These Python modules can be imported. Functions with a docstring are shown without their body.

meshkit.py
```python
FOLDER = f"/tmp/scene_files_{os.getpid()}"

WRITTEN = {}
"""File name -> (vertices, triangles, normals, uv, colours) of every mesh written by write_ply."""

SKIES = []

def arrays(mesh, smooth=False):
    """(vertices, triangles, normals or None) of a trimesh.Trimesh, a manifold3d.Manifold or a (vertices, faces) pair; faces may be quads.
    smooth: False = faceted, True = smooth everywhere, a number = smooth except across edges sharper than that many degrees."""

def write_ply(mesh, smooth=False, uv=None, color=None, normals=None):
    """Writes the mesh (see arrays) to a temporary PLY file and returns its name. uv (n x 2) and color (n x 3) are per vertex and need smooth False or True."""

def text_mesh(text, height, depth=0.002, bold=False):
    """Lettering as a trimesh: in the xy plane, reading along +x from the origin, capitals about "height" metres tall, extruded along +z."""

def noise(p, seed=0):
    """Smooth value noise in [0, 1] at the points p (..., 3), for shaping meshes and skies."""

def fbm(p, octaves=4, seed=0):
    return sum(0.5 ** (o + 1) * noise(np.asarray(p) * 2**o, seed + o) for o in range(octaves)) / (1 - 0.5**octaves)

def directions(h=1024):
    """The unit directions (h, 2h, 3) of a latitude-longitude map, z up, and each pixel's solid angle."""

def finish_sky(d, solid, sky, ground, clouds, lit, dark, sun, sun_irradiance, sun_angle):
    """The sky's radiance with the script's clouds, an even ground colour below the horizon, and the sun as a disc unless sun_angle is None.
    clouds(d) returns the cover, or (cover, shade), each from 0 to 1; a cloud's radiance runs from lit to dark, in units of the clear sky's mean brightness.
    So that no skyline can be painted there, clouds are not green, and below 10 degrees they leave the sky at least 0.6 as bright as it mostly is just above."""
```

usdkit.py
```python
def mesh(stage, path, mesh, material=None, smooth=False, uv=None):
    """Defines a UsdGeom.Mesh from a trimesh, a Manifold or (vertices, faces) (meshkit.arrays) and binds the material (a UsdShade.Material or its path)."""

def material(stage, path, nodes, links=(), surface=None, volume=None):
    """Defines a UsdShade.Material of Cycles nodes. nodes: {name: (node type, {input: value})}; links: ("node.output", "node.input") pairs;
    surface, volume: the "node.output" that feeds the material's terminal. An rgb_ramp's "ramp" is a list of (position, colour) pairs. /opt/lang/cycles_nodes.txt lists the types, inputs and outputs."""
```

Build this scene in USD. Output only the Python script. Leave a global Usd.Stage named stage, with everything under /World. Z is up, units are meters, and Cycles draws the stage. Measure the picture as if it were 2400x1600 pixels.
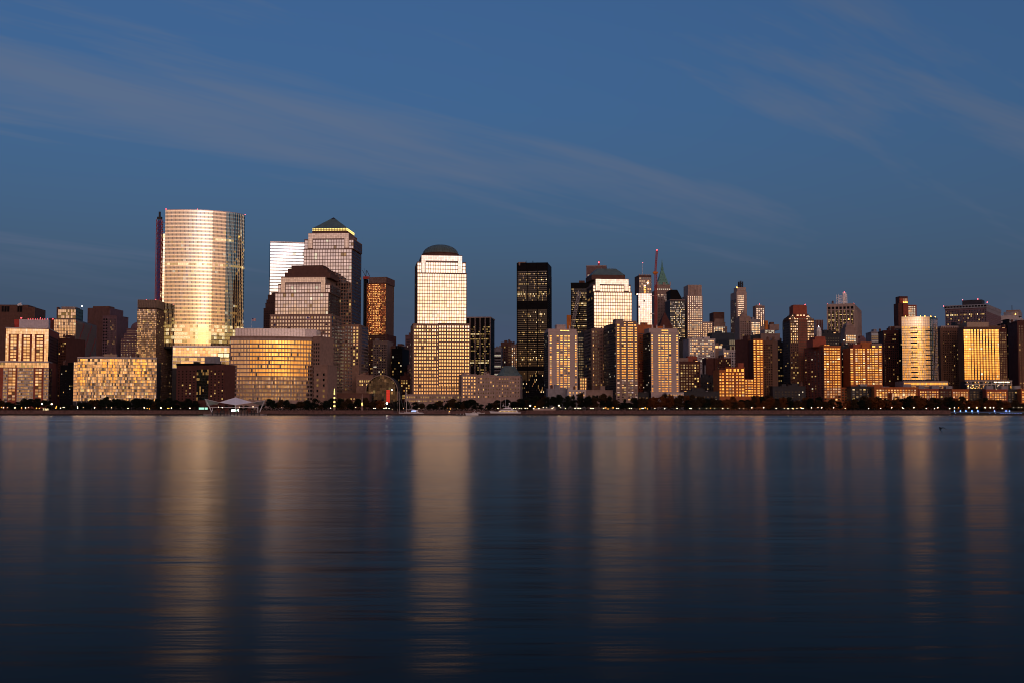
import math, random
import numpy as np
import trimesh
import usdkit
from pxr import Usd, UsdGeom, UsdLux, UsdShade, Gf, Sdf, Vt

stage = Usd.Stage.CreateInMemory()
UsdGeom.SetStageUpAxis(stage, UsdGeom.Tokens.z)
UsdGeom.SetStageMetersPerUnit(stage, 1.0)
world = UsdGeom.Xform.Define(stage, '/World')
stage.SetDefaultPrim(world.GetPrim())

# ---------------------------------------------------------------- camera, sky, sun, exposure
PITCH, FPX, CZ = math.radians(3.44), 2760.0, 3.0
EXPOSURE = 1.08
SKY_STRENGTH = 0.12
SUN_ELEVATION, SUN_AZ = math.radians(2.6), math.radians(165.0)      # atan2(x, y) of the direction towards the set sun, behind the camera
SUN_INTENSITY, SUN_ANGLE, SUN_COLOR = 0.15, 90.0, (1.0, 0.46, 0.19)

cam = UsdGeom.Camera.Define(stage, '/World/camera')
cam.CreateHorizontalApertureAttr(36.0)
cam.CreateFocalLengthAttr(36.0 * FPX / 2400.0)
cam.CreateExposureAttr(EXPOSURE)
cam.CreateClippingRangeAttr(Gf.Vec2f(0.5, 100000.0))
cx = UsdGeom.Xformable(cam)
cx.AddTranslateOp().Set((0, 0, CZ))
cx.AddRotateXYZOp().Set((90 + math.degrees(PITCH), 0, 0))

dome = UsdLux.DomeLight.Define(stage, '/World/sky')
sky_nodes = {
    'tc': ('texture_coordinate', {}),
    's': ('sky_texture', {'sky_type': 'single_scattering', 'sun_disc': False, 'sun_elevation': SUN_ELEVATION, 'sun_rotation': SUN_AZ,
                          'air_density': 1.0, 'aerosol_density': 5.0, 'ozone_density': 4.5, 'altitude': 100.0}),
    # thin high cloud: long soft streaks, drawn out along one wind direction
    'xyz': ('separate_xyz', {}), 'zz': ('math', {'math_type': 'add', 'value2': 0.10}),
    'px': ('math', {'math_type': 'divide'}), 'py': ('math', {'math_type': 'divide'}), 'pl': ('combine_xyz', {'z': 0.0}),
    'rot': ('mapping', {'mapping_type': 'point', 'rotation': (0, 0, math.radians(-42)), 'scale': (1, 1, 1)}),
    'str': ('mapping', {'mapping_type': 'point', 'scale': (0.20, 0.85, 1), 'location': (1.3, 0.42, 0)}),
    'n1': ('noise_texture', {'scale': 1.15, 'detail': 9, 'roughness': 0.56, 'distortion': 0.7}),
    'st2': ('mapping', {'mapping_type': 'point', 'scale': (0.55, 3.4, 1), 'location': (5.1, 2.2, 0)}), 'n2': ('noise_texture', {'scale': 1.0, 'detail': 8, 'roughness': 0.6, 'distortion': 0.5}), 'nm': ('math', {'math_type': 'multiply', 'value2': 0.34}), 'na': ('math', {'math_type': 'multiply_add', 'value2': 0.66}),
    'r1': ('map_range', {'range_type': 'smoothstep', 'from_min': 0.44, 'from_max': 0.64, 'to_min': 0.0, 'to_max': 0.88, 'clamp': True}),
    'bw': ('rgb_to_bw', {}),
    'wc': ('mix', {'mix_type': 'mix', 'fac': 1.0}),
    'cl': ('mix', {'mix_type': 'multiply', 'fac': 1.0, 'color2': (0.80, 1.16, 1.92)}),
    # the grey-blue band of evening haze that lies along the horizon away from the sunset
    'v1': ('map_range', {'range_type': 'smoothstep', 'from_min': -0.35, 'from_max': 0.7, 'to_min': 0.0, 'to_max': 1.0, 'clamp': True}), 'v2': ('rgb_ramp', {'ramp': [(0.0, (0.92, 0.92, 0.92)), (0.06, (0.86, 0.86, 0.86)), (0.13, (0.40, 0.40, 0.40)), (0.25, (0.08, 0.08, 0.08)), (0.5, (0, 0, 0))]}),
    'vm': ('math', {'math_type': 'multiply'}), 'mh': ('mix', {'mix_type': 'mix', 'color2': (0.245, 0.355, 0.63)}),
    'cz': ('map_range', {'range_type': 'smoothstep', 'from_min': 0.05, 'from_max': 0.14, 'to_min': 0.0, 'to_max': 1.0, 'clamp': True}), 'cm': ('math', {'math_type': 'multiply'}),
    # an even film of cirrus, thicker and brighter towards the sunset
    'vb': ('map_range', {'from_min': -1.0, 'from_max': 1.0, 'to_min': 1.6, 'to_max': 1.14, 'clamp': True}), 'gn': ('mix', {'mix_type': 'multiply', 'fac': 1.0}),
    'vf': ('map_range', {'from_min': -1.0, 'from_max': 1.0, 'to_min': 0.20, 'to_max': 0.30, 'clamp': True}), 'cmx': ('math', {'math_type': 'maximum'}),
    'm': ('mix', {'mix_type': 'mix'}),
    'b': ('background_shader', {'strength': SKY_STRENGTH}),
}
sky_links = [('tc.generated', 'xyz.vector'), ('xyz.z', 'zz.value1'), ('xyz.x', 'px.value1'), ('zz.value', 'px.value2'),
             ('xyz.y', 'py.value1'), ('zz.value', 'py.value2'), ('px.value', 'pl.x'), ('py.value', 'pl.y'),
             ('pl.vector', 'rot.vector'), ('rot.vector', 'str.vector'), ('str.vector', 'n1.vector'), ('rot.vector', 'st2.vector'), ('st2.vector', 'n2.vector'), ('n2.fac', 'nm.value1'), ('n1.fac', 'na.value1'), ('nm.value', 'na.value3'), ('na.value', 'r1.value'),
             ('mh.color', 'bw.color'), ('bw.val', 'cl.color1'), ('mh.color', 'm.color1'), ('gn.color', 'm.color2'), ('xyz.z', 'cz.value'), ('r1.result', 'cmx.value1'), ('xyz.y', 'vf.value'), ('vf.result', 'cmx.value2'), ('cmx.value', 'cm.value1'), ('xyz.y', 'vb.value'), ('cl.color', 'gn.color1'), ('vb.result', 'gn.color2'), ('cz.result', 'cm.value2'), ('cm.value', 'm.fac'), ('xyz.y', 'v1.value'), ('xyz.z', 'v2.fac'), ('v1.result', 'vm.value1'), ('v2.color', 'vm.value2'), ('vm.value', 'mh.fac'), ('s.color', 'mh.color1'), ('m.color', 'b.color')]
del sky_nodes['wc']
sky_mat = usdkit.material(stage, '/World/Looks/evening_sky', sky_nodes, sky_links, surface='b.background')
UsdShade.MaterialBindingAPI.Apply(dome.GetPrim()).Bind(sky_mat)
dome.GetPrim().SetCustomDataByKey('kind', 'structure')

sun = UsdLux.DistantLight.Define(stage, '/World/sun')
sun.CreateIntensityAttr(SUN_INTENSITY); sun.CreateAngleAttr(SUN_ANGLE); sun.CreateColorAttr(Gf.Vec3f(*SUN_COLOR)); sun.CreateNormalizeAttr(True)
sx = UsdGeom.Xformable(sun)
# shines along its -z: rotate so that +z points towards the sun
sx.AddRotateZOp().Set(-math.degrees(SUN_AZ)); sx.AddRotateXOp().Set(-(90 - math.degrees(SUN_ELEVATION)))

RNG = random.Random(7)
NR = np.random.default_rng(11)

# ---------------------------------------------------------------- materials
def stone(name, col, var=0.25, scale=0.25, rough=0.85, spec=0.2, fine=3.0):
    c = np.array(col)
    return usdkit.material(stage, '/World/Looks/' + name, {
        'g': ('geometry', {}), 'n': ('noise_texture', {'scale': scale, 'detail': 5, 'roughness': 0.6}), 'n2': ('noise_texture', {'scale': fine, 'detail': 2}),
        'mx': ('math', {'math_type': 'multiply_add', 'value2': 0.35}),
        'r': ('rgb_ramp', {'ramp': [(0.35, tuple(c * (1 - var))), (0.85, tuple(np.minimum(c * (1 + var), 0.9)))]}),
        'p': ('principled_bsdf', {'roughness': rough, 'specular_ior_level': spec})},
        [('g.position', 'n.vector'), ('g.position', 'n2.vector'), ('n2.fac', 'mx.value1'), ('n.fac', 'mx.value3'), ('mx.value', 'r.fac'), ('r.color', 'p.base_color')], surface='p.BSDF')

def glass(name, col, rough=0.03, var=0.18, wave=0.004, scale=0.09):
    """coated window glass: mirrors the sky; each pane a little lighter or darker, not quite flat"""
    c = np.array(col)
    return usdkit.material(stage, '/World/Looks/' + name, {
        'g': ('geometry', {}), 'oi': ('object_info', {}), 'ad': ('math', {'math_type': 'add'}), 'fr': ('math', {'math_type': 'fraction'}),
        'r': ('rgb_ramp', {'ramp': [(0.0, tuple(c * (1 - var))), (1.0, tuple(np.minimum(c * (1 + var), 0.95)))]}),
        'n': ('noise_texture', {'scale': scale, 'detail': 2}), 'bp': ('bump', {'strength': 1.0, 'distance': wave / scale, 'use_object_space': False}),
        'gl': ('glossy_bsdf', {'roughness': rough, 'distribution': 'ggx'}), 'df': ('diffuse_bsdf', {'color': (0.012, 0.011, 0.011)}), 'ac': ('add_closure', {})},
        [('g.random_per_island', 'ad.value1'), ('oi.random', 'ad.value2'), ('ad.value', 'fr.value1'), ('fr.value', 'r.fac'), ('g.position', 'n.vector'), ('n.fac', 'bp.height'),
         ('bp.normal', 'gl.normal'), ('r.color', 'gl.color'), ('gl.BSDF', 'ac.closure1'), ('df.BSDF', 'ac.closure2')], surface='ac.closure')

def metal(name, col, rough=0.35, metallic=1.0):
    return usdkit.material(stage, '/World/Looks/' + name, {'g': ('geometry', {}), 'n': ('noise_texture', {'scale': 0.6, 'detail': 3}),
        'r': ('rgb_ramp', {'ramp': [(0.3, tuple(np.array(col) * 0.85)), (0.7, tuple(np.minimum(np.array(col) * 1.1, 0.95)))]}),
        'p': ('principled_bsdf', {'metallic': metallic, 'roughness': rough})}, [('g.position', 'n.vector'), ('n.fac', 'r.fac'), ('r.color', 'p.base_color')], surface='p.BSDF')

def lit(name, col, strength, var=0.5):
    """a lit room behind glass: light varies from room to room"""
    return usdkit.material(stage, '/World/Looks/' + name, {
        'g': ('geometry', {}), 'oi': ('object_info', {}), 'ad': ('math', {'math_type': 'add'}), 'fr': ('math', {'math_type': 'fraction'}),
        'mr': ('map_range', {'to_min': 0.8 * strength * (1 - var), 'to_max': 0.8 * strength * (1 + var), 'clamp': True}),
        'n': ('noise_texture', {'scale': 1.1, 'detail': 2}), 'nr': ('map_range', {'from_min': 0.3, 'from_max': 0.7, 'to_min': 0.45, 'to_max': 1.3}), 'mu': ('math', {'math_type': 'multiply'}),
        'e': ('emission', {'color': col}), 'gl': ('glossy_bsdf', {'roughness': 0.04, 'color': (0.12, 0.12, 0.12)}), 'ac': ('add_closure', {})},
        [('g.random_per_island', 'ad.value1'), ('oi.random', 'ad.value2'), ('ad.value', 'fr.value1'), ('fr.value', 'mr.value'), ('g.position', 'n.vector'), ('n.fac', 'nr.value'),
         ('mr.result', 'mu.value1'), ('nr.result', 'mu.value2'), ('mu.value', 'e.strength'), ('e.emission', 'ac.closure1'), ('gl.BSDF', 'ac.closure2')], surface='ac.closure')

def lamp(name, col, strength):
    return usdkit.material(stage, '/World/Looks/' + name, {'e': ('emission', {'color': col, 'strength': strength})}, [], surface='e.emission')

M = {
    'granite': stone('brown_granite', (0.27, 0.165, 0.125)), 'granite_dark': stone('dark_granite', (0.10, 0.06, 0.05)),
    'granite_pale': stone('pale_granite', (0.36, 0.255, 0.215)), 'brown': stone('brown_panel', (0.13, 0.065, 0.05)), 'plum': stone('plum_panel', (0.16, 0.09, 0.10)),
    'brick': stone('orange_brick', (0.44, 0.135, 0.045)), 'brick_red': stone('red_brick', (0.32, 0.085, 0.05)), 'brick_dark': stone('dark_brick', (0.10, 0.038, 0.03)),
    'brick_brown': stone('brown_brick', (0.17, 0.09, 0.06)),
    'concrete': stone('pink_concrete', (0.50, 0.385, 0.345), var=0.12), 'limestone': stone('limestone', (0.44, 0.32, 0.265), var=0.15), 'limestone_dark': stone('sooty_limestone', (0.29, 0.20, 0.165)),
    'white_stone': stone('white_stone', (0.55, 0.47, 0.43), var=0.12), 'grey_stone': stone('grey_stone', (0.26, 0.24, 0.25)),
    'black': stone('black_steel', (0.006, 0.0055, 0.007), rough=0.6, spec=0.08), 'charcoal': stone('charcoal_panel', (0.03, 0.028, 0.033), rough=0.5), 'dark_blue': stone('dark_blue_panel', (0.03, 0.04, 0.055), rough=0.5),
    'copper': stone('green_copper', (0.13, 0.30, 0.24), rough=0.6), 'copper_dark': stone('weathered_copper', (0.10, 0.14, 0.135), rough=0.55),
    'white_paint': stone('white_paint', (0.78, 0.76, 0.76), var=0.08, rough=0.5), 'fabric': stone('white_tent_fabric', (0.70, 0.68, 0.72), var=0.05, rough=0.8),
    'red_paint': stone('red_paint', (0.42, 0.045, 0.03), rough=0.5), 'orange_paint': stone('orange_paint', (0.60, 0.18, 0.03), rough=0.5), 'blue_paint': stone('blue_paint', (0.05, 0.07, 0.25), rough=0.5), 'grey_paint': stone('grey_paint', (0.30, 0.28, 0.29), rough=0.5),
    'panel_pink': metal('pale_metal_panel', (0.70, 0.62, 0.62), rough=0.38, metallic=0.6), 'steel': metal('brushed_steel', (0.95, 0.80, 0.60), rough=0.08), 'louvre': metal('violet_louvre', (0.34, 0.30, 0.36), rough=0.4, metallic=0.7), 'bronze': metal('bronze_fin', (0.24, 0.17, 0.135), rough=0.45, metallic=0.6),
    'mirror': glass('silver_glass', (0.72, 0.655, 0.56)), 'glass': glass('tinted_glass', (0.64, 0.58, 0.50)), 'glass_rough': glass('uneven_glass', (0.52, 0.46, 0.38), wave=0.02, var=0.45),
    'mirror_gold': glass('sunset_toned_glass', (0.96, 0.64, 0.27)),  # warm copy of the silver glass; amber sunset reflection put into its colour
    'glass_silver': glass('clear_silver_glass', (0.68, 0.71, 0.77)), 'glass_strip': glass('office_glass', (0.28, 0.265, 0.24), var=0.15),
    'glass_dim': glass('dim_glass', (0.20, 0.19, 0.20), var=0.4), 'glass_dark': glass('dark_glass', (0.06, 0.06, 0.065), var=0.5), 'glass_green': glass('green_glass', (0.17, 0.23, 0.20)), 'glass_olive': glass('olive_glass', (0.22, 0.21, 0.11)),
    'glass_pale': glass('pale_glass_panel', (0.58, 0.545, 0.51), rough=0.07), 'glass_blue': glass('blue_glass', (0.16, 0.20, 0.26)),
    'lit': lit('lit_room', (1.0, 0.63, 0.20), 0.42), 'lit_dim': lit('dim_room', (1.0, 0.52, 0.16), 0.15), 'lit_bright': lit('bright_room', (1.0, 0.76, 0.40), 0.85, 0.3), 'lit_white': lit('white_room', (1.0, 0.86, 0.62), 0.45, 0.4), 'lit_ember': lit('ember_wall_glow', (1.0, 0.20, 0.045), 0.20), 'lit_orange': lit('orange_room', (1.0, 0.45, 0.10), 0.5),  # the ember tone is no room: glow of work-lit walls put into panes
    'lamp': lamp('lamp_globe', (1.0, 0.74, 0.44), 4.6), 'lamp_white': lamp('flood_lamp', (0.95, 1.0, 0.93), 14.0), 'lamp_blue': lamp('blue_lamp', (0.25, 0.38, 1.0), 3.6), 'lamp_red': lamp('red_beacon', (1.0, 0.10, 0.12), 3.0), 'lamp_amber': lamp('amber_lamp', (1.0, 0.42, 0.06), 5.0),
    'lamp_gold': lamp('gold_light', (1.0, 0.72, 0.22), 0.9), 'lamp_green': lamp('green_light', (0.45, 1.0, 0.75), 1.6), 'red_screen': lamp('red_banner_light', (1.0, 0.06, 0.035), 0.32),
    'trunk': stone('bark', (0.05, 0.035, 0.025)), 'seawall': stone('seawall_granite', (0.13, 0.075, 0.066), var=0.5, scale=0.35, fine=1.2), 'wet': stone('wet_stone', (0.012, 0.009, 0.009), rough=0.4), 'paving': stone('paving', (0.14, 0.11, 0.10)), 'roofing': stone('dark_roofing', (0.05, 0.035, 0.033)), 'earth': stone('city_ground', (0.05, 0.045, 0.042)),
    'lit_panel_white': lamp('lit_panel_white', (0.85, 1.0, 0.9), 2.2), 'lit_panel_green': lamp('lit_panel_green', (0.5, 1.0, 0.75), 0.5), 'cockpit_blue': lamp('cockpit_blue', (0.35, 0.5, 1.0), 1.2),
    'feather': stone('dark_feather', (0.02, 0.02, 0.022)),
}

def leaf(name, a, b):
    return usdkit.material(stage, '/World/Looks/' + name, {'g': ('geometry', {}), 'r': ('rgb_ramp', {'ramp': [(0.0, a), (1.0, b)]}), 'd': ('principled_bsdf', {'roughness': 0.7, 'specular_ior_level': 0.2}), 't': ('translucent_bsdf', {}), 'm': ('mix_closure', {'fac': 0.25})},
        [('g.random_per_island', 'r.fac'), ('r.color', 'd.base_color'), ('r.color', 't.color'), ('d.BSDF', 'm.closure1'), ('t.BSDF', 'm.closure2')], surface='m.closure')
M['leaf_green'] = leaf('dark_leaf', (0.008, 0.012, 0.005), (0.035, 0.035, 0.012))
M['leaf_brown'] = leaf('brown_leaf', (0.05, 0.026, 0.009), (0.22, 0.08, 0.02))
M['leaf_rust'] = leaf('rust_leaf', (0.16, 0.045, 0.010), (0.46, 0.14, 0.025))

M['water'] = usdkit.material(stage, '/World/Looks/river_water', {
    'g': ('geometry', {}),
    'm1': ('mapping', {'mapping_type': 'point', 'scale': (0.03, 0.15, 1)}), 'n1': ('noise_texture', {'scale': 1.0, 'detail': 5, 'roughness': 0.62, 'distortion': 0.4}),
    'm2': ('mapping', {'mapping_type': 'point', 'scale': (0.0035, 0.016, 1), 'location': (3, 7, 0)}), 'n2': ('noise_texture', {'scale': 1.0, 'detail': 3, 'roughness': 0.55}),
    'm3': ('mapping', {'mapping_type': 'point', 'scale': (0.10, 0.55, 1), 'rotation': (0, 0, 0.06)}), 'n3': ('noise_texture', {'scale': 1.0, 'detail': 4, 'roughness': 0.6}), 'ws': ('math', {'math_type': 'multiply_add', 'value2': 0.55}),
    'b1': ('bump', {'strength': 1.0, 'distance': 0.11}),
    'rr': ('map_range', {'from_min': 0.35, 'from_max': 0.65, 'to_min': 0.165, 'to_max': 0.215, 'clamp': True}),
    'fr': ('fresnel', {'IOR': 1.063}), 'fm': ('math', {'math_type': 'multiply', 'value2': 0.72}),
    'd': ('diffuse_bsdf', {'color': (0.002, 0.005, 0.010)}), 'gl': ('glossy_bsdf', {'distribution': 'ggx', 'color': (1.0, 0.94, 0.82)}), 'm': ('mix_closure', {})},
    [('g.position', 'm1.vector'), ('m1.vector', 'n1.vector'), ('g.position', 'm2.vector'), ('m2.vector', 'n2.vector'), ('g.position', 'm3.vector'), ('m3.vector', 'n3.vector'), ('n3.fac', 'ws.value1'), ('n1.fac', 'ws.value3'), ('ws.value', 'b1.height'), ('b1.normal', 'gl.normal'), ('n2.fac', 'rr.value'), ('rr.result', 'gl.roughness'),
     ('fr.fac', 'fm.value1'), ('fm.value', 'm.fac'), ('d.BSDF', 'm.closure1'), ('gl.BSDF', 'm.closure2')], surface='m.closure')

# ---------------------------------------------------------------- helpers
used = {}
def numbered(parent, name):
    k = parent + '/' + name
    n = used.get(k, 0); used[k] = n + 1
    return k if n == 0 else f'{k}_{n:03d}'

def setdata(prim, label=None, cat=None, group=None, kind=None):
    for k, v in (('label', label), ('category', cat), ('group', group), ('kind', kind)):
        if v:
            prim.SetCustomDataByKey(k, v)

LOC = {}
def thing(name, label, cat, loc, group=None):
    p = numbered('/World', name)
    x = UsdGeom.Xform.Define(stage, p)
    x.AddTranslateOp().Set(tuple(float(q) for q in loc))
    LOC[p] = np.array(loc, float)
    setdata(x.GetPrim(), label, cat, group)
    return p

BUILT = []
def obj(name, mesh, mat, parent='/World', label=None, cat=None, group=None, kind=None, smooth=False):
    """one Mesh prim; vertices are given in world space and stored relative to the thing they belong to"""
    v, f = (mesh.vertices, mesh.faces) if hasattr(mesh, 'vertices') else mesh
    v, f = np.asarray(v, float), np.asarray(f, int)
    top = '/'.join(parent.split('/')[:3])
    if top in LOC:
        v = v - LOC[top]
    p = numbered(parent, name)
    m = M[mat] if isinstance(mat, str) else mat
    if smooth is False:
        if f.shape[1] == 4:
            f = np.vstack([f[:, [0, 1, 2]], f[:, [0, 2, 3]]])
        ms = UsdGeom.Mesh.Define(stage, p)
        ms.CreatePointsAttr(Vt.Vec3fArray.FromNumpy(np.ascontiguousarray(v, np.float32)))
        ms.CreateFaceVertexCountsAttr(Vt.IntArray.FromNumpy(np.full(len(f), 3, np.int32)))
        ms.CreateFaceVertexIndicesAttr(Vt.IntArray.FromNumpy(np.ascontiguousarray(f, np.int32).ravel()))
        ms.CreateSubdivisionSchemeAttr('none')
        UsdShade.MaterialBindingAPI.Apply(ms.GetPrim()).Bind(m)
    else:
        ms = usdkit.mesh(stage, p, (v, f), m, smooth=smooth)
    setdata(ms.GetPrim(), label, cat, group, kind)
    return p

def copy(first, loc, rotz=0.0, scale=(1, 1, 1), label=None, group=None, name=None):
    p = numbered('/World', name or first.split('/')[2].rsplit('_0', 1)[0])
    x = UsdGeom.Xform.Define(stage, p)
    x.GetPrim().GetReferences().AddInternalReference(first)
    x.ClearXformOpOrder()
    x.GetPrim().CreateAttribute('xformOp:translate', Sdf.ValueTypeNames.Double3).Set(Gf.Vec3d(*[float(q) for q in loc]))
    x.GetPrim().CreateAttribute('xformOp:rotateZ', Sdf.ValueTypeNames.Float).Set(float(rotz))
    x.GetPrim().CreateAttribute('xformOp:scale', Sdf.ValueTypeNames.Float3).Set(Gf.Vec3f(*[float(q) for q in scale]))
    x.CreateXformOpOrderAttr(['xformOp:translate', 'xformOp:rotateZ', 'xformOp:scale'])
    setdata(x.GetPrim(), label, None, group)
    x.GetPrim().SetInstanceable(True)
    return p

def ray(u, v):
    a, b = (u - 1200) / FPX, (800 - v) / FPX
    yf = math.cos(PITCH) - b * math.sin(PITCH)
    return a / yf, (math.sin(PITCH) + b * math.cos(PITCH)) / yf
def at(u, v, Y):
    t, s = ray(u, v)
    return np.array([t * Y, Y, CZ + s * Y])
def ground(u, Y, v=960):
    return np.array([ray(u, v)[0] * Y, Y, GZ])
GZ, SHORE = 5.0, 1300.0

CUBE_F = np.array([[0, 3, 2, 1], [4, 5, 6, 7], [0, 1, 5, 4], [1, 2, 6, 5], [2, 3, 7, 6], [3, 0, 4, 7]])
PANE_F = np.array([[4, 5, 6, 7], [0, 1, 5, 4], [1, 2, 6, 5], [2, 3, 7, 6], [3, 0, 4, 7]])

class Frame:
    """a vertical plane: origin, unit vector a along it, unit normal n outwards, length"""
    def __init__(s, o, a, n, length):
        s.o, s.a, s.n, s.length = np.array(o[:2], float), np.array(a, float), np.array(n, float), float(length)
    def pt(s, a, z, h):
        a, z, h = np.broadcast_arrays(np.asarray(a, float), z, h)
        return np.stack([s.o[0] + a * s.a[0] + h * s.n[0], s.o[1] + a * s.a[1] + h * s.n[1], z], -1)

class MB:
    def __init__(s): s.v, s.f, s.k = [], [], 0
    def add(s, v, f):
        v, f = np.asarray(v, float).reshape(-1, 3), np.asarray(f, int)
        if f.shape[1] == 4: f = np.vstack([f[:, [0, 1, 2]], f[:, [0, 2, 3]]])
        s.v.append(v); s.f.append(f + s.k); s.k += len(v); return s
    def tm(s, t): return s.add(t.vertices, t.faces)
    def box(s, fr, a0, a1, z0, z1, h0, h1):
        """a box in a frame; h0 is the back, h1 the front"""
        return s.add(box_pts(fr, a0, a1, z0, z1, h0, h1), CUBE_F)
    def bar(s, p, q, r=0.3):
        p, q = np.asarray(p, float), np.asarray(q, float)
        d = q - p; L = np.linalg.norm(d); d = d / L
        a = np.cross(d, [0, 0, 1.0] if abs(d[2]) < 0.9 else [1.0, 0, 0]); a /= np.linalg.norm(a); b = np.cross(d, a)
        v = [x + r * (i * a + j * b) for x in (p, q) for i, j in ((-1, -1), (1, -1), (1, 1), (-1, 1))]
        return s.add(v, CUBE_F)
    def tube(s, p, q, r0, r1, n=8):
        p, q = np.asarray(p, float), np.asarray(q, float)
        d = (q - p) / np.linalg.norm(q - p)
        a = np.cross(d, [0, 0, 1.0] if abs(d[2]) < 0.9 else [1.0, 0, 0]); a /= np.linalg.norm(a); b = np.cross(d, a)
        t = np.arange(n) * 2 * np.pi / n
        ring = np.cos(t)[:, None] * a + np.sin(t)[:, None] * b
        v = np.vstack([p + ring * r0, q + ring * r1, [p], [q]])
        i = np.arange(n); j = (i + 1) % n
        f = np.vstack([np.stack([i, j, j + n], 1), np.stack([i, j + n, i + n], 1), np.stack([j, i, np.full(n, 2 * n)], 1), np.stack([i + n, j + n, np.full(n, 2 * n + 1)], 1)])
        return s.add(v, f)
    def sphere(s, c, r, n=1):
        t = trimesh.creation.icosphere(n, r); return s.add(t.vertices + np.asarray(c), t.faces)
    def mesh(s): return np.vstack(s.v), np.vstack(s.f)

def box_pts(fr, a0, a1, z0, z1, h0, h1):
    A = [a0, a1, a1, a0, a0, a1, a1, a0]; Z = [z0, z0, z1, z1, z0, z0, z1, z1]; H = [h0] * 4 + [h1] * 4
    return fr.pt(A, Z, H)

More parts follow.
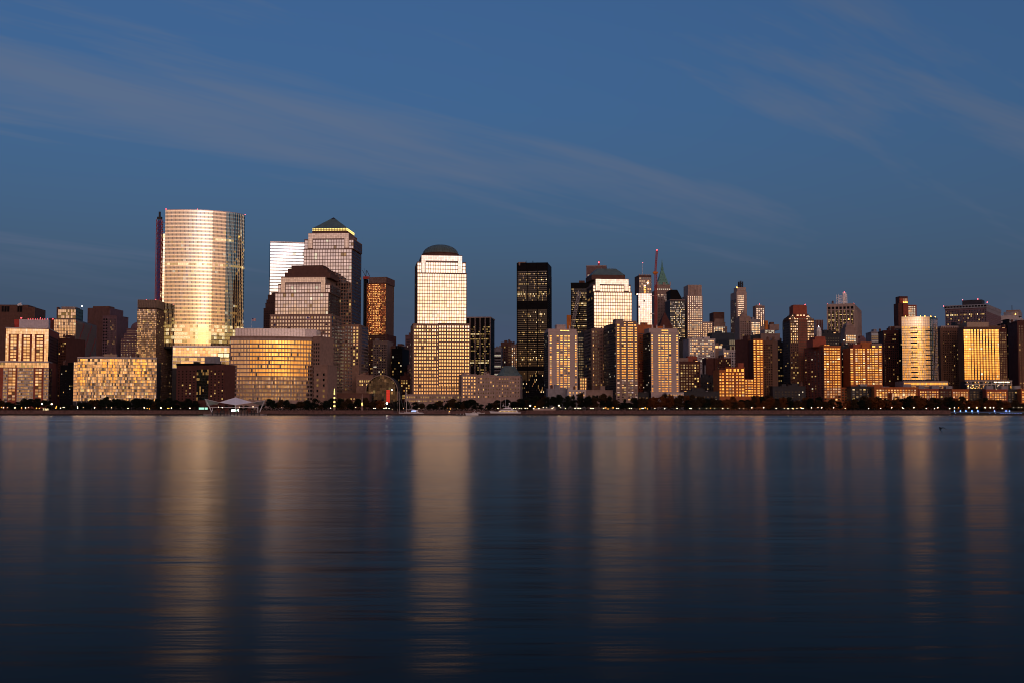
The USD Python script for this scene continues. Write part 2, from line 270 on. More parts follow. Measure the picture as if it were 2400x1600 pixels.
class Bld:
    MAXW = 300
    def __init__(s, name, label, Y, n, u0, u1, vref, u2=None, d=30.0, group=None, share=None, cat='building', indiv=False):
        s.Y, s.n = Y, math.radians(n)
        s.e = np.array([math.cos(s.n), math.sin(s.n)]); s.b = np.array([-math.sin(s.n), math.cos(s.n)])
        T0, T1 = ray(u0, vref)[0], ray(u1, vref)[0]
        s.P = np.array([T0 * Y, Y])
        s.w = (T1 * Y - s.P[0]) / (s.e[0] - T1 * s.e[1])
        s.d = d
        if u2 is not None:
            T2 = ray(u2, vref)[0]
            Q = s.P if u2 < u0 else s.P + s.w * s.e
            s.d = (Q[0] - T2 * Q[1]) / (s.e[1] + T2 * s.e[0])
            if not 4 < s.d < 160:
                print('depth', name, round(s.d, 1)); s.d = min(max(s.d, 8), 120)
        c = s.P + s.e * s.w / 2
        s.path = share.path if share else thing(name, label, cat, (c[0], c[1], GZ), group)
        s.mb, s.nw, s.indiv = {}, 0, indiv
        s.order = []
    def S(s, u, v, off=0.0):
        T = ray(u, v)[0]; O = s.P + off * s.b
        return (T * O[1] - O[0]) / (s.e[0] - T * s.e[1])
    def Zv(s, v, sl, off=0.0):
        return CZ + ray(1200, v)[1] * (s.P + sl * s.e + off * s.b)[1]
    def m(s, part, mat):
        k = (part, mat)
        if k not in s.mb: s.mb[k] = MB()
        return s.mb[k]
    def tier(s, u0, u1, vt, vb=None, off=0.0, d=None, mat='granite', part='wall', vref=None, build=True):
        s0, s1 = s.S(u0, vref or vt, off), s.S(u1, vref or vt, off)
        sm = (s0 + s1) / 2
        z1 = s.Zv(vt, sm, off); z0 = GZ - 0.5 if vb is None else s.Zv(vb, sm, off) - 0.3
        t = dict(s0=s0, s1=s1, z0=z0, z1=z1, off=off, d=(s.d - off if d is None else d), mat=mat, sm=sm)
        if build: s.m(part, mat).box(s.front(t), 0, s1 - s0, z0, z1, -t['d'], 0)
        return t
    def front(s, t):
        o = s.P + s.e * t['s0'] + s.b * t['off']; return Frame(o, s.e, -s.b, t['s1'] - t['s0'])
    def right(s, t):
        o = s.P + s.e * t['s1'] + s.b * t['off']; return Frame(o, s.b, s.e, t['d'])
    def left(s, t):
        o = s.P + s.e * t['s0'] + s.b * (t['off'] + t['d']); return Frame(o, -s.b, -s.e, t['d'])
    def centre(s, t):
        return s.P + s.e * (t['s0'] + t['s1']) / 2 + s.b * (t['off'] + t['d'] / 2)
    def cols_px(s, t, prs, v):
        return [(s.S(a, v, t['off']) - t['s0'], s.S(b, v, t['off']) - t['s0']) for a, b in prs]
    def px(s): return s.Y / FPX
    def rows_v(s, t, va, vb, pitch, fh=0.6):
        za, zb = s.Zv(va, t['sm'], t['off']), s.Zv(vb, t['sm'], t['off'])
        k = max(1, round((vb - va) / pitch)); h = (za - zb) / k
        return [(zb + i * h + h * (1 - fh) / 2, zb + i * h + h * (1 + fh) / 2) for i in range(k)][::-1]
    def even(s, a0, a1, k, fw=0.6):
        w = (a1 - a0) / k
        return [(a0 + i * w + w * (1 - fw) / 2, a0 + i * w + w * (1 + fw) / 2) for i in range(k)]
    def grid(s, fr, cols, rows, mats, wall='granite', relief=0.25, tilt=0.15, litrow=0.0, indiv=None, span=None, mask=None, part='wall', za=None, zb=None):
        """windows in a wall: piers and floor bands stand out from the wall, each pane is its own thin slab between them.
        mats: [(material, share), ...]; litrow: share of floors that are lit almost all along"""
        if not cols or not rows: return
        indiv = s.indiv if indiv is None else indiv
        rows = sorted(rows, reverse=True); cols = sorted(cols)
        zt, zb = rows[0][1] if za is None else za, rows[-1][0] if zb is None else zb
        if relief:
            a0, a1 = span or (0.0, fr.length)
            w = s.m(part, wall)
            edges = [a0] + [x for c in cols for x in c] + [a1]
            top = zt + min(0.6, (rows[0][1] - rows[0][0]) * 0.3) if za is None else zt
            bot = zb - min(0.6, (rows[0][1] - rows[0][0]) * 0.3)
            for i in range(0, len(edges), 2):
                if edges[i + 1] - edges[i] > 0.05: w.box(fr, edges[i], edges[i + 1], bot, top, -0.02, relief)
            ze = [top] + [x for r in rows for x in (r[1], r[0])] + [bot]
            for i in range(0, len(ze), 2):
                if ze[i] - ze[i + 1] > 0.05: w.box(fr, a0 + 0.03, a1 - 0.03, ze[i + 1], ze[i], -0.02, relief - 0.04)
        names, weights = [m_[0] for m_ in mats], [m_[1] for m_ in mats]
        tt = math.tan(math.radians(tilt))
        for r in rows:
            allit = RNG.random() < litrow
            for ci, c in enumerate(cols):
                if mask and not mask(ci, r): continue
                mt = RNG.choices(names, weights)[0]
                if allit and RNG.random() < 0.75: mt = RNG.choice(('lit', 'lit', 'lit_bright', 'lit_dim'))
                a0, a1 = c; z0, z1 = r
                pts = box_pts(fr, a0, a1, z0, z1, -0.05, 0.05)
                jx, jz = NR.normal(0, tt, 2)
                dh = np.array([-jx - jz, jx - jz, jx + jz, -jx + jz]) * np.array([(a1 - a0) / 2])
                pts[4:, :2] += dh[:, None] * fr.n
                isl = mt.startswith('lit')
                if indiv and s.nw < s.MAXW:
                    s.nw += 1
                    obj('window', (pts, PANE_F), mt, s.path, label='window lit from inside' if isl else None)
                else:
                    s.m('lit_windows' if isl else 'dark_windows' if mt in ('glass_dark', 'glass_dim') else 'windows', mt).add(pts, PANE_F)
    def plant(s, t, k=3, mat='granite_dark', h=(2, 6), part='roof_plant'):
        L = t['s1'] - t['s0']; fr = s.front(t)
        for i in range(k):
            w = RNG.uniform(0.1, 0.3) * L; a = RNG.uniform(0.03, 0.95 - w / L) * L
            dd = RNG.uniform(0.2, 0.5) * t['d']; h0 = RNG.uniform(0.1, 0.4) * t['d']
            obj(part, MB().box(fr, a, a + w, t['z1'] - 0.2, t['z1'] + RNG.uniform(*h), -h0 - dd, -h0).mesh(), mat, s.path)
        if k:
            for i in range(RNG.randint(1, 3)):
                a = RNG.uniform(0.08, 0.92) * L; p = fr.pt(a, t['z1'], -RNG.uniform(2, 6)); q = RNG.random()
                if q < 0.35:
                    m_ = MB().tube(p + [0, 0, 1.6], p + [0, 0, 4.6], 1.4, 1.4, 10).tube(p + [0, 0, 4.6], p + [0, 0, 5.8], 1.5, 0.05, 10)
                    for x, y in ((-1, -1), (1, -1), (1, 1), (-1, 1)): m_.bar(p + [x, y, -0.2], p + [x, y, 1.7], 0.12)
                    obj('water_tank', m_.mesh(), 'brown', s.path)
                elif q < 0.7: obj('antenna', MB().tube(p, p + [0, 0, RNG.uniform(3, 8)], 0.14, 0.07, 6).mesh(), 'grey_paint', s.path)
                else: obj('vent', MB().box(Frame(p, s.e, -s.b, 3), 0, 2.6, t['z1'] - 0.1, t['z1'] + 1.6, -2, 0).mesh(), 'steel' if q > 0.9 else 'grey_stone', s.path)
    def beacon(s, u, v, off=2.0, r=0.45, mat='lamp_red', part='beacon'):
        sl = s.S(u, v, off); p = s.P + s.e * sl + s.b * off; z = s.Zv(v, sl, off)
        obj(part, MB().sphere((p[0], p[1], z), r).mesh(), mat, s.path)
    def parapet(s, t, h=0.9, th=0.5, mat=None, out=0.25):
        w = s.m('parapet', mat or t['mat']); L = t['s1'] - t['s0']
        for fr, ln in ((s.front(t), L), (s.right(t), t['d']), (s.left(t), t['d'])):
            w.box(fr, 0.0, ln, t['z1'] - 0.3, t['z1'] + h, -th, out)
    SPLIT = {'wall_rib': 'rib', 'crown_rib': 'rib', 'side_rib': 'rib', 'louvre_slat': 'louvre_slat', 'fins': 'fin', 'cornice_opening': 'cornice_opening', 'crown_fin': 'crown_fin', 'parapet_post': 'parapet_post',
             'pinnacle': 'pinnacle', 'red_stripe': 'stripe', 'pier': 'pier', 'floor_band': 'floor_band', 'portal_glazing': 'portal_pane', 'glass_panel': 'glass_panel', 'bay_glazing': 'bay_pane', 'louvre': 'louvre', 'brace': 'brace', 'parapet_band': 'parapet_band', 'cornice': 'cornice', 'penthouse': 'penthouse', 'parapet': 'parapet'}
    def done(s):
        count = {}
        for (part, mat), mb in s.mb.items():
            kind = 'stuff' if part.endswith('windows') or part in ('mullions',) else None
            if part in s.SPLIT and len(mb.v) > 1:
                nm = s.SPLIT[part]; rest = MB(); k = 0
                for v, f in zip(mb.v, mb.f):
                    count[nm] = count.get(nm, 0) + 1
                    if count[nm] <= 300: obj(nm, (v, f - k), mat, s.path)
                    else: rest.add(v, f - k)
                    k += len(v)
                if rest.v: obj(nm + 's', rest.mesh(), mat, s.path, kind='stuff')
                continue
            obj(part, mb.mesh(), mat, s.path, kind=kind, label='windows lit from inside' if part == 'lit_windows' else None)

def simple(name, label, Y, n, u0, u1, vt, wall, pu, pv, mats, u2=None, d=30, fw=0.55, fh=0.55, va=None, vb=None, marg=(0.04, 0.04), side=None, sidemats=None, litrow=0, indiv=False, plant=2, relief=0.25, vbase=None, sidepu=None, group=None, fin=True, parapet=True, share=None, tilt=0.15, off=0.0):
    """a plain block with an even grid of windows; pu, pv: spacing of the windows in photograph pixels"""
    B = Bld(name, label, Y, n, u0, u1, vt, u2, d, group, share=share, indiv=indiv)
    t = B.tier(u0, u1, vt, vbase, mat=wall, off=off)
    if plant: B.plant(t, plant, wall)
    if parapet: B.parapet(t)
    L = t['s1'] - t['s0']
    if pu:
        va = vt + pv * 1.2 if va is None else va; vb = 940 if vb is None else vb
        k = max(1, round((u1 - u0) * (1 - sum(marg)) / pu))
        B.grid(B.front(t), B.even(L * marg[0], L * (1 - marg[1]), k, fw), B.rows_v(t, va, vb, pv, fh), mats, wall, relief, litrow=litrow, tilt=tilt)
        if side:
            fr = B.right(t) if side == 'R' else B.left(t)
            B.grid(fr, B.even(t['d'] * 0.04, t['d'] * 0.96, max(2, round(t['d'] / (sidepu or pu * B.px()))), fw), B.rows_v(t, va, vb, pv, fh), sidemats or mats, wall, relief, indiv=False)
    if fin: B.done()
    return B, t

# ---------------------------------------------------------------- setting: river, seawall, city ground
R = 26000.0
def sheet(x0, x1, y0, y1, z): return np.array([[x0, y0, z], [x1, y0, z], [x1, y1, z], [x0, y1, z]]), np.array([[0, 1, 2, 3]])
obj('river', sheet(-R, R, -R, SHORE + 60, 0.0), 'water', kind='structure')
BX0, BX1, BASIN = ray(929, 962)[0] * 1340, ray(1233, 962)[0] * 1340, 1342.0      # the yacht basin behind the low breakwater
def land(z, rects):
    m = MB()
    for r in rects: m.add(*sheet(*r, z))
    return m.mesh()
obj('city_ground', land(GZ - 0.05, ((-R, BX0, SHORE + 9, BASIN), (BX1, R, SHORE + 9, BASIN), (-R, R, BASIN, R))), 'earth', kind='structure')
obj('promenade', land(GZ, ((-1200, BX0, SHORE + 1.5, SHORE + 26), (BX1, 1200, SHORE + 1.5, SHORE + 26), (BX0, BX1, BASIN, BASIN + 24))), 'paving', kind='structure')
END = ray(2228, 962)[0] * SHORE
SF = Frame((0, SHORE), (1, 0), (0, -1), 2400)
w1 = MB()
for x0, x1 in ((-1200, BX0), (BX1, END)): w1.box(SF, x0, x1, 1.3, GZ + 0.1, -12, 0).box(SF, x0, x1, GZ + 0.1, GZ + 0.55, -0.9, 0.35)
w1.box(SF, BX0, BX1, 1.3, 2.2, -4, 0)
BF = Frame((0, BASIN), (1, 0), (0, -1), 2400); w1.box(BF, BX0, BX1, -1, GZ + 0.3, -1.5, 0)
for x in (BX0, BX1): w1.box(Frame((x - 0.75, SHORE + 0.2), (1, 0), (0, -1), 1.5), 0, 1.5, -1, GZ + 0.3, -(BASIN - SHORE), 0)
SWALL = obj('seawall', w1.mesh(), 'seawall', kind='structure')
a, k_ = -588.0, 0
while a < END - 7:
    L = RNG.uniform(5.0, 7.5); low_ = BX0 - 3 < a < BX1
    b_ = MB().box(SF, a + 0.06, min(a + L, END) - 0.06, 1.5, 2.05 if low_ else GZ - 0.1, -0.1, RNG.uniform(0.08, 0.2))
    if k_ < 300: obj('wall_panel', b_.mesh(), 'seawall', SWALL)
    k_ += 1; a += L
w2 = MB().box(SF, -2400, 2800, -2.0, 1.3, -4, 0.6); w2.box(SF, END, 2800, 1.3, GZ - 2.2, -30, -0.3)
obj('rock_foot', w2.mesh(), 'wet', SWALL)
rail = MB()
for x0, x1 in ((-620, BX0), (BX1, END)):
    for i in range(int((x1 - x0) / 2.4)): rail.box(SF, x0 + i * 2.4, x0 + i * 2.4 + 0.09, GZ + 0.5, GZ + 1.6, -0.5, -0.41)
    for h in (0.75, 1.1, 1.52): rail.box(SF, x0, x1, GZ + h, GZ + h + 0.06, -0.52, -0.40)
obj('promenade_railing', rail.mesh(), 'charcoal', label='dark metal railing along the top of the long granite seawall', cat='railing')

# ---------------------------------------------------------------- glass-and-granite office towers by the cove
def office_tower(name, label, Y, n, main, base, notch_v, portal, legs_v, u2, mirror, pu, pv, vdark=None, base_pu=None, base_pv=None, vb=925, portal_bar=12, portal_leg=10, base_rows_v=None, d=None, sidecols=8):
    u0, u1, vt = main
    B = Bld(name, label, Y, n, u0, u1, vt, u2, indiv=True, d=d or 45)
    low = B.tier(base[0], base[1], base[2], off=0.0, mat='granite')
    t = B.tier(u0, u1, vt, base[2], off=0.6, mat='granite')
    nt = B.tier(notch_v[1], notch_v[2], notch_v[0], vt, off=1.6, mat='granite', d=B.d - 6)
    p0, p1, pv_ = portal
    pt = B.tier(p0, p1, pv_, notch_v[0], off=1.6, mat='granite', d=B.d - 8)
    m = [(mirror, 0.97), ('lit_white', 0.02), ('lit_dim', 0.02)] if mirror == 'glass_silver' else [(mirror, 0.995), ('lit_white', 0.005)]
    L = t['s1'] - t['s0']; k = round((u1 - u0) / pu)
    # main shaft
    rows = B.rows_v(t, vt + 1.0, base[2] if vdark is None else vdark, pv, 0.80)
    B.grid(B.front(t), B.even(0.3, L - 0.3, k, 0.80), rows, m, relief=0.22)
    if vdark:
        B.grid(B.front(t), B.even(0.3, L - 0.3, k, 0.72), B.rows_v(t, vdark, base[2] + 150, pv, 0.72), [('glass_dark', 0.86), ('glass_dim', 0.05), ('lit', 0.04), ('lit_dim', 0.05)], relief=0.22, litrow=0.08)  # darker panes painted in for the dark skyline mirrored in the lower shaft
    # the crown: narrow strips beside an upturned U of pale glass, windows inside it
    fr = B.front(nt); Ln = fr.length
    pa, pb = B.S(p0, pv_, 1.6) - nt['s0'], B.S(p1, pv_, 1.6) - nt['s0']
    lw = portal_leg * B.px()
    rown = B.rows_v(nt, notch_v[0] + 1, vt - 0.5, pv, 0.78)
    for c0, c1 in ((0.3, pa - 0.3), (pb + 0.3, Ln - 0.3)):
        if c1 - c0 > 2: B.grid(fr, B.even(c0, c1, max(1, round((c1 - c0) / (pu * B.px()))), 0.78), rown, m, relief=0.2, span=(c0, c1))
    B.grid(fr, B.even(pa + lw + 0.3, pb - lw - 0.3, round((pb - pa - 2 * lw) / (pu * B.px())), 0.8), B.rows_v(nt, pv_ + portal_bar + 1.5, vt - 0.5, pv, 0.8), m, relief=0.2, span=(pa + lw, pb - lw))
    zt, zb_, zl = pt['z1'], B.Zv(pv_ + portal_bar, pt['sm'], 1.6), B.Zv(legs_v, pt['sm'], 1.6)
    nb = 24
    for q, (c0, c1, z0, z1) in enumerate(((pa, pb, zb_, zt), (pa, pa + lw, zl, zb_), (pb - lw, pb, zl, zb_))):
        kc = nb if q == 0 else 3; kr = 3 if q == 0 else max(3, round((z1 - z0) / 3.0))
        for i in range(kc):
            for j in range(kr):
                a0, a1 = c0 + (c1 - c0) * i / kc, c0 + (c1 - c0) * (i + 1) / kc; y0, y1 = z0 + (z1 - z0) * j / kr, z0 + (z1 - z0) * (j + 1) / kr
                pts = box_pts(fr, a0 + 0.07, a1 - 0.07, y0 + 0.07, y1 - 0.07, 0.2, 0.75)
                B.m('portal_glazing', 'glass_pale').add(pts, PANE_F)
    B.m('portal_frame', 'granite_pale').box(fr, pa + lw, pb - lw, zb_ - 1.6, zb_ - 0.1, -0.1, 0.9)
    # lower storeys with small square windows
    Lb = low['s1'] - low['s0']; bp = base_pu or pu * 1.05
    B.grid(B.front(low), B.even(0.8, Lb - 0.8, round((base[1] - base[0]) / bp), 0.56), B.rows_v(low, base[2] + 2.5, base_rows_v or vb, base_pv or pv * 1.02, 0.56),
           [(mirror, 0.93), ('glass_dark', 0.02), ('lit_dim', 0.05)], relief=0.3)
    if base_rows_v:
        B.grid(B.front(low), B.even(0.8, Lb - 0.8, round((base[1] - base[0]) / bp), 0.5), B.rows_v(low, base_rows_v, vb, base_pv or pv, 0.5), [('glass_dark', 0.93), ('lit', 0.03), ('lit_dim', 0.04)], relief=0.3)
    # side walls
    for tt in (low, t, nt):
        sf = B.right(tt) if u2 > u1 else B.left(tt)
        B.grid(sf, B.even(1, tt['d'] - 1, sidecols, 0.8), B.rows_v(tt, {id(low): base[2], id(t): vt, id(nt): notch_v[0]}[id(tt)] + 1.5, vb if tt is low else base[2] if tt is t else vt, pv, 0.62), [('glass_blue', 0.97), ('lit_dim', 0.03)], wall='granite_dark' if tt is not low else 'granite', relief=0.2, indiv=False)
    for tt in (low, t, nt, pt): B.parapet(tt, 0.7)
    return B, low, t, nt, pt

# domed tower
B, low, t, nt, pt = office_tower('domed_office_tower', 'tall granite and mirror glass tower crowned by a dark round dome', 1400, 7.5, (978, 1093.7, 641), (968, 1102, 760), (615.7, 977.9, 1092), (988, 1083, 600), 643, 972.3, 'mirror', 5.85, 7.87, d=None, portal_leg=9.5, base_pu=6.1, base_pv=7.94, vb=924)
c = B.centre(pt); rz = 43.0 * B.px(); z0 = pt['z1']; c = B.P + B.e * (pt['s0'] + pt['s1']) / 2 + B.b * (1.6 + rz + 2); c = np.array([c[0], c[1] + 4])
dm = trimesh.creation.revolve([(rz * 0.97, 0), (rz * 0.985, 0.6)] + [(rz * 0.985 * math.cos(q), 0.6 + 23 * B.px() * math.sin(q)) for q in np.linspace(0, math.pi / 2, 14)][1:], sections=56)
dm.apply_translation((c[0], c[1] - 4, z0 + 4.2)); obj('dome', dm, 'copper_dark', B.path, smooth=40)
rg = trimesh.creation.revolve([(0, 0), (rz * 1.0, 0), (rz * 1.0, 4.2), (rz * 1.03, 4.2), (rz * 1.03, 4.9), (rz * 0.9, 4.9)], sections=56); rg.apply_translation((c[0], c[1] - 4, z0)); obj('dome_drum', rg, 'brown', B.path)
rb = MB()
for i in range(40):
    q = np.linspace(0, math.pi / 2 * 0.97, 7); th = i * 2 * math.pi / 40
    P_ = [np.array([c[0] + (rz * 0.987) * math.cos(x) * math.cos(th), c[1] - 4 + rz * 0.987 * math.cos(x) * math.sin(th), z0 + 4.8 + 23.05 * B.px() * math.sin(x)]) for x in q]
    for p_, q_ in zip(P_[:-1], P_[1:]): rb.bar(p_, q_, 0.10)
obj('dome_rib', rb.mesh(), 'charcoal', B.path, kind='stuff')
# taller shoulder on the right of the lower storeys, strip on the left
sh = B.tier(1027, 1102, 759, 900, off=-0.8, d=20, mat='granite')
L = sh['s1'] - sh['s0']
B.grid(B.front(sh), B.even(0.6, L - 0.6, 12, 0.56), B.rows_v(sh, 762, 905, 7.94, 0.56), [('mirror', 0.99), ('lit_dim', 0.01)], relief=0.3, indiv=False)
st = B.tier(968, 1027, 806, 924, off=-0.8, d=20, mat='granite', build=False)
pod = B.tier(950, 1084, 924, off=-6, d=20, mat='granite_pale')
L = pod['s1'] - pod['s0']
for va, vb_, mt in ((926, 934, [('lit_dim', 0.6), ('lit', 0.3), ('glass_dark', 0.3)]), (936, 942, [('lit_dim', 0.5), ('lit_white', 0.15), ('glass_dark', 0.5)])):
    B.grid(B.front(pod), B.even(1, L - 1, 24, 0.5), B.rows_v(pod, va, vb_, 7, 0.5), mt, wall='granite_pale', indiv=False)
B.parapet(pod, 0.5); B.parapet(sh, 0.6); B.done()

# tower with pyramid roof
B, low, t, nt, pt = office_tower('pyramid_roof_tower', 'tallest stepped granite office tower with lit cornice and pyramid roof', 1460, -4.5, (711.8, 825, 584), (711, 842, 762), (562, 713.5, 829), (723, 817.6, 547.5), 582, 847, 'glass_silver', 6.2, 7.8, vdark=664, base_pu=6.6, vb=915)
def hip(c, e, b, hw, hd, z0, z1, tw=0.0, td=0.0):
    v = [np.append(c + e * i * hw + b * j * hd, z0) for i, j in ((-1, -1), (1, -1), (1, 1), (-1, 1))] + [np.append(c + e * i * tw + b * j * td, z1) for i, j in ((-1, -1), (1, -1), (1, 1), (-1, 1))]
    return np.array(v), CUBE_F
def ring(c, e, b, hw, hd, z0, z1): return hip(c, e, b, hw, hd, z0, z1, hw, hd)
s0, s1 = B.S(731.6, 543, 4), B.S(813.6, 543, 4); hw = (s1 - s0) / 2; hd = (pt['d'] - 6) / 2
c = B.P + B.e * (s0 + s1) / 2 + B.b * (4 + hd); z0 = pt['z1']; ze = B.Zv(535.6, 20, 4); za = B.Zv(510.3, 20, 4 + hd)
obj('roof_attic', ring(c, B.e, B.b, hw, hd, z0 - 0.3, z0 + 3.2), 'brown', B.path)
obj('roof_attic', ring(c, B.e, B.b, hw - 0.5, hd - 0.5, z0 + 3.2, ze), 'brown', B.path)
v_, f_ = hip(c, B.e, B.b, hw, hd, ze, za)
k = 0.84
obj('pyramid_roof', hip(c, B.e, B.b, hw, hd, ze, ze + (za - ze) * k, hw * (1 - k), hd * (1 - k)), 'copper_dark', B.path)
obj('roof_tip', hip(c, B.e, B.b, hw * (1 - k), hd * (1 - k), ze + (za - ze) * k, za), 'charcoal', B.path)
fF = Frame(c - B.e * hw - B.b * hd, B.e, -B.b, 2 * hw); fR = Frame(c + B.e * hw - B.b * hd, B.b, B.e, 2 * hd)
for fr in (fF, fR):
    kk = int(fr.length / 2.0)
    for zz in (z0 + 3.9, ze - 1.1):
        for i in range(kk): obj('cornice_light', (box_pts(fr, (i + 0.25) * fr.length / kk, (i + 0.8) * fr.length / kk, zz, zz + 1.0, -0.4, 0.12), PANE_F), 'lamp_gold', B.path)
# two columns of bright windows low on the right
L = low['s1'] - low['s0']
bw = B.tier(826, 842, 762.5, 915, off=-0.5, d=14, mat='granite')
Lb = bw['s1'] - bw['s0']
B.grid(B.front(bw), B.even(0.4, Lb - 0.4, 2, 0.55), B.rows_v(bw, 765, 856, 7.9, 0.6), [('lit', 0.5), ('glass', 0.5)], indiv=False)
B.done()

# stepped tower
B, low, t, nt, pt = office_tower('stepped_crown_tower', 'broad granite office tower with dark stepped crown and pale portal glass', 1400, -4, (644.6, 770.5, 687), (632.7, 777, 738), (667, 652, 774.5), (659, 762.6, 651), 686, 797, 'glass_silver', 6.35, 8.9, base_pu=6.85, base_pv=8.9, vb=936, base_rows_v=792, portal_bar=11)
prev = 651
for i, (a_, b_, v_) in enumerate(((668, 774, 640), (675, 768, 631.5), (683, 757, 623.5))):
    tt = B.tier(a_, b_, v_, prev, off=6 + i * 4, d=B.d - 14 - i * 8, mat='brown', part='stepped_crown'); B.parapet(tt, 0.6, mat='brown'); prev = v_
flag_at = (B, 0)
B.done()

# tower with flat-topped hip roof
B, low, t, nt, pt = office_tower('hip_roof_tower', 'white glowing mirror glass tower with flat-topped green hip roof', 1420, 6.8, (1391.6, 1481, 685), (1386.6, 1484, 772), (669, 1389.5, 1478), (1396, 1472.7, 655), 682, 1374.5, 'mirror', 5.75, 7.7, base_pu=6.1, base_pv=7.7, vb=905, sidecols=6)
s0, s1 = B.S(1387, 654, 4), B.S(1465, 654, 4); hw = (s1 - s0) / 2; hd = B.d / 2 - 4
c = B.P + B.e * (s0 + s1) / 2 + B.b * (4 + hd); z0 = pt['z1']; zm, zt = B.Zv(645, 20, 4), B.Zv(629.6, 20, 12)
obj('roof_attic', ring(c, B.e, B.b, hw, hd, z0 - 0.3, zm), 'brown', B.path)
obj('hip_roof', hip(c, B.e, B.b, hw * 1.01, hd * 1.01, zm, zt, hw * 0.56, hd * 0.5), 'copper_dark', B.path)
am = MB()
for x in (-0.2, 0.1, 0.3, 0.45): am.bar(np.append(c + B.e * hw * x, zt - 0.2), np.append(c + B.e * hw * x, zt + 2.5), 0.15)
obj('antenna', am.mesh(), 'grey_paint', B.path)
lo2 = B.tier(1358, 1376, 883, None, off=-4, d=20, mat='granite'); Lb = lo2['s1'] - lo2['s0']
B.grid(B.front(lo2), B.even(0.5, Lb - 0.5, 3, 0.6), B.rows_v(lo2, 884.5, 913, 7.4, 0.6), [('mirror', 0.8), ('lit', 0.2)], indiv=False)
B.done()

# ---------------------------------------------------------------- curved glass tower
def march(Y, us, v, n_of):
    """points of a curved wall seen at the given columns, turning as it goes"""
    P_ = [np.array([ray(us[0], v)[0] * Y, Y])]; ns = []
    for ua, ub in zip(us[:-1], us[1:]):
        n = math.radians(n_of((ua + ub) / 2)); e = np.array([math.cos(n), math.sin(n)]); T = ray(ub, v)[0]; p = P_[-1]
        L = (T * p[1] - p[0]) / (e[0] - T * e[1]); P_.append(p + L * e); ns.append(n)
    return np.array(P_), ns
def prism(pts, z0, z1):
    pts = np.asarray(pts); n = len(pts); c = pts.mean(0)
    v = np.vstack([np.c_[pts, np.full(n, z0)], np.c_[pts, np.full(n, z1)]])
    i = np.arange(n); j = (i + 1) % n
    import shapely.geometry as sg
    cap_v, cap_f = trimesh.creation.triangulate_polygon(sg.Polygon(pts), engine='earcut')
    mb = MB().add(v, np.stack([i, j, j + n, i + n], 1))
    for z in (z0, z1): mb.add(np.c_[cap_v, np.full(len(cap_v), z)], cap_f)
    return mb.mesh()
def seg_frames(P_): return [Frame(p, (q - p) / np.linalg.norm(q - p), np.array([(q - p)[1], -(q - p)[0]]) / np.linalg.norm(q - p), np.linalg.norm(q - p)) for p, q in zip(P_[:-1], P_[1:])]
def strip(P_, z0, z1, h0, h1):
    """a band following a curved wall, standing out from h0 to h1"""
    fr = seg_frames(P_); nn = np.array([f.n for f in fr]); vn = np.vstack([nn[:1], (nn[:-1] + nn[1:]) / 2, nn[-1:]]); vn /= np.linalg.norm(vn, axis=1, keepdims=True)
    a, b = P_ + vn * h1, P_ + vn * h0; k = len(P_)
    v = np.vstack([np.c_[a, np.full(k, z0)], np.c_[a, np.full(k, z1)], np.c_[b, np.full(k, z0)], np.c_[b, np.full(k, z1)]])
    i = np.arange(k - 1); j = i + 1
    f = np.vstack([np.stack([i, j, j + k, i + k], 1), np.stack([i + k, j + k, j + 3 * k, i + 3 * k], 1), np.stack([i + 2 * k, i, j, j + 2 * k][::-1], 1), [[0, k, 3 * k, 2 * k]], [[k - 1, 3 * k - 1 - 0, 4 * k - 1, 2 * k - 1]]])
    return v, f

Y0 = 1400
us = list(np.linspace(387.3, 548, 27)) + [553, 558, 562.5, 566.5, 570, 573.4]
gn = lambda u: -7 + (u - 387.3) / 110 * 26 if u < 497 else 29 + (u - 497) / 51 * 12 if u < 548 else 42 + (u - 548) / 25 * 40  # crease added to the curve so its reflection breaks at a hard edge
P_, ns = march(Y0, us, 560, gn)
G = thing('curved_glass_tower', 'tallest broad tower with curved banded glass front glowing gold', 'building', (P_[15][0], P_[15][1], GZ))
e0 = np.array([math.cos(math.radians(14)), math.sin(math.radians(14))]); bk = np.array([-e0[1], e0[0]])
back = [P_[-1] + bk * 30, P_[0] + bk * 58]
ztop = CZ + ray(1200, 493.4)[1] * Y0
zbase = CZ + ray(1200, 811.5)[1] * Y0
obj('core', prism(list(P_) + back, zbase - 2, ztop), 'charcoal', G)
frs = seg_frames(P_)
NF = 37; fh = (ztop - zbase) / NF
mul, win = MB(), {}
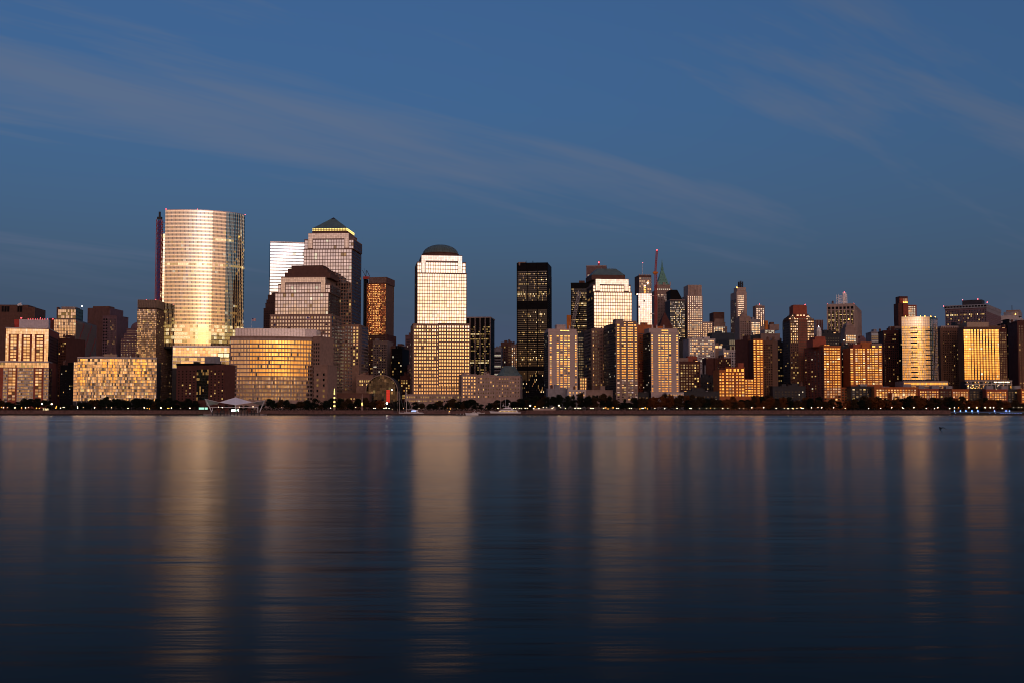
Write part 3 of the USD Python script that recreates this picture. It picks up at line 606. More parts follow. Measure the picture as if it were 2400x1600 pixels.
for i in range(NF):
    z1 = ztop - i * fh; z0 = z1 - fh
    lobby = i >= 31
    obj('spandrel_band', strip(P_, z1 - fh * (0.40 if not lobby else 0.22), z1, -0.05, 0.28), 'steel' if True else 'glass', G)
    brightrow = i in (14,)
    amber = i == 7
    for k, fr in enumerate(frs):
        u = (us[k] + us[k + 1]) / 2
        if lobby: mt = RNG.choices(('lit_bright', 'lit', 'glass'), (0.45, 0.35, 0.2))[0] if (u > 500 or u < 440) else RNG.choices(('mirror', 'lit_bright', 'lit'), (0.75, 0.1, 0.15))[0]
        elif brightrow: mt = RNG.choices(('lit', 'lit_bright', 'glass'), (0.6, 0.25, 0.15))[0]
        elif amber and 500 < u < 545: mt = RNG.choices(('lit_bright', 'lit', 'glass'), (0.4, 0.35, 0.25))[0]
        elif i < 4: mt = 'glass_strip'
        else: mt = RNG.choices(('glass_strip', 'glass_dim', 'lit', 'lit_dim', 'lit_white'), (0.72, 0.12, 0.03, 0.10, 0.03) if i < 24 else (0.62, 0.12, 0.09, 0.13, 0.04))[0]
        if i in (24, 36) : mt = 'glass_dim'
        half = fr.length / 2
        for q in range(2 if k < 26 else 1):
            a0, a1 = (q * half + 0.08, (q + 1) * half - 0.08) if k < 26 else (0.1, fr.length - 0.1)
            win.setdefault(mt, MB()).add(box_pts(fr, a0, a1, z0 + 0.03, z1 - fh * (0.41 if not lobby else 0.23), -0.05, 0.06), PANE_F)
for k, fr in enumerate(frs):
    for q in ((0.0, 0.5) if k < 26 else (0.0,)):
        deep = 0.42 if (k % 4 == 0 and q == 0) or k >= 26 else 0.34
        w_ = 0.12 if k < 26 else 0.22
        mul.box(fr, q * fr.length - w_, q * fr.length + w_, zbase, ztop, -0.05, deep)
obj('mullions', mul.mesh(), 'steel', G, kind='stuff')
for mt, mb in win.items(): obj('lit_windows' if mt.startswith('lit') else 'windows', mb.mesh(), mt, G, kind='stuff')
obj('roof_edge', strip(P_, ztop + 0.02, ztop + 1.0, -0.6, 0.45), 'panel_pink', G)
bm = MB()
for q in (0, 12, len(P_) - 1): bm.sphere((P_[q][0], P_[q][1] + 1, ztop + 1.6), 0.5)
obj('beacon', bm.mesh(), 'lamp_red', G)
# narrow bay on the left and podium of tall glazed halls
bay = Bld('x', '', Y0 + 10, 14, 374.8, 387.5, 600, share=type('q', (), {'path': G}))
tb = bay.tier(374.8, 387.5, 548, mat='charcoal', d=40)
rw = bay.rows_v(tb, 549, 800, 8.6, 0.86)
bay.grid(bay.front(tb), bay.even(0.2, tb['s1'] - tb['s0'] - 0.2, 2, 0.92), rw, [('mirror', 0.85), ('lit_bright', 0.1), ('glass', 0.05)], wall='steel', relief=0.2)
bay.done()
pod = Bld('x', '', Y0 - 6, 11, 405, 538.5, 830, share=type('q', (), {'path': G}), d=50)
tp = pod.tier(405, 538.5, 811.5, mat='charcoal')
L = tp['s1'] - tp['s0']
pod.grid(pod.front(tp), pod.even(0.3, L - 0.3, 21, 0.92), pod.rows_v(tp, 814, 834, 6.7, 0.9), [('glass', 0.93), ('lit_orange', 0.04), ('glass_dark', 0.03)], wall='panel_pink', relief=0.2, tilt=0.4)
pod.grid(pod.front(tp), pod.even(0.3, L - 0.3, 14, 0.92), pod.rows_v(tp, 837, 862, 8, 0.8), [('lit_dim', 0.35), ('glass', 0.4), ('lit', 0.25)], wall='panel_pink', relief=0.2)
sp = pod.tier(510, 538.5, 826, 838, off=-0.5, d=3, mat='charcoal'); 
pod.grid(pod.front(sp), pod.even(0.4, sp['s1'] - sp['s0'] - 0.4, 2, 0.9), pod.rows_v(sp, 826, 838, 12, 0.7), [('lit_bright', 1)], wall='panel_pink', relief=0)
pod.parapet(tp, 0.8, mat='panel_pink'); pod.done()

# construction hoist beside it
def lattice(mb, c0, c1, w, step, r=0.22):
    c0, c1 = np.array(c0, float), np.array(c1, float); d = c1 - c0; L = np.linalg.norm(d); d /= L
    a = np.cross(d, [0, 1.0, 0]); a /= np.linalg.norm(a); b = np.cross(d, a)
    k = max(2, int(L / step)); cor = [(-1, -1), (1, -1), (1, 1), (-1, 1)]
    for i, j in cor: mb.bar(c0 + (a * i + b * j) * w / 2, c1 + (a * i + b * j) * w / 2, r)
    for q in range(k):
        p, s = c0 + d * L * q / k, c0 + d * L * (q + 1) / k
        for (i, j), (m_, n_) in zip(cor, cor[1:] + cor[:1]):
            mb.bar(p + (a * i + b * j) * w / 2, s + (a * m_ + b * n_) * w / 2, r * 0.6); mb.bar(p + (a * i + b * j) * w / 2, p + (a * m_ + b * n_) * w / 2, r * 0.6)
    return mb
hp, ht = at(369, 960, Y0 + 4), at(371.5, 515, Y0 + 4)
H = thing('construction_hoist', 'thin red lattice hoist tower standing beside the curved glass tower', 'hoist', (hp[0], hp[1], GZ))
xm = (hp[0] + ht[0]) / 2
obj('mast', lattice(MB(), (xm, Y0 + 4, GZ), (xm, Y0 + 4, ht[2]), 6.0, 6.0, 0.28).mesh(), 'red_paint', H)
obj('shaft_panel', MB().box(Frame((xm - 1.7, Y0 + 3), (1, 0), (0, -1), 3.4), 0, 3.4, GZ, ht[2] - 1, -1.5, 0).mesh(), 'blue_paint', H)
tie = MB()
for q in range(40):
    z = ht[2] - 4 - q * 5.4
    tie.bar((xm, Y0 + 4, z), (P_[0][0], Y0 + 4, z), 0.2)
obj('tie_bar', tie.mesh(), 'red_paint', H, kind='stuff')
tz = at(372, 497, Y0 + 4)[2]
obj('hoist_head', MB().box(Frame((xm - 2.6, Y0 + 2), (1, 0), (0, -1), 5), 0, 5.2, ht[2], ht[2] + 3, -4, 0).bar((xm, Y0 + 4, ht[2] + 3), (xm, Y0 + 4, tz), 1.0).mesh(), 'charcoal', H)

# ---------------------------------------------------------------- curved granite office block on the left of the cove
Y0 = 1345
us = list(np.linspace(540, 733, 27))
P_, ns = march(Y0, us, 860, lambda u: -7 + (u - 540) / 193 * 34)
C = thing('curved_office_block', 'low curved granite office block with pale ribbed top storey and amber windows', 'building', (P_[13][0], P_[13][1], GZ))
zr = CZ + ray(1200, 788.5)[1] * Y0
bk = np.array([0.05, 1.0]); frs = seg_frames(P_)
back = [P_[-1] + bk * 46 + np.array([3.5, 0]), P_[0] + bk * 46]
obj('wall', prism(list(P_) + back, GZ - 0.5, zr), 'granite_pale', C)
vs = [796 + (938 - 796) * q / 15 for q in range(16)]
cnt = 0; mb2 = {}; band = MB(); pier = MB()
for i in range(15):
    z1, z0 = CZ + ray(1200, vs[i])[1] * Y0, CZ + ray(1200, vs[i + 1])[1] * Y0; h = z1 - z0
    b_ = strip(P_, z1 - h * 0.16, z1 + h * 0.13, -0.05, 0.30); obj('floor_band', b_, 'granite_pale', C)
    for k, fr in enumerate(frs):
        for q in (0, 1):
            L = fr.length / 2; a0, a1 = q * L + (0.32 if q == 0 else 0.1), (q + 1) * L - (0.1 if q == 0 else 0.32)
            mt = 'glass_dark' if RNG.random() < 0.04 else 'lit_dim' if RNG.random() < 0.03 else 'glass_rough' if i > 8 else 'mirror_gold' if k > 5 else 'glass'  # reflected amber painted by giving only some bays the warm glass
            pts = box_pts(fr, a0, a1, z0 + h * 0.15, z1 - h * 0.18, -0.05, 0.05)
            j1, j2 = NR.normal(0, 0.004 if i < 10 else 0.012, 2); pts[4:, :2] += (np.array([-j1 - j2, j1 - j2, j1 + j2, -j1 + j2]) * L)[:, None] * fr.n
            if cnt < 300 and q == 0: cnt += 1; obj('window', (pts, PANE_F), mt, C)
            else: mb2.setdefault(mt, MB()).add(pts, PANE_F)
for k, fr in enumerate(frs):
    obj('pier', MB().box(fr, -0.30, 0.30, GZ, CZ + ray(1200, 796)[1] * Y0, -0.05, 0.38).mesh(), 'granite_pale', C)
for mt, mb in mb2.items(): obj('lit_windows' if mt.startswith('lit') else 'windows', mb.mesh(), mt, C, kind='stuff')
T_, _ = march(Y0 + 5, list(np.linspace(551.6, 716, 24)), 780, lambda u: -3 + (u - 551) / 165 * 20)
zt = CZ + ray(1200, 770.5)[1] * (Y0 + 5)
e_ = T_[-1] + (T_[-1] - T_[-2]) * 1.0; 
T2 = np.vstack([T_, [T_[-1] + np.array([11.5, 7.0])]])
obj('top_storey', prism(list(T2) + [T2[-1] + bk * 24, T_[0] + bk * 30], zr - 0.2, zt), 'panel_pink', C)
ribs = MB()
for fr in seg_frames(T2):
    ribs.box(fr, -0.10, 0.10, zr, zt + 0.5, -0.05, 0.35)
    obj('top_panel', MB().box(fr, 0.14, fr.length - 0.14, zr + 0.15, zt - 0.15, -0.05, 0.14).mesh(), 'panel_pink', C)
obj('rib', ribs.mesh(), 'brown', C, kind='stuff')
obj('cornice', strip(T2, zt - 0.1, zt + 0.5, -0.6, 0.7), 'panel_pink', C)
obj('cornice', strip(P_, zr - 1.4, zr + 0.4, -0.5, 0.45), 'granite', C)
q_ = type('q', (), {'path': C})
B, t = simple('x', '', 1358, -22, 733.5, 751, 790, 'granite', 5, 9.5, [('glass_dark', 1)], d=30, share=q_, fin=True, plant=0)
B, t = simple('x', '', 1348, -12, 736, 768, 856, 'granite', 14, 12, [('glass_dark', 0.8), ('lit_dim', 0.2)], d=30, share=q_, fw=0.3, fh=0.45, plant=0, vb=934)
B, t = simple('x', '', 1352, 0, 527, 541, 858, 'granite_pale', 7, 9, [('glass_dim', 1)], d=30, share=q_, plant=0, fw=0.4, fh=0.5)
# flag poles above it
def flag(u, v, vpole, Y, label):
    p, q = at(u, vpole, Y), at(u, v - 7, Y)
    F = thing('flag', label, 'flag', p)
    obj('pole', MB().tube(p, q, 0.12, 0.08).mesh(), 'white_paint', F)
    w, h = 4.6, 2.9; z1 = q[2] - 0.1
    def cloth(x0, x1, a, b, nx=8):
        x = np.linspace(x0, x1, nx); yy = np.sin(x * 2.1) * 0.25 * (x / w)
        v = np.vstack([np.c_[p[0] + 0.1 + x, p[1] + yy, z1 - b + 0 * x - x * 0.08], np.c_[p[0] + 0.1 + x, p[1] + yy, z1 - a + 0 * x - x * 0.08]])
        i = np.arange(nx - 1); return v, np.stack([i, i + 1, i + 1 + nx, i + nx], 1)
    for r in range(13): obj('stripe', cloth(w * 0.42 if r < 7 else 0, w, h * r / 13, h * (r + 1) / 13), 'red_paint' if r % 2 == 0 else 'white_paint', F)
    obj('canton', cloth(0, w * 0.42, 0, h * 7 / 13, 5), 'blue_paint', F)
flag(590, 753, 770, 1355, 'small striped flag on a pole above the roof of the curved office block')
flag(719, 750, 772, 1352, 'small dark red flag in front of the stepped crown tower')

# ---------------------------------------------------------------- far left
B = Bld('broad_brown_block', 'broad dark brown windowless block at the far left skyline edge', 1900, 6, -40, 82, 720, d=60)
t = B.tier(-40, 82, 720, mat='brown'); t2 = B.tier(-40, 66, 714.5, 722, off=1, d=40, mat='brown')
L = t['s1'] - t['s0']
for i in range(30): B.m('wall_rib', 'brown').box(B.front(t), i * L / 30, i * L / 30 + 0.7, GZ, t['z1'], -0.05, 0.5)
for a in (4, 10.5, 17, 41, 47): 
    s0 = B.S(a, 725) - t['s0']; B.m('louvre', 'black').box(B.front(t), s0, s0 + 3.4, B.Zv(731, 20), B.Zv(718, 20), -0.05, 0.55)
B.m('roof_dish', 'white_paint').bar(at(42, 716, 1905), at(50, 712, 1905), 1.6).bar(at(46, 716, 1905), at(52, 715, 1905), 0.8)
B.done()

# brick and pale glass apartment block, front left
B = Bld('brick_apartment_block', 'brick apartment block with pale glass frame and violet louvred rooftop', 1345, 14, 13.4, 113.8, 770, 139, indiv=True)
t = B.tier(13.4, 113.8, 769.4, mat='brick_red'); B.parapet(t, 0.8, mat='white_stone')
lo = B.tier(-45, 113.8, 847, off=-1.2, d=30, mat='brick_red'); B.parapet(lo, 0.8, mat='white_stone')
fr = B.front(t); W = lambda a, b, tt=t, v=800: (B.S(a, v, tt['off']) - tt['s0'], B.S(b, v, tt['off']) - tt['s0'])
Z = lambda v, tt=t: B.Zv(v, tt['sm'], tt['off'])
def panels(fr, a0, a1, z0, z1, kx, kz, mt='glass_pale', part='glass_panel', tilt=0.006, h=0.3, ind=False):
    for i in range(kx):
        for j in range(kz):
            p = box_pts(fr, a0 + (a1 - a0) * i / kx + 0.06, a0 + (a1 - a0) * (i + 1) / kx - 0.06, z0 + (z1 - z0) * j / kz + 0.06, z0 + (z1 - z0) * (j + 1) / kz - 0.06, -0.05, h)
            j1, j2 = NR.normal(0, tilt, 2); p[4:, :2] += (np.array([-j1 - j2, j1 - j2, j1 + j2, -j1 + j2]))[:, None] * fr.n
            m_ = mt if isinstance(mt, str) else RNG.choices([x[0] for x in mt], [x[1] for x in mt])[0]
            if ind: obj(part, (p, PANE_F), m_, B.path)
            else: B.m(part if not m_.startswith('lit') else 'lit_windows', m_).add(p, PANE_F)
panels(fr, *W(13.6, 113.6), Z(783.5), Z(771), 24, 2)
for a, b in ((13.6, 20.5), (44, 50.5), (75, 82), (104, 113.6)): panels(fr, *W(a, b), Z(846), Z(783.7), 2, 12)
for pr in (((25, 31.5), (32.3, 38.5)), ((55.5, 62), (63, 70)), ((86, 93), (94, 100.5))):
    B.grid(fr, [W(*c) for c in pr], B.rows_v(t, 784.5, 846, 7.05, 0.68), [('glass', 0.93), ('glass_dark', 0.05), ('lit', 0.02)], wall='brick_red', relief=0.15, span=W(pr[0][0] - 3, pr[1][1] + 3), tilt=0.35)
fr2 = B.front(lo); Z2 = lambda v: B.Zv(v, lo['sm'], lo['off'])
W2 = lambda a, b: W(a, b, lo, 880)
panels(fr2, *W2(-45, 113.6), Z2(860.5), Z2(849), 34, 2, mt=[('glass_pale', 0.75), ('glass_dim', 0.15), ('lit', 0.1)])
for pr in (((20, 28), (29.5, 36)), ((83, 90), (91, 97.5)), ((-16, -9), (-8, -1))):
    B.grid(fr2, [W2(*c) for c in pr], B.rows_v(lo, 861.5, 938, 7.0, 0.66), [('glass_rough', 0.6), ('glass', 0.25), ('glass_dark', 0.07), ('lit_dim', 0.08)], wall='brick_red', relief=0.15, span=W2(pr[0][0] - 2.5, pr[1][1] + 3), tilt=0.7)
for a, b, k in ((41, 78, 9), (103, 113.6, 4), (8, 17.5, 3)):
    B.grid(fr2, B.even(*W2(a, b), k, 0.82), B.rows_v(lo, 861.5, 947, 7.0, 0.66), [('glass_rough', 0.74), ('glass_dim', 0.1), ('glass_dark', 0.06), ('lit', 0.05), ('lit_dim', 0.05)], wall='white_stone', relief=0.2, span=W2(a - 0.6, b + 0.6), tilt=1.2, indiv=False)
B.m('floor_band', 'white_stone').box(fr2, 0, fr2.length, Z2(848.6), Z2(846.6), -0.05, 0.5)
rs = B.right(t)
B.grid(rs, B.even(2, t['d'] - 2, 9, 0.5), B.rows_v(t, 784, 846, 7, 0.5), [('glass_dark', 0.9), ('glass_dim', 0.1)], wall='brick_dark', relief=0.15, indiv=False)
B.grid(B.right(lo), B.even(1, lo['d'] - 1, 6, 0.5), B.rows_v(lo, 860, 935, 7, 0.5), [('glass_dark', 0.88), ('lit', 0.06), ('lit_dim', 0.06)], wall='brick_dark', relief=0.15, indiv=False)
ph = B.tier(45, 114, 749, 770, off=8, d=14, mat='louvre', part='penthouse'); L = ph['s1'] - ph['s0']
for i in range(18): B.m('louvre_slat', 'louvre').box(B.front(ph), 0, L, ph['z0'] + 0.4 + i * (ph['z1'] - ph['z0']) / 18.5, ph['z0'] + 0.75 + i * (ph['z1'] - ph['z0']) / 18.5, -0.05, 0.3)
pr_ = B.tier(33.5, 44.8, 748.5, 770, off=9, d=12, mat='red_paint', part='penthouse')
for i in range(9): B.beacon(66 + i * 5.6, 748.3, 8, 0.3)
for u in (49, 51, 95): B.beacon(u, 745.8, 10, 0.4)
B.plant(t, 3, 'granite_dark', (1, 2)); B.done()

simple('brown_side_block', 'narrow dark brown brick block between the brick apartment block and the fin-clad tower', 1425, -12, 137, 156, 794, 'brick_dark', 4, 6, [('glass_dark', 0.85), ('lit', 0.08), ('lit_dim', 0.07)], d=40, vb=935)

# fin-clad tower behind
B = Bld('fin_clad_tower', 'tower with golden gridded glass front and terracotta finned side', 1500, 7, 126.5, 178, 748, 226.5)
t = B.tier(126.5, 178, 748, mat='bronze'); L = t['s1'] - t['s0']
B.grid(B.front(t), B.even(0.2, L - 0.2, 14, 0.72), B.rows_v(t, 749, 864, 6.9, 0.82), [('glass', 0.74), ('glass_dim', 0.2), ('lit_bright', 0.03), ('lit_dim', 0.03)], wall='bronze', relief=0.25, tilt=0.3)
rs = B.right(t); rr_ = B.rows_v(t, 752, 836, 6.9, 0.8)
for j, (z0, z1) in enumerate(rr_):
    for i in range(24):
        a = (i + 0.25 * (j % 3)) * t['d'] / 25
        obj('fin', MB().box(rs, a, a + t['d'] / 25 * 0.45, z0 - 0.5, z1 + 0.4, -0.05, 0.45).mesh(), 'bronze' if (i + j) % 9 else 'red_paint', B.path) if (i * 12 + j) % 1 == 0 and j * 24 + i < 290 else B.m('fins', 'bronze').box(rs, a, a + t['d'] / 25 * 0.45, z0 - 0.5, z1 + 0.4, -0.05, 0.45)
t2 = B.tier(136, 178, 724.5, 748, off=1.5, d=38, mat='charcoal', part='upper_storeys'); L = t2['s1'] - t2['s0']
B.grid(B.front(t2), B.even(0.2, L - 0.2, 11, 0.9), B.rows_v(t2, 725.5, 746.5, 6.9, 0.86), [('glass_olive', 0.35), ('glass_pale', 0.65)], wall='bronze', relief=0.15)
B.grid(B.right(t2), B.even(0.2, t2['d'] - 0.2, 9, 0.9), B.rows_v(t2, 722, 746, 8, 0.86), [('glass_green', 1)], wall='charcoal', relief=0.15)
B.tier(144, 176, 719, 725, off=4, d=26, mat='limestone_dark', part='penthouse'); B.tier(133, 137, 720, 748, off=5, d=10, mat='brown', part='penthouse')
t3 = B.tier(115, 126, 745.5, 800, off=6, d=14, mat='brick_dark', part='rear_wing')
B.beacon(124, 748, 4, 0.5); B.done()
lp = at(192, 718, 1500)
Lm = thing('roof_floodlight', 'dazzling white floodlight on the roof edge of the fin-clad tower', 'lamp', (lp[0], lp[1], lp[2] - 6))
obj('bulb', MB().sphere(lp, 1.1, 2).mesh(), 'lamp_white', Lm); obj('post', MB().tube(lp - [0, 0, 7], lp - [0, 0, 0.8], 0.15, 0.15).mesh(), 'charcoal', Lm)

B = Bld('ribbed_dark_tower', 'dark plum tower with close vertical ribs behind the fin-clad tower', 1800, -4, 206, 258, 719, d=50)
t = B.tier(206, 258.5, 722, mat='plum'); L = t['s1'] - t['s0']
for i in range(26): B.m('wall_rib', 'brown').box(B.front(t), i * L / 26, i * L / 26 + 0.6, GZ, t['z1'], -0.05, 0.6)
B.tier(218, 256, 718, 723, off=3, d=20, mat='brown', part='penthouse'); B.done()
B, t = simple('violet_grid_tower', 'violet gridded tower with a column of dark diamonds on its corner', 1760, -6, 241, 274, 741, 'plum', 3.0, 4.6, [('glass_dim', 0.5), ('glass_dark', 0.45), ('lit_dim', 0.05)], d=40, vb=840, marg=(0.32, 0.03), litrow=0.06, fin=False, plant=0)
fr = B.front(t)
for j in range(13):
    for x in (2.2, 6.0):
        z = t['z1'] - 5 - j * 4.6; p = fr.pt(np.array([x - 1.5, x, x + 1.5, x]), np.array([z, z - 2, z, z + 2]), np.full(4, 0.02)); q = fr.pt(np.array([x - 1.5, x, x + 1.5, x]), np.array([z, z - 2, z, z + 2]), np.full(4, 0.3))
        obj('diamond_panel', (np.vstack([p, q]), CUBE_F), 'black', B.path)
B.done()

# long low glass apartment block by the trees
Y0 = 1335
us = list(np.linspace(182, 367.5, 64))
B = Bld('long_glass_block', 'long low glass apartment block with thin white floor lines and patchy amber panes', Y0, 13, 173, 367.5, 838, indiv=True, d=34)
t = B.tier(182, 367.5, 837.5, mat='charcoal', part='core'); L = t['s1'] - t['s0']; fr = B.front(t)
rows = B.rows_v(t, 840, 939, 7.0, 0.84)
for j, (z0, z1) in enumerate(rows):
    obj('floor_slab', MB().box(fr, -0.2, L + 0.2, z1, z1 + 0.62, -0.05, 0.55).mesh(), 'white_stone', B.path)
    x = 0.1; 
    while x < L - 0.5:
        w = RNG.choice((1.3, 1.3, 1.6, 2.2)); w = min(w, L - 0.1 - x)
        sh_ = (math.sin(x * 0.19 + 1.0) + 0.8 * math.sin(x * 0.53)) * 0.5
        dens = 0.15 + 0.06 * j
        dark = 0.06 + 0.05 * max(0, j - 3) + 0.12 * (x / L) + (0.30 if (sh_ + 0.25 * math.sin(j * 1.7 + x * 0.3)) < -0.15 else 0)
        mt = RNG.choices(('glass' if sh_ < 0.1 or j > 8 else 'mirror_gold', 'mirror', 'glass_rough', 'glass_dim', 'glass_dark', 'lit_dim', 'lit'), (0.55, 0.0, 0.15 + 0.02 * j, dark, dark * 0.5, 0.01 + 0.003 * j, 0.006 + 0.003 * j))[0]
        pts = box_pts(fr, x + 0.05, x + w - 0.05, z0 - 0.15, z1 - 0.02, -0.05, 0.05); j1, j2 = NR.normal(0, 0.002 + 0.0007 * j, 2)
        pts[4:, :2] += (np.array([-j1 - j2, j1 - j2, j1 + j2, -j1 + j2]) * w)[:, None] * fr.n
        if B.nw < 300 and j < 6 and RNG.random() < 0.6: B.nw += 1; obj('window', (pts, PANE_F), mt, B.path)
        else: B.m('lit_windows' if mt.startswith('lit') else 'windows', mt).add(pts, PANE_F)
        x += w
for i in range(17): B.m('pier', 'white_stone').box(fr, i * L / 16 - 0.12, i * L / 16 + 0.12, GZ, t['z1'], -0.05, 0.6)
B.m('roof_edge', 'white_stone').box(fr, -0.3, L + 0.3, t['z1'] - 0.5, t['z1'] + 0.6, -1, 0.7)
e2 = B.tier(173, 182, 847, off=0.5, d=25, mat='charcoal', part='end_bay')
B.grid(B.front(e2), B.even(0.2, e2['s1'] - e2['s0'] - 0.2, 3, 0.9), B.rows_v(e2, 848, 939, 7, 0.82), [('glass', 0.6), ('glass_rough', 0.3), ('lit_dim', 0.1)], wall='white_stone', relief=0.2, tilt=0.6, indiv=False)
ph = B.tier(243, 274, 829.5, 838, off=4, d=12, mat='bronze', part='penthouse')
for i in range(4): B.m('louvre_slat', 'bronze').box(B.front(ph), 0, ph['s1'] - ph['s0'], ph['z0'] + 0.6 + i * 1.0, ph['z0'] + 1.1 + i * 1.0, -0.05, 0.3)
B.plant(t, 5, 'white_stone', (0.8, 1.8)); B.done()

simple('dark_gap_block', 'black block with a few lit windows left of the long glass block', 1350, -8, 141.5, 173.5, 856.5, 'black', 5, 7, [('glass_dark', 0.86), ('lit', 0.06), ('lit_dim', 0.04), ('lit_white', 0.04)], d=40, vb=936, fw=0.4, fh=0.4)

# pink stepped tower behind
B = Bld('pink_setback_tower', 'pinkish stepped tower with rounded top between the low glass block and the dark glass tower', 1750, -3, 283, 330, 790, d=40)
pv_ = 985
for a, b, v in ((283, 335, 793), (290, 335, 782), (296.5, 335, 770.5)):
    tt = B.tier(a, b, v, off=(793 - v) * 0.2, d=30, mat='plum'); B.parapet(tt, 0.6)
    B.grid(B.front(tt), B.even(0.5, tt['s1'] - tt['s0'] - 0.5, 14, 0.45), B.rows_v(tt, v + 3, pv_ if v == 793 else v + 12, 5.2, 0.5), [('glass_dim', 0.84), ('lit', 0.06), ('lit_white', 0.06), ('lit_dim', 0.04)], wall='plum', relief=0.2) if v > 760 else None
s0, s1 = B.S(301, 765, 6), B.S(338, 765, 6); r = (s1 - s0) / 2; c = B.P + B.e * (s0 + s1) / 2 + B.b * 18
dm = trimesh.creation.revolve([(r, 0), (r, 2)] + [(r * math.cos(q), 2 + 9.5 * math.sin(q)) for q in np.linspace(0, math.pi / 2, 8)][1:], sections=24); dm.apply_translation((c[0], c[1], B.Zv(771, s0, 6)))
obj('rounded_roof', dm, 'plum', B.path, smooth=40); B.done()

# dark glass tower with louvred crown
B = Bld('louvred_crown_tower', 'dark glass apartment tower with louvred crown in front of the curved glass tower', 1362, 3, 321.5, 367.5, 725, 412.5, indiv=True)
t = B.tier(321.5, 367.5, 724, mat='brick_brown'); L = t['s1'] - t['s0']
B.grid(B.front(t), B.even(0.3, L - 0.3, 14, 0.86), B.rows_v(t, 725, 846, 4.45, 0.72), [('glass_dim', 0.55), ('glass', 0.36), ('lit', 0.035), ('lit_dim', 0.055)], wall='brick_brown', relief=0.2, tilt=0.35)
B.grid(B.right(t), B.even(0.5, t['d'] - 0.5, 18, 0.5), B.rows_v(t, 727, 930, 4.45, 0.55), [('glass_dark', 0.75), ('glass_dim', 0.17), ('lit', 0.03), ('lit_dim', 0.05)], wall='brick_brown', relief=0.2, indiv=False)
cr = B.tier(323, 367.5, 703.5, 722, off=0.8, d=t['d'] - 1.6, mat='black', part='crown_core'); L = cr['s1'] - cr['s0']
for i in range(30): obj('crown_fin', MB().box(B.front(cr), i * L / 30, i * L / 30 + 0.42, cr['z0'] + 0.4, cr['z1'] + 0.5, -0.05, 0.7).mesh(), 'bronze', B.path)
for i in range(30): obj('crown_fin', MB().box(B.right(cr), i * cr['d'] / 30, i * cr['d'] / 30 + 0.45, cr['z0'] + 0.4, cr['z1'] + 0.5, -0.05, 0.7).mesh(), 'bronze', B.path)
lw = B.tier(330, 367.5, 848.5, off=-2.0, d=20, mat='charcoal', part='lower_wing'); L = lw['s1'] - lw['s0']
B.grid(B.front(lw), B.even(0.2, L - 0.2, 14, 0.86), B.rows_v(lw, 850, 938, 7.0, 0.8), [('glass', 0.35), ('glass_rough', 0.25), ('glass_dim', 0.22), ('lit', 0.08), ('lit_dim', 0.1)], wall='white_stone', relief=0.2, tilt=0.8)
for u in (343, 365): B.beacon(u, 702.5, 4, 0.5)
B.done()

# dark brick block in front of the glazed podium
B = Bld('dark_brick_block', 'low dark red brick block with olive glass bay below the curved glass tower', 1340, -16, 414, 528, 853, d=40)
t = B.tier(414, 528, 854, mat='brick_dark'); fr = B.front(t); L = t['s1'] - t['s0']
W = lambda a, b: (B.S(a, 890) - t['s0'], B.S(b, 890) - t['s0'])
panels(fr, *W(461, 489), B.Zv(937, 30), B.Zv(865, 30), 8, 11, mt=[('glass_olive', 0.72), ('glass_dim', 0.13), ('lit_dim', 0.15)], part='bay_glazing')
for a, b, k in ((415, 459, 5), (491, 526, 4)):
    B.grid(fr, B.even(*W(a, b), k, 0.35), B.rows_v(t, 866, 937, 6.6, 0.45), [('glass_dark', 0.8), ('lit', 0.07), ('lit_white', 0.06), ('lit_dim', 0.07)], wall='brick_dark', relief=0.15, span=W(a, b))
B.tier(413, 500, 851, 854.5, off=-0.8, d=42, mat='black', part='roof_edge')
bx = B.tier(479.5, 503.5, 834.5, 853, off=6, d=12, mat='grey_stone', part='roof_box'); B.tier(454, 462, 847, 853, off=5, d=6, mat='charcoal', part='roof_box')
B.done()

# ---------------------------------------------------------------- behind and between the cove towers
B = Bld('striped_glass_tower', 'pale rectangular glass tower with thin dark stripes left of the pyramid roof tower', 1800, 13, 633.7, 722, 569, d=40)
t = B.tier(633.7, 724, 569, mat='charcoal', part='core'); L = t['s1'] - t['s0']; fr = B.front(t)
rows = B.rows_v(t, 570, 700, 7.35, 0.76)
for j, (z0, z1) in enumerate(rows):
    for i in range(12):
        p = box_pts(fr, i * L / 12 + 0.05, (i + 1) * L / 12 - 0.05, z0, z1, -0.05, 0.2); j1 = NR.normal(0, 0.002); p[4:, :2] += (np.array([-j1, -j1, j1, j1]))[:, None] * fr.n
        mt = 'lit_white' if RNG.random() < 0.02 else 'glass_silver'
        obj('glass_panel', (p, PANE_F), mt, B.path)
B.parapet(t, 1.0, mat='panel_pink'); B.done()

B = Bld('brick_deco_tower', 'dark brick stepped tower peeking out left of the stepped crown tower', 1620, -5, 618, 648, 724, d=40)
for a, v in ((618, 724), (622, 712), (624.5, 704), (628, 692.5), (636, 687)):
    tt = B.tier(a, 652, v, off=(724 - v) * 0.25, d=30, mat='brown'); B.parapet(tt, 0.8)
    if v in (724, 704): B.grid(B.front(tt), B.even(0.5, 15, 5, 0.4), B.rows_v(tt, v + 3, v + 60 if v == 724 else v + 18, 6, 0.6), [('glass_dark', 1)], wall='brown', relief=0.3)
B.done()

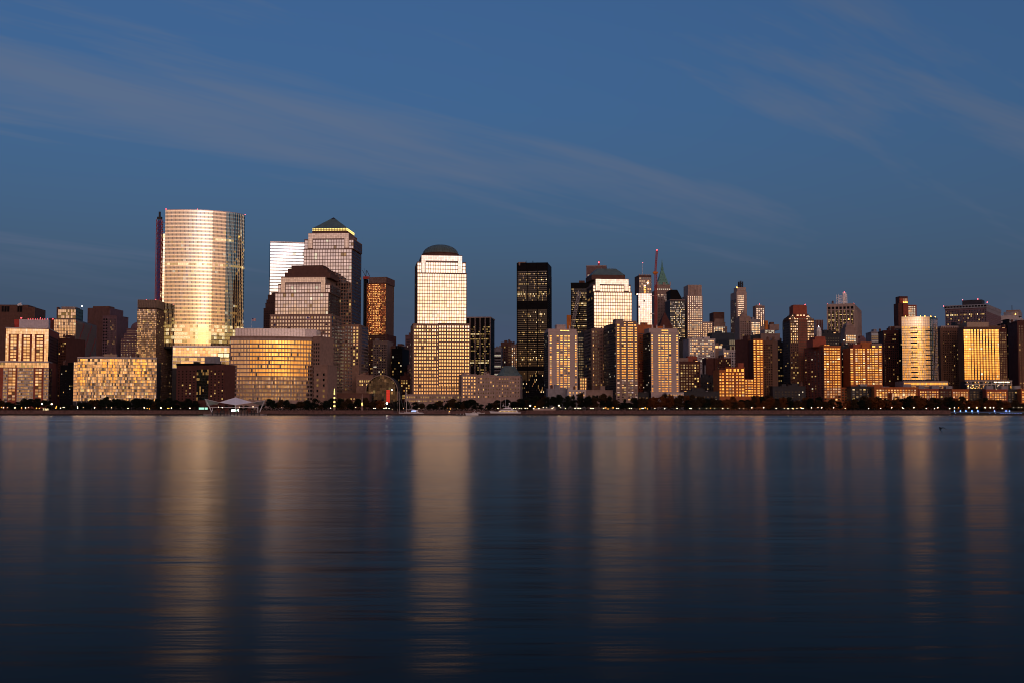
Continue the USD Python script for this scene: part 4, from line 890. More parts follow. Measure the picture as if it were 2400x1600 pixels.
# bronze condominium under construction with a crane on top
B = Bld('amber_lit_tower', 'slim bronze tower under construction sprinkled with amber work lights', 1700, -9, 862, 902, 651, d=45)
t = B.tier(860, 905, 664, 790, mat='brick_brown'); L = t['s1'] - t['s0']; fr = B.front(t)
rows = B.rows_v(t, 666, 786, 4.05, 0.62)
B.grid(fr, B.even(0.3, L - 0.3, 17, 0.6), rows, [('glass_dark', 0.30), ('lit_orange', 0.12), ('lit_ember', 0.45), ('glass_dim', 0.13)], wall='brick', relief=0.3)  # ember panes added as glow of the lamp-lit walls, not lit rooms
lt = MB()
for j, (z0, z1) in enumerate(rows):
    for i in range(12):
        if (3 < i < 9 and RNG.random() < 0.72) or (i in (1, 2) and RNG.random() < 0.45) or RNG.random() < 0.04:
            lt.sphere(fr.pt(2 + i * (L - 3) / 12, (z0 + z1) / 2, 0.5), 0.5, 0)
obj('work_lights', lt.mesh(), lamp('work_light', (1.0, 0.50, 0.14), 1.1), B.path, kind='stuff')
cr = B.tier(864, 906.5, 650, 665, off=-0.5, d=46, mat='brown', part='crown'); Lc = cr['s1'] - cr['s0']
for i in range(18): B.m('crown_fin', 'limestone_dark').box(B.front(cr), i * Lc / 18, i * Lc / 18 + 0.6, cr['z0'] + 1, cr['z1'], -0.05, 0.6)
low = B.tier(858, 908, 784, off=-3, d=50, mat='brick_dark'); Ll = low['s1'] - low['s0']
B.grid(B.front(low), B.even(0.4, Ll - 0.4, 16, 0.45), B.rows_v(low, 787, 880, 5, 0.5), [('glass_dark', 0.87), ('lit', 0.07), ('lit_orange', 0.06)], wall='brick_dark', relief=0.2)
B.m('hoist', 'black').box(fr, -5.5, -0.5, GZ, t['z1'] + 6, -8, -1); B.done()
cb = at(857, 655, 1702)
K = thing('luffing_crane', 'small dark luffing crane with red cab on the amber lit tower', 'crane', cb)
obj('mast', lattice(MB(), cb - [0, 0, 90], cb, 2.5, 4, 0.2).mesh(), 'charcoal', K)
obj('cab', MB().box(Frame((cb[0] - 3.5, cb[1] - 2), (1, 0), (0, -1), 7), 0, 9, cb[2], cb[2] + 4, -3, 0).mesh(), 'red_paint', K)
j0 = cb + [0, 0, 4]
obj('jib', MB().bar(j0, at(849.5, 634, 1702), 0.35).bar(j0 + [1.5, 0, 0], at(853, 629, 1702), 0.12).mesh(), 'charcoal', K)
obj('gantry', MB().bar(j0, at(859.5, 634, 1702), 0.4).bar(j0 + [6, 0, 0], at(859.5, 634, 1702), 0.4).bar(at(859.5, 634, 1702), at(852, 640, 1702), 0.1).mesh(), 'charcoal', K)

W_ = [('glass_dark', 0.86), ('lit', 0.05), ('lit_dim', 0.06), ('lit_white', 0.03)]
simple('dark_midrise', 'dark stepped block with green roof lanterns below the amber lit tower', 1640, -6, 874, 908, 800, 'limestone_dark', 4, 5.4, W_, d=40, vb=890)
simple('dark_midrise', 'dark brown block right of the one with roof lanterns', 1660, -7, 907, 946, 812, 'brown', 4, 5.4, W_, d=40, vb=890)
B, t = simple('dark_midrise', 'black slab with ragged roof beside the violet slim tower', 1610, -8, 918, 943, 818, 'black', 5, 6.5, W_, d=40, vb=900)
simple('slim_violet_tower', 'slim violet grey tower with vertical ribs left of the domed tower', 1750, -4, 950, 975, 786.6, 'plum', 2.6, 5.5, [('glass_dim', 0.9), ('lit_white', 0.1)], d=40, vb=880, litrow=0.05)
simple('ribbed_low_block', 'violet ribbed block in front of the slim violet tower', 1640, -4, 935, 972, 856, 'plum', 2.6, 6, [('glass_dim', 0.85), ('lit_white', 0.1), ('lit', 0.05)], d=40, vb=930)
simple('lit_low_block', 'low dark block with orange lit windows left of the domed tower base', 1500, -5, 938, 968, 881, 'brick_dark', 6, 6, [('glass_dark', 0.6), ('lit_orange', 0.2), ('lit', 0.1), ('lit_dim', 0.1)], d=40, vb=935)
simple('granite_link_block', 'low granite wing with lit windows between the pyramid roof tower and the glass vault', 1420, 0, 835, 874, 880, 'granite', 5.2, 7, [('lit', 0.4), ('glass_dark', 0.5), ('lit_dim', 0.1)], d=30, vb=905, indiv=True)
simple('granite_plinth_block', 'long low granite plinth behind the trees left of the glass vault', 1385, 0, 766, 866, 922, 'brown', 7, 7, [('glass_dark', 0.9), ('lit_dim', 0.1)], d=26, vb=945, plant=0)

# vaulted glass hall
cu, Yv = 894.5, 1405
c0 = at(cu, 940, Yv); rad = (ray(931, 920)[0] - ray(858, 920)[0]) * Yv / 2; zt = at(cu, 879.5, Yv)[2]; zs = zt - rad
V = thing('vaulted_glass_hall', 'dark barrel-vaulted glass hall between the granite towers', 'building', (c0[0], Yv, GZ))
def vault(r0, zs, y0, y1, n=24):
    th = np.linspace(0, math.pi, n + 1); a = np.c_[c0[0] - r0 * np.cos(th), np.full(n + 1, y0), zs + r0 * np.sin(th)]; b = a.copy(); b[:, 1] = y1
    i = np.arange(n); return np.vstack([a, b]), np.stack([i, i + 1, i + n + 2, i + n + 1], 1)
obj('vault_glazing', vault(rad, zs, Yv, Yv + 55), 'glass_dark', V, smooth=True)
fg = {}
gx = np.linspace(-rad, rad, 15)
cntg = 0
for i in range(14):
    xm_ = (gx[i] + gx[i + 1]) / 2; zc = zs + math.sqrt(max(0, rad ** 2 - max(abs(gx[i]), abs(gx[i + 1])) ** 2)); k = max(2, int((zc - GZ) / 3.3))
    for j in range(k):
        z0, z1 = GZ + (zc - GZ) * j / k, GZ + (zc - GZ) * (j + 1) / k
        fr = Frame((c0[0] + gx[i], Yv + 2), (1, 0), (0, -1), 5); p = box_pts(fr, 0.07, gx[i + 1] - gx[i] - 0.07, z0 + 0.07, z1 - 0.07, -0.1, 0.05)
        j1, j2 = NR.normal(0, 0.008, 2); p[4:, 1] += np.array([-j1 - j2, j1 - j2, j1 + j2, -j1 + j2])
        obj('front_pane', (p, PANE_F), RNG.choices(('glass_green', 'glass_dim', 'glass_dark', 'lit_dim'), (0.03, 0.02, 0.935, 0.015))[0], V)
rim = MB(); th = np.linspace(0, math.pi, 25)
for q in range(9):
    y = Yv + q * 6.5; pts = np.c_[c0[0] - (rad + 0.3) * np.cos(th), np.full(25, y), zs + (rad + 0.3) * np.sin(th)]
    r_ = MB()
    for a, b in zip(pts[:-1], pts[1:]): r_.bar(a, b, 0.45)
    r_.bar(pts[0], [pts[0][0], y, GZ], 0.45).bar(pts[-1], [pts[-1][0], y, GZ], 0.45)
    obj('arch_rib', r_.mesh(), 'bronze' if q == 0 else 'charcoal', V)
for s_ in (-1, 1): obj('side_wall', MB().box(Frame((c0[0] + s_ * rad - 0.4, Yv + 1), (1, 0), (0, -1), 1), 0, 0.8, GZ, zs, -54, 0).mesh(), 'granite', V)
fr = Frame((at(905.3, 930, Yv)[0], Yv + 1.2), (1, 0), (0, -1), 5)
Rb = thing('red_banner', 'tall glowing red gridded banner hung in the front of the glass vault', 'banner', (at(909, 930, Yv)[0], Yv + 1, at(909, 943, Yv)[2]))
for i in range(4):
    for j in range(8):
        zb, ztp = at(909, 942.5, Yv)[2], at(909, 912.5, Yv)[2]; w = (at(913.5, 930, Yv) - at(905.3, 930, Yv))[0] / 4
        obj('banner_panel', MB().box(fr, i * w + 0.05, i * w + w - 0.05, zb + (ztp - zb) * j / 8 + 0.08, zb + (ztp - zb) * (j + 1) / 8 - 0.08, 0.1, 0.3).mesh(), 'red_screen', Rb)

# ---------------------------------------------------------------- between the domed tower and the black slab
B = Bld('white_ribbed_slab', 'dark slab with five pale vertical ribs right of the domed tower', 1640, -6, 1093, 1149, 745, 1159)
t = B.tier(1090, 1149, 745, mat='black'); L = t['s1'] - t['s0']; fr = B.front(t)
B.grid(fr, [x for i in range(5) for x in B.even(i * L / 5 + 0.6, (i + 1) * L / 5 - 0.6, 4, 0.85)], B.rows_v(t, 764, 880, 5.4, 0.5), [('glass_dark', 0.8), ('lit_dim', 0.1), ('lit', 0.1)], wall='black', relief=0.15, litrow=0.22)
for i in range(6): obj('rib', MB().box(fr, i * L / 5 - 0.5, i * L / 5 + 0.5, GZ, t['z1'] + 0.4, -0.05, 0.9).mesh(), 'limestone', B.path)
B.m('cornice', 'limestone').box(fr, -0.6, L + 0.6, t['z1'] - 0.3, t['z1'] + 1.2, -2, 1.0); B.m('cornice', 'limestone').box(B.right(t), 0, t['d'], t['z1'] - 0.3, t['z1'] + 1.2, -2, 0.9); B.done()
simple('granite_annex', 'granite annex with five columns of amber windows right of the domed tower', 1385, 8, 1082, 1117, 877.5, 'granite_pale', 6.4, 7.9, [('mirror', 0.9), ('glass_dark', 0.1)], d=30, vb=933, indiv=True, fw=0.5, fh=0.5, va=880, plant=1)
simple('granite_annex', 'paler granite wing with mostly dark square windows right of the amber-windowed annex', 1388, 3, 1117, 1161, 879.5, 'granite_pale', 6.1, 7.9, [('glass_dark', 0.7), ('mirror', 0.22), ('lit', 0.08)], d=30, vb=933, indiv=True, fw=0.42, fh=0.45, va=882, plant=2)
B = Bld('copper_roof_pavilion', 'granite gatehouse pavilion with spreading green copper roof', 1392, -4, 1161, 1219, 881, d=46)
t = B.tier(1161, 1219, 881, mat='granite_pale'); L = t['s1'] - t['s0']
B.grid(B.front(t), B.even(0.5, L - 0.5, 9, 0.36), B.rows_v(t, 883, 931, 7.9, 0.42), [('glass_dark', 0.82), ('mirror', 0.1), ('lit_dim', 0.08)], wall='granite_pale', relief=0.3, indiv=True)
cc = B.centre(t); r0 = L * 0.53
rf = trimesh.creation.revolve([(r0, 0), (r0 * 0.97, 1.0), (r0 * 0.78, 4.0), (r0 * 0.58, 8.5), (r0 * 0.42, 12.2), (0, 12.6)], sections=12); rf.apply_translation((cc[0], cc[1], t['z1'] + 0.6)); obj('copper_roof', rf, 'copper_dark', B.path)
B.parapet(t, 0.7); B.done()
simple('grey_striped_block', 'grey block with horizontal stripes between the ribbed slab and the black tower', 1800, -3, 1158, 1175, 815, 'grey_stone', 18, 6.5, [('glass_blue', 0.85), ('lit_white', 0.15)], d=30, vb=880, fw=0.95, fh=0.5)
B, t = simple('brown_roofscape_block', 'brown rooftop jumble with water tank left of the black tower', 1850, -3, 1174, 1202, 803, 'brown', 5, 6, W_, d=30, vb=880, plant=4)
simple('pale_window_block', 'brown block with a column of pale windows just left of the black tower', 1780, -3, 1198, 1218, 808, 'limestone_dark', 5, 5, [('glass_dim', 0.5), ('lit_white', 0.3), ('glass', 0.2)], d=30, vb=890)

# black steel tower
B = Bld('black_slab_tower', 'tall flat-topped black steel tower with rows of lit windows', 1560, -8, 1212.3, 1283, 616, 1292.6)
t = B.tier(1212.3, 1283, 616, mat='black'); L = t['s1'] - t['s0']; fr = B.front(t)
va = 636; j = 0
for k in range(62):
    v0 = va + k * 4.75
    if v0 > 928: break
    z1, z0 = B.Zv(v0, 20), B.Zv(v0 + 2.6, 20)
    blank = 707 < v0 < 722 or 855 < v0 < 867
    B.m('floor_band', 'black').box(fr, 0, L, z0 - 1.25, z0 - 0.05, -0.05, 0.35)
    if blank: continue
    pl = RNG.choice((0.0, 0.02, 0.05, 0.12, 0.45)) if v0 < 860 else RNG.choice((0.02, 0.06, 0.22))
    for b in range(3):
        a0, a1 = b * L / 3 + 0.5, (b + 1) * L / 3 - 0.5; kk = 9
        for i in range(kk):
            mt = RNG.choices(('glass_dark', 'glass_dim', 'lit', 'lit_dim', 'lit_bright'), (1 - pl * 0.8, 0.03, pl * 0.35, pl * 0.5, pl * 0.1))[0]
            B.m('lit_windows' if mt.startswith('lit') else 'windows', mt).add(box_pts(fr, a0 + (a1 - a0) * i / kk + 0.12, a0 + (a1 - a0) * (i + 1) / kk - 0.12, z0, z1, -0.05, 0.08), PANE_F)
for i in range(4): obj('column', MB().box(fr, i * L / 3 - 0.6, i * L / 3 + 0.6, GZ, t['z1'], -0.05, 0.75).mesh(), 'black', B.path)
B.grid(B.right(t), B.even(1, t['d'] - 1, 6, 0.8), B.rows_v(t, 640, 925, 4.75, 0.5), [('glass_dark', 0.97), ('lit_dim', 0.03)], wall='black', relief=0.2)
B.tier(1214, 1231, 614.5, 616.5, off=1, d=12, mat='limestone_dark', part='penthouse'); B.tier(1216, 1219, 616, 622, off=-0.3, d=2, mat='limestone_dark', part='penthouse')
am = MB()
for u in (1233, 1249): p = at(u, 616, 1570); am.bar(p, p + [0, 0, 2.4], 0.35)
obj('antenna', am.mesh(), 'black', B.path); B.done()

# ---------------------------------------------------------------- three tall apartment slabs with window columns
def slab(name, label, Y, n, u0, u1, vt, u2, wall, cols, vwin, pitch, tiers, side_wall, colv, d=None, tops=(), mats=None, fh=0.46, lowmats=None, vlow=None, sidecols=9):
    B = Bld(name, label, Y, n, u0, u1, vt, u2, indiv=True, d=d or 30)
    t = B.tier(u0, u1, vt, mat=wall); B.parapet(t, 0.6)
    for a, b, v, part, off, dd in tiers:
        q = B.tier(a, b, v, vt, off=off, d=dd, mat=wall, part=part); B.parapet(q, 0.5)
    fr = B.front(t); c = B.cols_px(t, cols, colv)
    mats = mats or [('mirror_gold', 0.86), ('glass', 0.08), ('glass_dark', 0.03), ('lit', 0.03)]
    vl = vlow or vwin[1]
    rows = B.rows_v(t, vwin[0], vl, pitch, fh)
    cols2 = []
    for a, b in c:
        k = max(1, round((b - a) / 2.2)); cols2 += B.even(a, b, k, 0.9)
    B.grid(fr, cols2, rows, mats, wall, relief=0.15, tilt=0.25, span=(0, t['s1'] - t['s0']))
    if vlow: B.grid(fr, cols2, B.rows_v(t, vlow, vwin[1], pitch, fh), lowmats or [('glass_dim', 0.5), ('glass_rough', 0.3), ('glass_dark', 0.1), ('lit', 0.1)], wall, relief=0.15, tilt=1.5, span=(0, t['s1'] - t['s0']))
    for a, b, v0, v1 in tops:
        cc = B.cols_px(t, [(a, b)], v0)[0]; B.grid(fr, B.even(*cc, max(1, round((cc[1] - cc[0]) / 2.2)), 0.9), B.rows_v(t, v0, v1, pitch, fh), [('mirror_gold', 1)], wall, relief=0)
    sf = B.left(t) if u2 < u0 else B.right(t)
    sw_ = B.m('side_cladding', side_wall); sw_.box(sf, 0.05, t['d'] - 0.05, GZ, t['z1'] - 0.1, -0.05, 0.12)  # flank shade painted on as a dark skin over the wall
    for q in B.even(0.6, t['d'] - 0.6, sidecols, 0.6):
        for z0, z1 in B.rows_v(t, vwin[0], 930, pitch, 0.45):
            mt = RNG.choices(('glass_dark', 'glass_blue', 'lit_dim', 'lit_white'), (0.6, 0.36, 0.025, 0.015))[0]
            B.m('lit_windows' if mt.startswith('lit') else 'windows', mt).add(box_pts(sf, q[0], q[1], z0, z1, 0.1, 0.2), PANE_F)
    return B, t
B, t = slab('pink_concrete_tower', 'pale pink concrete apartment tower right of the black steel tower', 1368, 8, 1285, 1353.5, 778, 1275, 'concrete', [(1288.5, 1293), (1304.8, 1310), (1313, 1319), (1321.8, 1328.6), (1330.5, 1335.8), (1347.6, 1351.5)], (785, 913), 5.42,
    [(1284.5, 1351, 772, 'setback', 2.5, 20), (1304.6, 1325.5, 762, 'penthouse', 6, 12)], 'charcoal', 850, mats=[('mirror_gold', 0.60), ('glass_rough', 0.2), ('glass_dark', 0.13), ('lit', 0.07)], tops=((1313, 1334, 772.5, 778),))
am = MB()
for u in (1324.5, 1334.5): p = at(u, 774, 1378); am.bar(p, p + [0, 0, 5.5], 0.3)
obj('antenna', am.mesh(), 'white_paint', B.path); B.done()
B, t = slab('brown_column_tower', 'apartment tower with four columns of wide golden windows and dark left flank', 1352, 10, 1443, 1494, 758, 1415, 'limestone_dark', [(1446.2, 1452), (1457, 1467.3), (1471.6, 1484), (1487.9, 1493.5)], (766, 938), 5.83,
    [(1443.5, 1461, 749.5, 'penthouse', 1.0, 14), (1461, 1491, 753, 'setback', 2, 14)], 'charcoal', 850, vlow=888, tops=((1462, 1467, 754, 765), (1471.6, 1484, 754, 765), (1486, 1491, 758, 766), (1446, 1452, 758, 766)), sidecols=14)
B.done()
B, t = slab('mauve_concrete_tower', 'mauve concrete apartment tower with tight golden window columns in its middle', 1356, 8, 1525, 1591, 779.5, 1507, 'concrete', [(1527, 1530.8), (1543.2, 1548), (1550.4, 1557), (1559, 1565.6), (1568, 1573.3), (1585.2, 1589.5)], (784, 918), 5.47,
    [(1521, 1587.5, 770.5, 'setback', 2.0, 22)], 'charcoal', 850, tops=((1550.4, 1566, 772, 783),))
am = MB()
for u in (1528.5, 1539.5, 1556): p = at(u, 771, 1364); am.bar(p, p + [0, 0, 4.5], 0.35)
obj('antenna', am.mesh(), 'white_paint', B.path)
B.tier(1538, 1557, 764.5, 771, off=7, d=10, mat='brick', part='penthouse'); B.done()
simple('low_white_pavilion', 'low white block with five small orange windows before the pale pink concrete tower', 1338, 6, 1330, 1373.5, 914.5, 'white_stone', 8.2, 6.2, [('glass_rough', 0.6), ('lit_orange', 0.25), ('glass_dark', 0.15)], d=14, va=916, vb=928.5, fw=0.4, indiv=True, plant=1)
simple('low_white_pavilion', 'single storey white block with orange windows before the mauve concrete tower', 1338, 6, 1562, 1602.5, 920.5, 'white_stone', 6.7, 6, [('glass', 0.7), ('lit_orange', 0.3)], d=14, va=922.5, vb=928, fw=0.6, indiv=True, plant=0)
simple('grey_podium_block', 'plain grey mauve podium block at the foot of the pale pink concrete tower', 1345, 4, 1284, 1332, 912, 'grey_stone', 0, 0, [], d=20, plant=2)
simple('dark_teal_slab', 'dark teal glass slab between the pale pink tower and the hip roof tower', 1480, 0, 1350, 1378, 782, 'dark_blue', 4, 6, [('glass_blue', 0.6), ('glass_dark', 0.33), ('lit', 0.07)], d=30, vb=885, u2=None)
# terracotta block between two slabs
B, t = simple('terracotta_slab', 'terracotta orange apartment slab wedged between two tall apartment towers', 1400, 8, 1494, 1531, 763, 'brick', 3.0, 5.3, [('glass', 0.88), ('glass_dark', 0.12)], d=30, va=780, vb=843, marg=(0.05, 0.62), fw=0.75, fh=0.5, indiv=True, fin=False)
B.grid(B.front(t), B.even(1, 7, 3, 0.5), B.rows_v(t, 845, 925, 5.3, 0.5), [('glass_dark', 0.9), ('lit_dim', 0.1)], wall='brick_red', relief=0.1); B.done()

# ---------------------------------------------------------------- behind: dark tower with crane, pink topped bank
B, t = simple('black_lit_tower', 'black tower with a few rows of yellow lit floors behind a grey crane jib', 1700, -5, 1338, 1381, 664.5, 'black', 2.5, 4.7, [('glass_dark', 0.88), ('glass_dim', 0.06), ('lit', 0.06)], d=40, va=676, vb=795, litrow=0.30, fw=0.8, fin=False, plant=0)
B.tier(1357, 1370, 658, 665, off=5, d=16, mat='brown', part='penthouse'); B.done()
p0, p1 = at(1340, 772, 1660), at(1358, 684, 1660)
K = thing('crane_jib', 'pale grey lattice crane jib leaning in front of the black lit tower', 'crane', (p0[0], p0[1], GZ))
obj('jib', lattice(MB(), p0, p1, 3.6, 4.0, 0.42).mesh(), 'grey_paint', K)
obj('mast', lattice(MB(), (p0[0] - 4, p0[1], GZ), p0 + [-4, 0, 2], 3.0, 4.5, 0.3).mesh(), 'grey_paint', K)
obj('cab', MB().box(Frame((p0[0] - 7, p0[1] - 2), (1, 0), (0, -1), 6), 0, 6, p0[2] - 2, p0[2] + 20, -4, 0).mesh(), 'orange_paint', K)
B, t = simple('pink_top_tower', 'pinkish tower top with red beacon behind the hip roof tower', 1950, -6, 1374, 1421, 624.5, 'plum', 1.6, 5.0, [('glass_dim', 0.9), ('lit_white', 0.1)], d=60, va=643, vb=690, fw=0.7, fin=False, plant=0)
fr = B.front(t)
for i in range(20): B.m('crown_rib', 'limestone_dark').box(fr, i * fr.length / 20, i * fr.length / 20 + 0.5, B.Zv(642, 10), t['z1'], -0.05, 0.5)
B.parapet(t, 1.5, mat='concrete')
p = at(1403.5, 624, 1965)
obj('mast', lattice(MB(), p, p + [0, 0, 8], 2.5, 2, 0.3).mesh(), 'red_paint', B.path); B.beacon(1403.4, 615.5, 15, 1.0); B.done()

# glass tower under construction
B = Bld('glowing_construction_tower', 'white glowing glass tower with unfinished concrete frame and work lights on top', 1600, 7, 1496, 1527.7, 688, 1492, d=30)
t = B.tier(1496, 1527.7, 687.7, mat='charcoal'); L = t['s1'] - t['s0']; fr = B.front(t)
B.grid(fr, B.even(0.1, 2.4, 1, 0.8) + B.even(2.6, L - 2.6, 6, 0.80) + B.even(L - 2.4, L - 0.1, 1, 0.8), B.rows_v(t, 688.5, 790, 4.9, 0.88), [('glass_silver', 0.99), ('glass_dark', 0.01)], wall='panel_pink', relief=0.2, indiv=True)
f2 = B.tier(1497.5, 1526.5, 645.5, 688, off=0.6, d=26, mat='brown', part='frame_core'); L2 = f2['s1'] - f2['s0']; fr2 = B.front(f2)
rows = B.rows_v(f2, 650, 687.5, 6.2, 0.6)
B.grid(fr2, B.even(0.2, L2 - 0.2, 6, 0.7), rows, [('glass_dark', 0.75), ('lit_orange', 0.1), ('lit_dim', 0.15)], wall='limestone', relief=0.5)
for i in range(7): B.m('parapet_post', 'limestone').box(fr2, i * L2 / 7, i * L2 / 7 + 1.2, f2['z1'] - 0.2, f2['z1'] + 1.5, -1, 0.2)
for u, v, r in ((1518, 663.2, 1.0), (1511.5, 670, 0.8), (1511.7, 675, 0.55), (1511.7, 680, 0.5), (1511.7, 685, 0.45)): B.beacon(u, v, -0.6, r, 'lamp_amber' if r < 0.8 else 'lamp', 'work_light')
B.beacon(1493.5, 690, 0, 0.7, 'lamp', 'work_light')
p = at(1506.5, 645, 1605); q = at(1506.3, 616, 1605); obj('antenna', MB().bar(p, q, 0.22).mesh(), 'white_paint', B.path); B.m('beacon', 'lamp_red').sphere(q, 0.5); B.done()
# tower crane
cb = at(1536.7, 900, 1598); ct = at(1537.0, 641, 1598); tip = at(1539.7, 586.5, 1598)
K = thing('red_tower_crane', 'tall red lattice tower crane with upright jib beside the green spire', 'crane', (cb[0], cb[1], GZ))
obj('mast', lattice(MB(), (cb[0], cb[1], GZ), ct, 2.8, 3.2, 0.28).mesh(), 'red_paint', K)
obj('jib', lattice(MB(), ct + [-0.5, 0, 2], tip, 2.0, 3.0, 0.3).mesh(), 'red_paint', K)
obj('slewing_cab', MB().sphere(ct + [-1, 0, 0.5], 2.6, 2).bar(ct + [-4, 0, 1], ct + [3, 0, 1], 1.0).mesh(), 'orange_paint', K)
ti = MB()
for v in (693.5, 735): a = at(1526, v, 1600); ti.bar(a, [ct[0], a[1], a[2]], 0.35)
obj('tie_bar', ti.mesh(), 'louvre', K); obj('beacon', MB().sphere(tip, 0.7).mesh(), 'lamp_red', K)

# green spire
B = Bld('green_spire_tower', 'slender brown masonry tower with pointed green copper spire', 1850, 5, 1536, 1574, 681, d=26)
t = B.tier(1536, 1574.6, 680.6, mat='limestone_dark'); L = t['s1'] - t['s0']
B.grid(B.front(t), B.even(0.8, L - 0.8, 10, 0.42), B.rows_v(t, 690, 790, 3.6, 0.5), [('glass', 0.25), ('glass_dim', 0.55), ('glass_dark', 0.2)], wall='limestone_dark', relief=0.35)
B.grid(B.front(t), B.even(2, L - 2, 7, 0.5), B.rows_v(t, 676.5, 680.6, 4, 0.6), [('lit_white', 1)], wall='limestone_dark', relief=0.2)
t2 = B.tier(1540, 1571, 667.5, 681, off=1, d=22, mat='limestone_dark'); L2 = t2['s1'] - t2['s0']
B.grid(B.front(t2), B.even(0.5, L2 - 0.5, 7, 0.6), B.rows_v(t2, 677, 680.5, 3.5, 0.7), [('lit_white', 1)], wall='limestone_dark', relief=0.2)
for u in (1541, 1554, 1557.5, 1570):
    s = B.S(u, 662, 0.6); o = B.P + B.e * s + B.b * 0.6; B.m('pinnacle', 'limestone').box(Frame(o, B.e, -B.b, 2), 0, 1.3, t2['z1'] - 1, t2['z1'] + (4.5 if u in (1541, 1570) else 3.5), -1.3, 0)
cc = B.centre(t2); zb, zl, za = t2['z1'], B.Zv(632, 10), B.Zv(606, 10); hw = (B.S(1568.3, 668, 6) - B.S(1541.8, 668, 6)) / 2
obj('spire', hip(cc, B.e, B.b, hw, hw, zb, zl, hw * 0.19, hw * 0.19), 'copper', B.path)
lt = trimesh.creation.revolve([(hw * 0.24, 0), (hw * 0.24, 3.5), (hw * 0.28, 3.8), (hw * 0.14, 5.2), (hw * 0.13, 8), (hw * 0.02, za - zl), (0, za - zl)], sections=8); lt.apply_translation((cc[0], cc[1], zl)); obj('lantern', lt, 'copper', B.path)
dr = MB()
for r in range(4):
    f_ = (r + 0.6) / 5.2; w = hw * (1 - 0.81 * f_); z = zb + (zl - zb) * f_
    for i in range(4 - r if r < 3 else 1):
        k = 4 - r if r < 3 else 1; x = (i - (k - 1) / 2) * 2 * w / (k + 0.6); o = cc + B.e * (x - 0.35) - B.b * (w + 0.15); dr.box(Frame(o, B.e, -B.b, 1), 0, 0.7, z, z + 1.2, -0.6, 0.1)
obj('dormers', dr.mesh(), 'charcoal', B.path, kind='stuff'); B.done()
# dark pyramid in front of it
B = Bld('dark_pyramid_block', 'dark brown steep pyramid roof in front of the green spire tower', 1620, 6, 1548, 1574.6, 766, d=18)
t = B.tier(1546, 1577, 766, mat='brown'); cc = B.centre(t); hw = (t['s1'] - t['s0']) / 2
obj('pyramid_roof', hip(cc, B.e, B.b, hw, 9, t['z1'], B.Zv(729.7, 9), 0.1, 0.1), 'brick_dark', B.path); B.done()
# black tower with slanted roof
B = Bld('slant_roof_tower', 'black tower with sloping dark roof and white lit windows right of the green spire', 1780, 3, 1570, 1605, 704, d=40)
t = B.tier(1570, 1605, 704, mat='charcoal'); L = t['s1'] - t['s0']
B.grid(B.front(t), B.even(0.4, L - 0.4, 12, 0.75), B.rows_v(t, 707, 800, 4.2, 0.55), [('glass_dark', 0.5), ('lit_white', 0.14), ('lit', 0.1), ('glass_dim', 0.16), ('lit_dim', 0.1)], wall='charcoal', relief=0.2)
sa, sb, sc = B.S(1571, 680, 2) - t['s0'], B.S(1587, 680, 2) - t['s0'], B.S(1600, 700, 2) - t['s0']; zt = B.Zv(679.5, 10)
fr = B.front(t); pr = np.array([[sa, t['z1'] + 0.5], [sc, t['z1'] + 0.5], [sb, zt], [sa, zt]])
obj('slant_roof', (np.vstack([fr.pt(pr[:, 0], pr[:, 1], np.full(4, -1.0)), fr.pt(pr[:, 0], pr[:, 1], np.full(4, -36.0))]), CUBE_F), 'black', B.path)
B.parapet(t, 1.2, mat='limestone_dark'); B.done()
# beige art deco towers
B = Bld('pink_deco_tower', 'tall slim pinkish stone tower with ribbed crown and lower wing', 1800, 5, 1610, 1646.4, 693, d=32)
t = B.tier(1610, 1646.4, 693, mat='limestone'); L = t['s1'] - t['s0']
B.grid(B.front(t), B.even(0.8, L - 0.8, 7, 0.38), B.rows_v(t, 694, 795, 5.0, 0.5), [('mirror', 0.8), ('lit_white', 0.1), ('glass_dim', 0.1)], wall='limestone', relief=0.4, indiv=True)
t2 = B.tier(1612, 1644.5, 668.7, 693, off=0.8, d=28, mat='limestone'); L2 = t2['s1'] - t2['s0']
for i in range(10): B.m('crown_rib', 'limestone').box(B.front(t2), i * L2 / 10 + 0.2, i * L2 / 10 + 1.2, t2['z0'], t2['z1'] + 0.6, -0.05, 0.8)
B.m('niche', 'limestone_dark').box(B.front(t2), L2 * 0.47, L2 * 0.6, B.Zv(690, 10), B.Zv(679, 10), -0.05, 0.9)
w = B.tier(1646, 1670, 754.5, off=2, d=28, mat='limestone'); Lw = w['s1'] - w['s0']
B.grid(B.front(w), B.even(0.4, Lw - 0.4, 6, 0.4), B.rows_v(w, 757, 800, 5.0, 0.5), [('mirror', 0.8), ('glass_dim', 0.2)], wall='limestone', relief=0.3); B.done()
simple('lit_sliver_block', 'narrow sliver with lit windows left of the pink deco tower', 1900, 5, 1605, 1611, 771, 'limestone_dark', 3, 5, [('lit', 0.6), ('mirror', 0.4)], d=20, vb=800, plant=0)
B = Bld('dark_cap_tower', 'squat stone tower with dark square cap and five rows of lit windows', 1840, 4, 1672, 1704, 759, d=36)
t = B.tier(1671, 1704, 765, mat='limestone'); L = t['s1'] - t['s0']
B.grid(B.front(t), B.even(1.2, L - 0.8, 8, 0.6), B.rows_v(t, 761 + 5, 780, 3.6, 0.6), [('lit_white', 0.4), ('mirror', 0.6)], wall='limestone', relief=0.3)
q = B.tier(1673, 1700, 756, 765, off=1, d=32, mat='limestone_dark'); B.parapet(q, 0.6)
q = B.tier(1672.5, 1697.5, 732, 756, off=2, d=28, mat='brown', part='cap')
q2 = B.tier(1675, 1696, 747.5, 757, off=1.2, d=10, mat='limestone_dark', part='attic'); B.done()
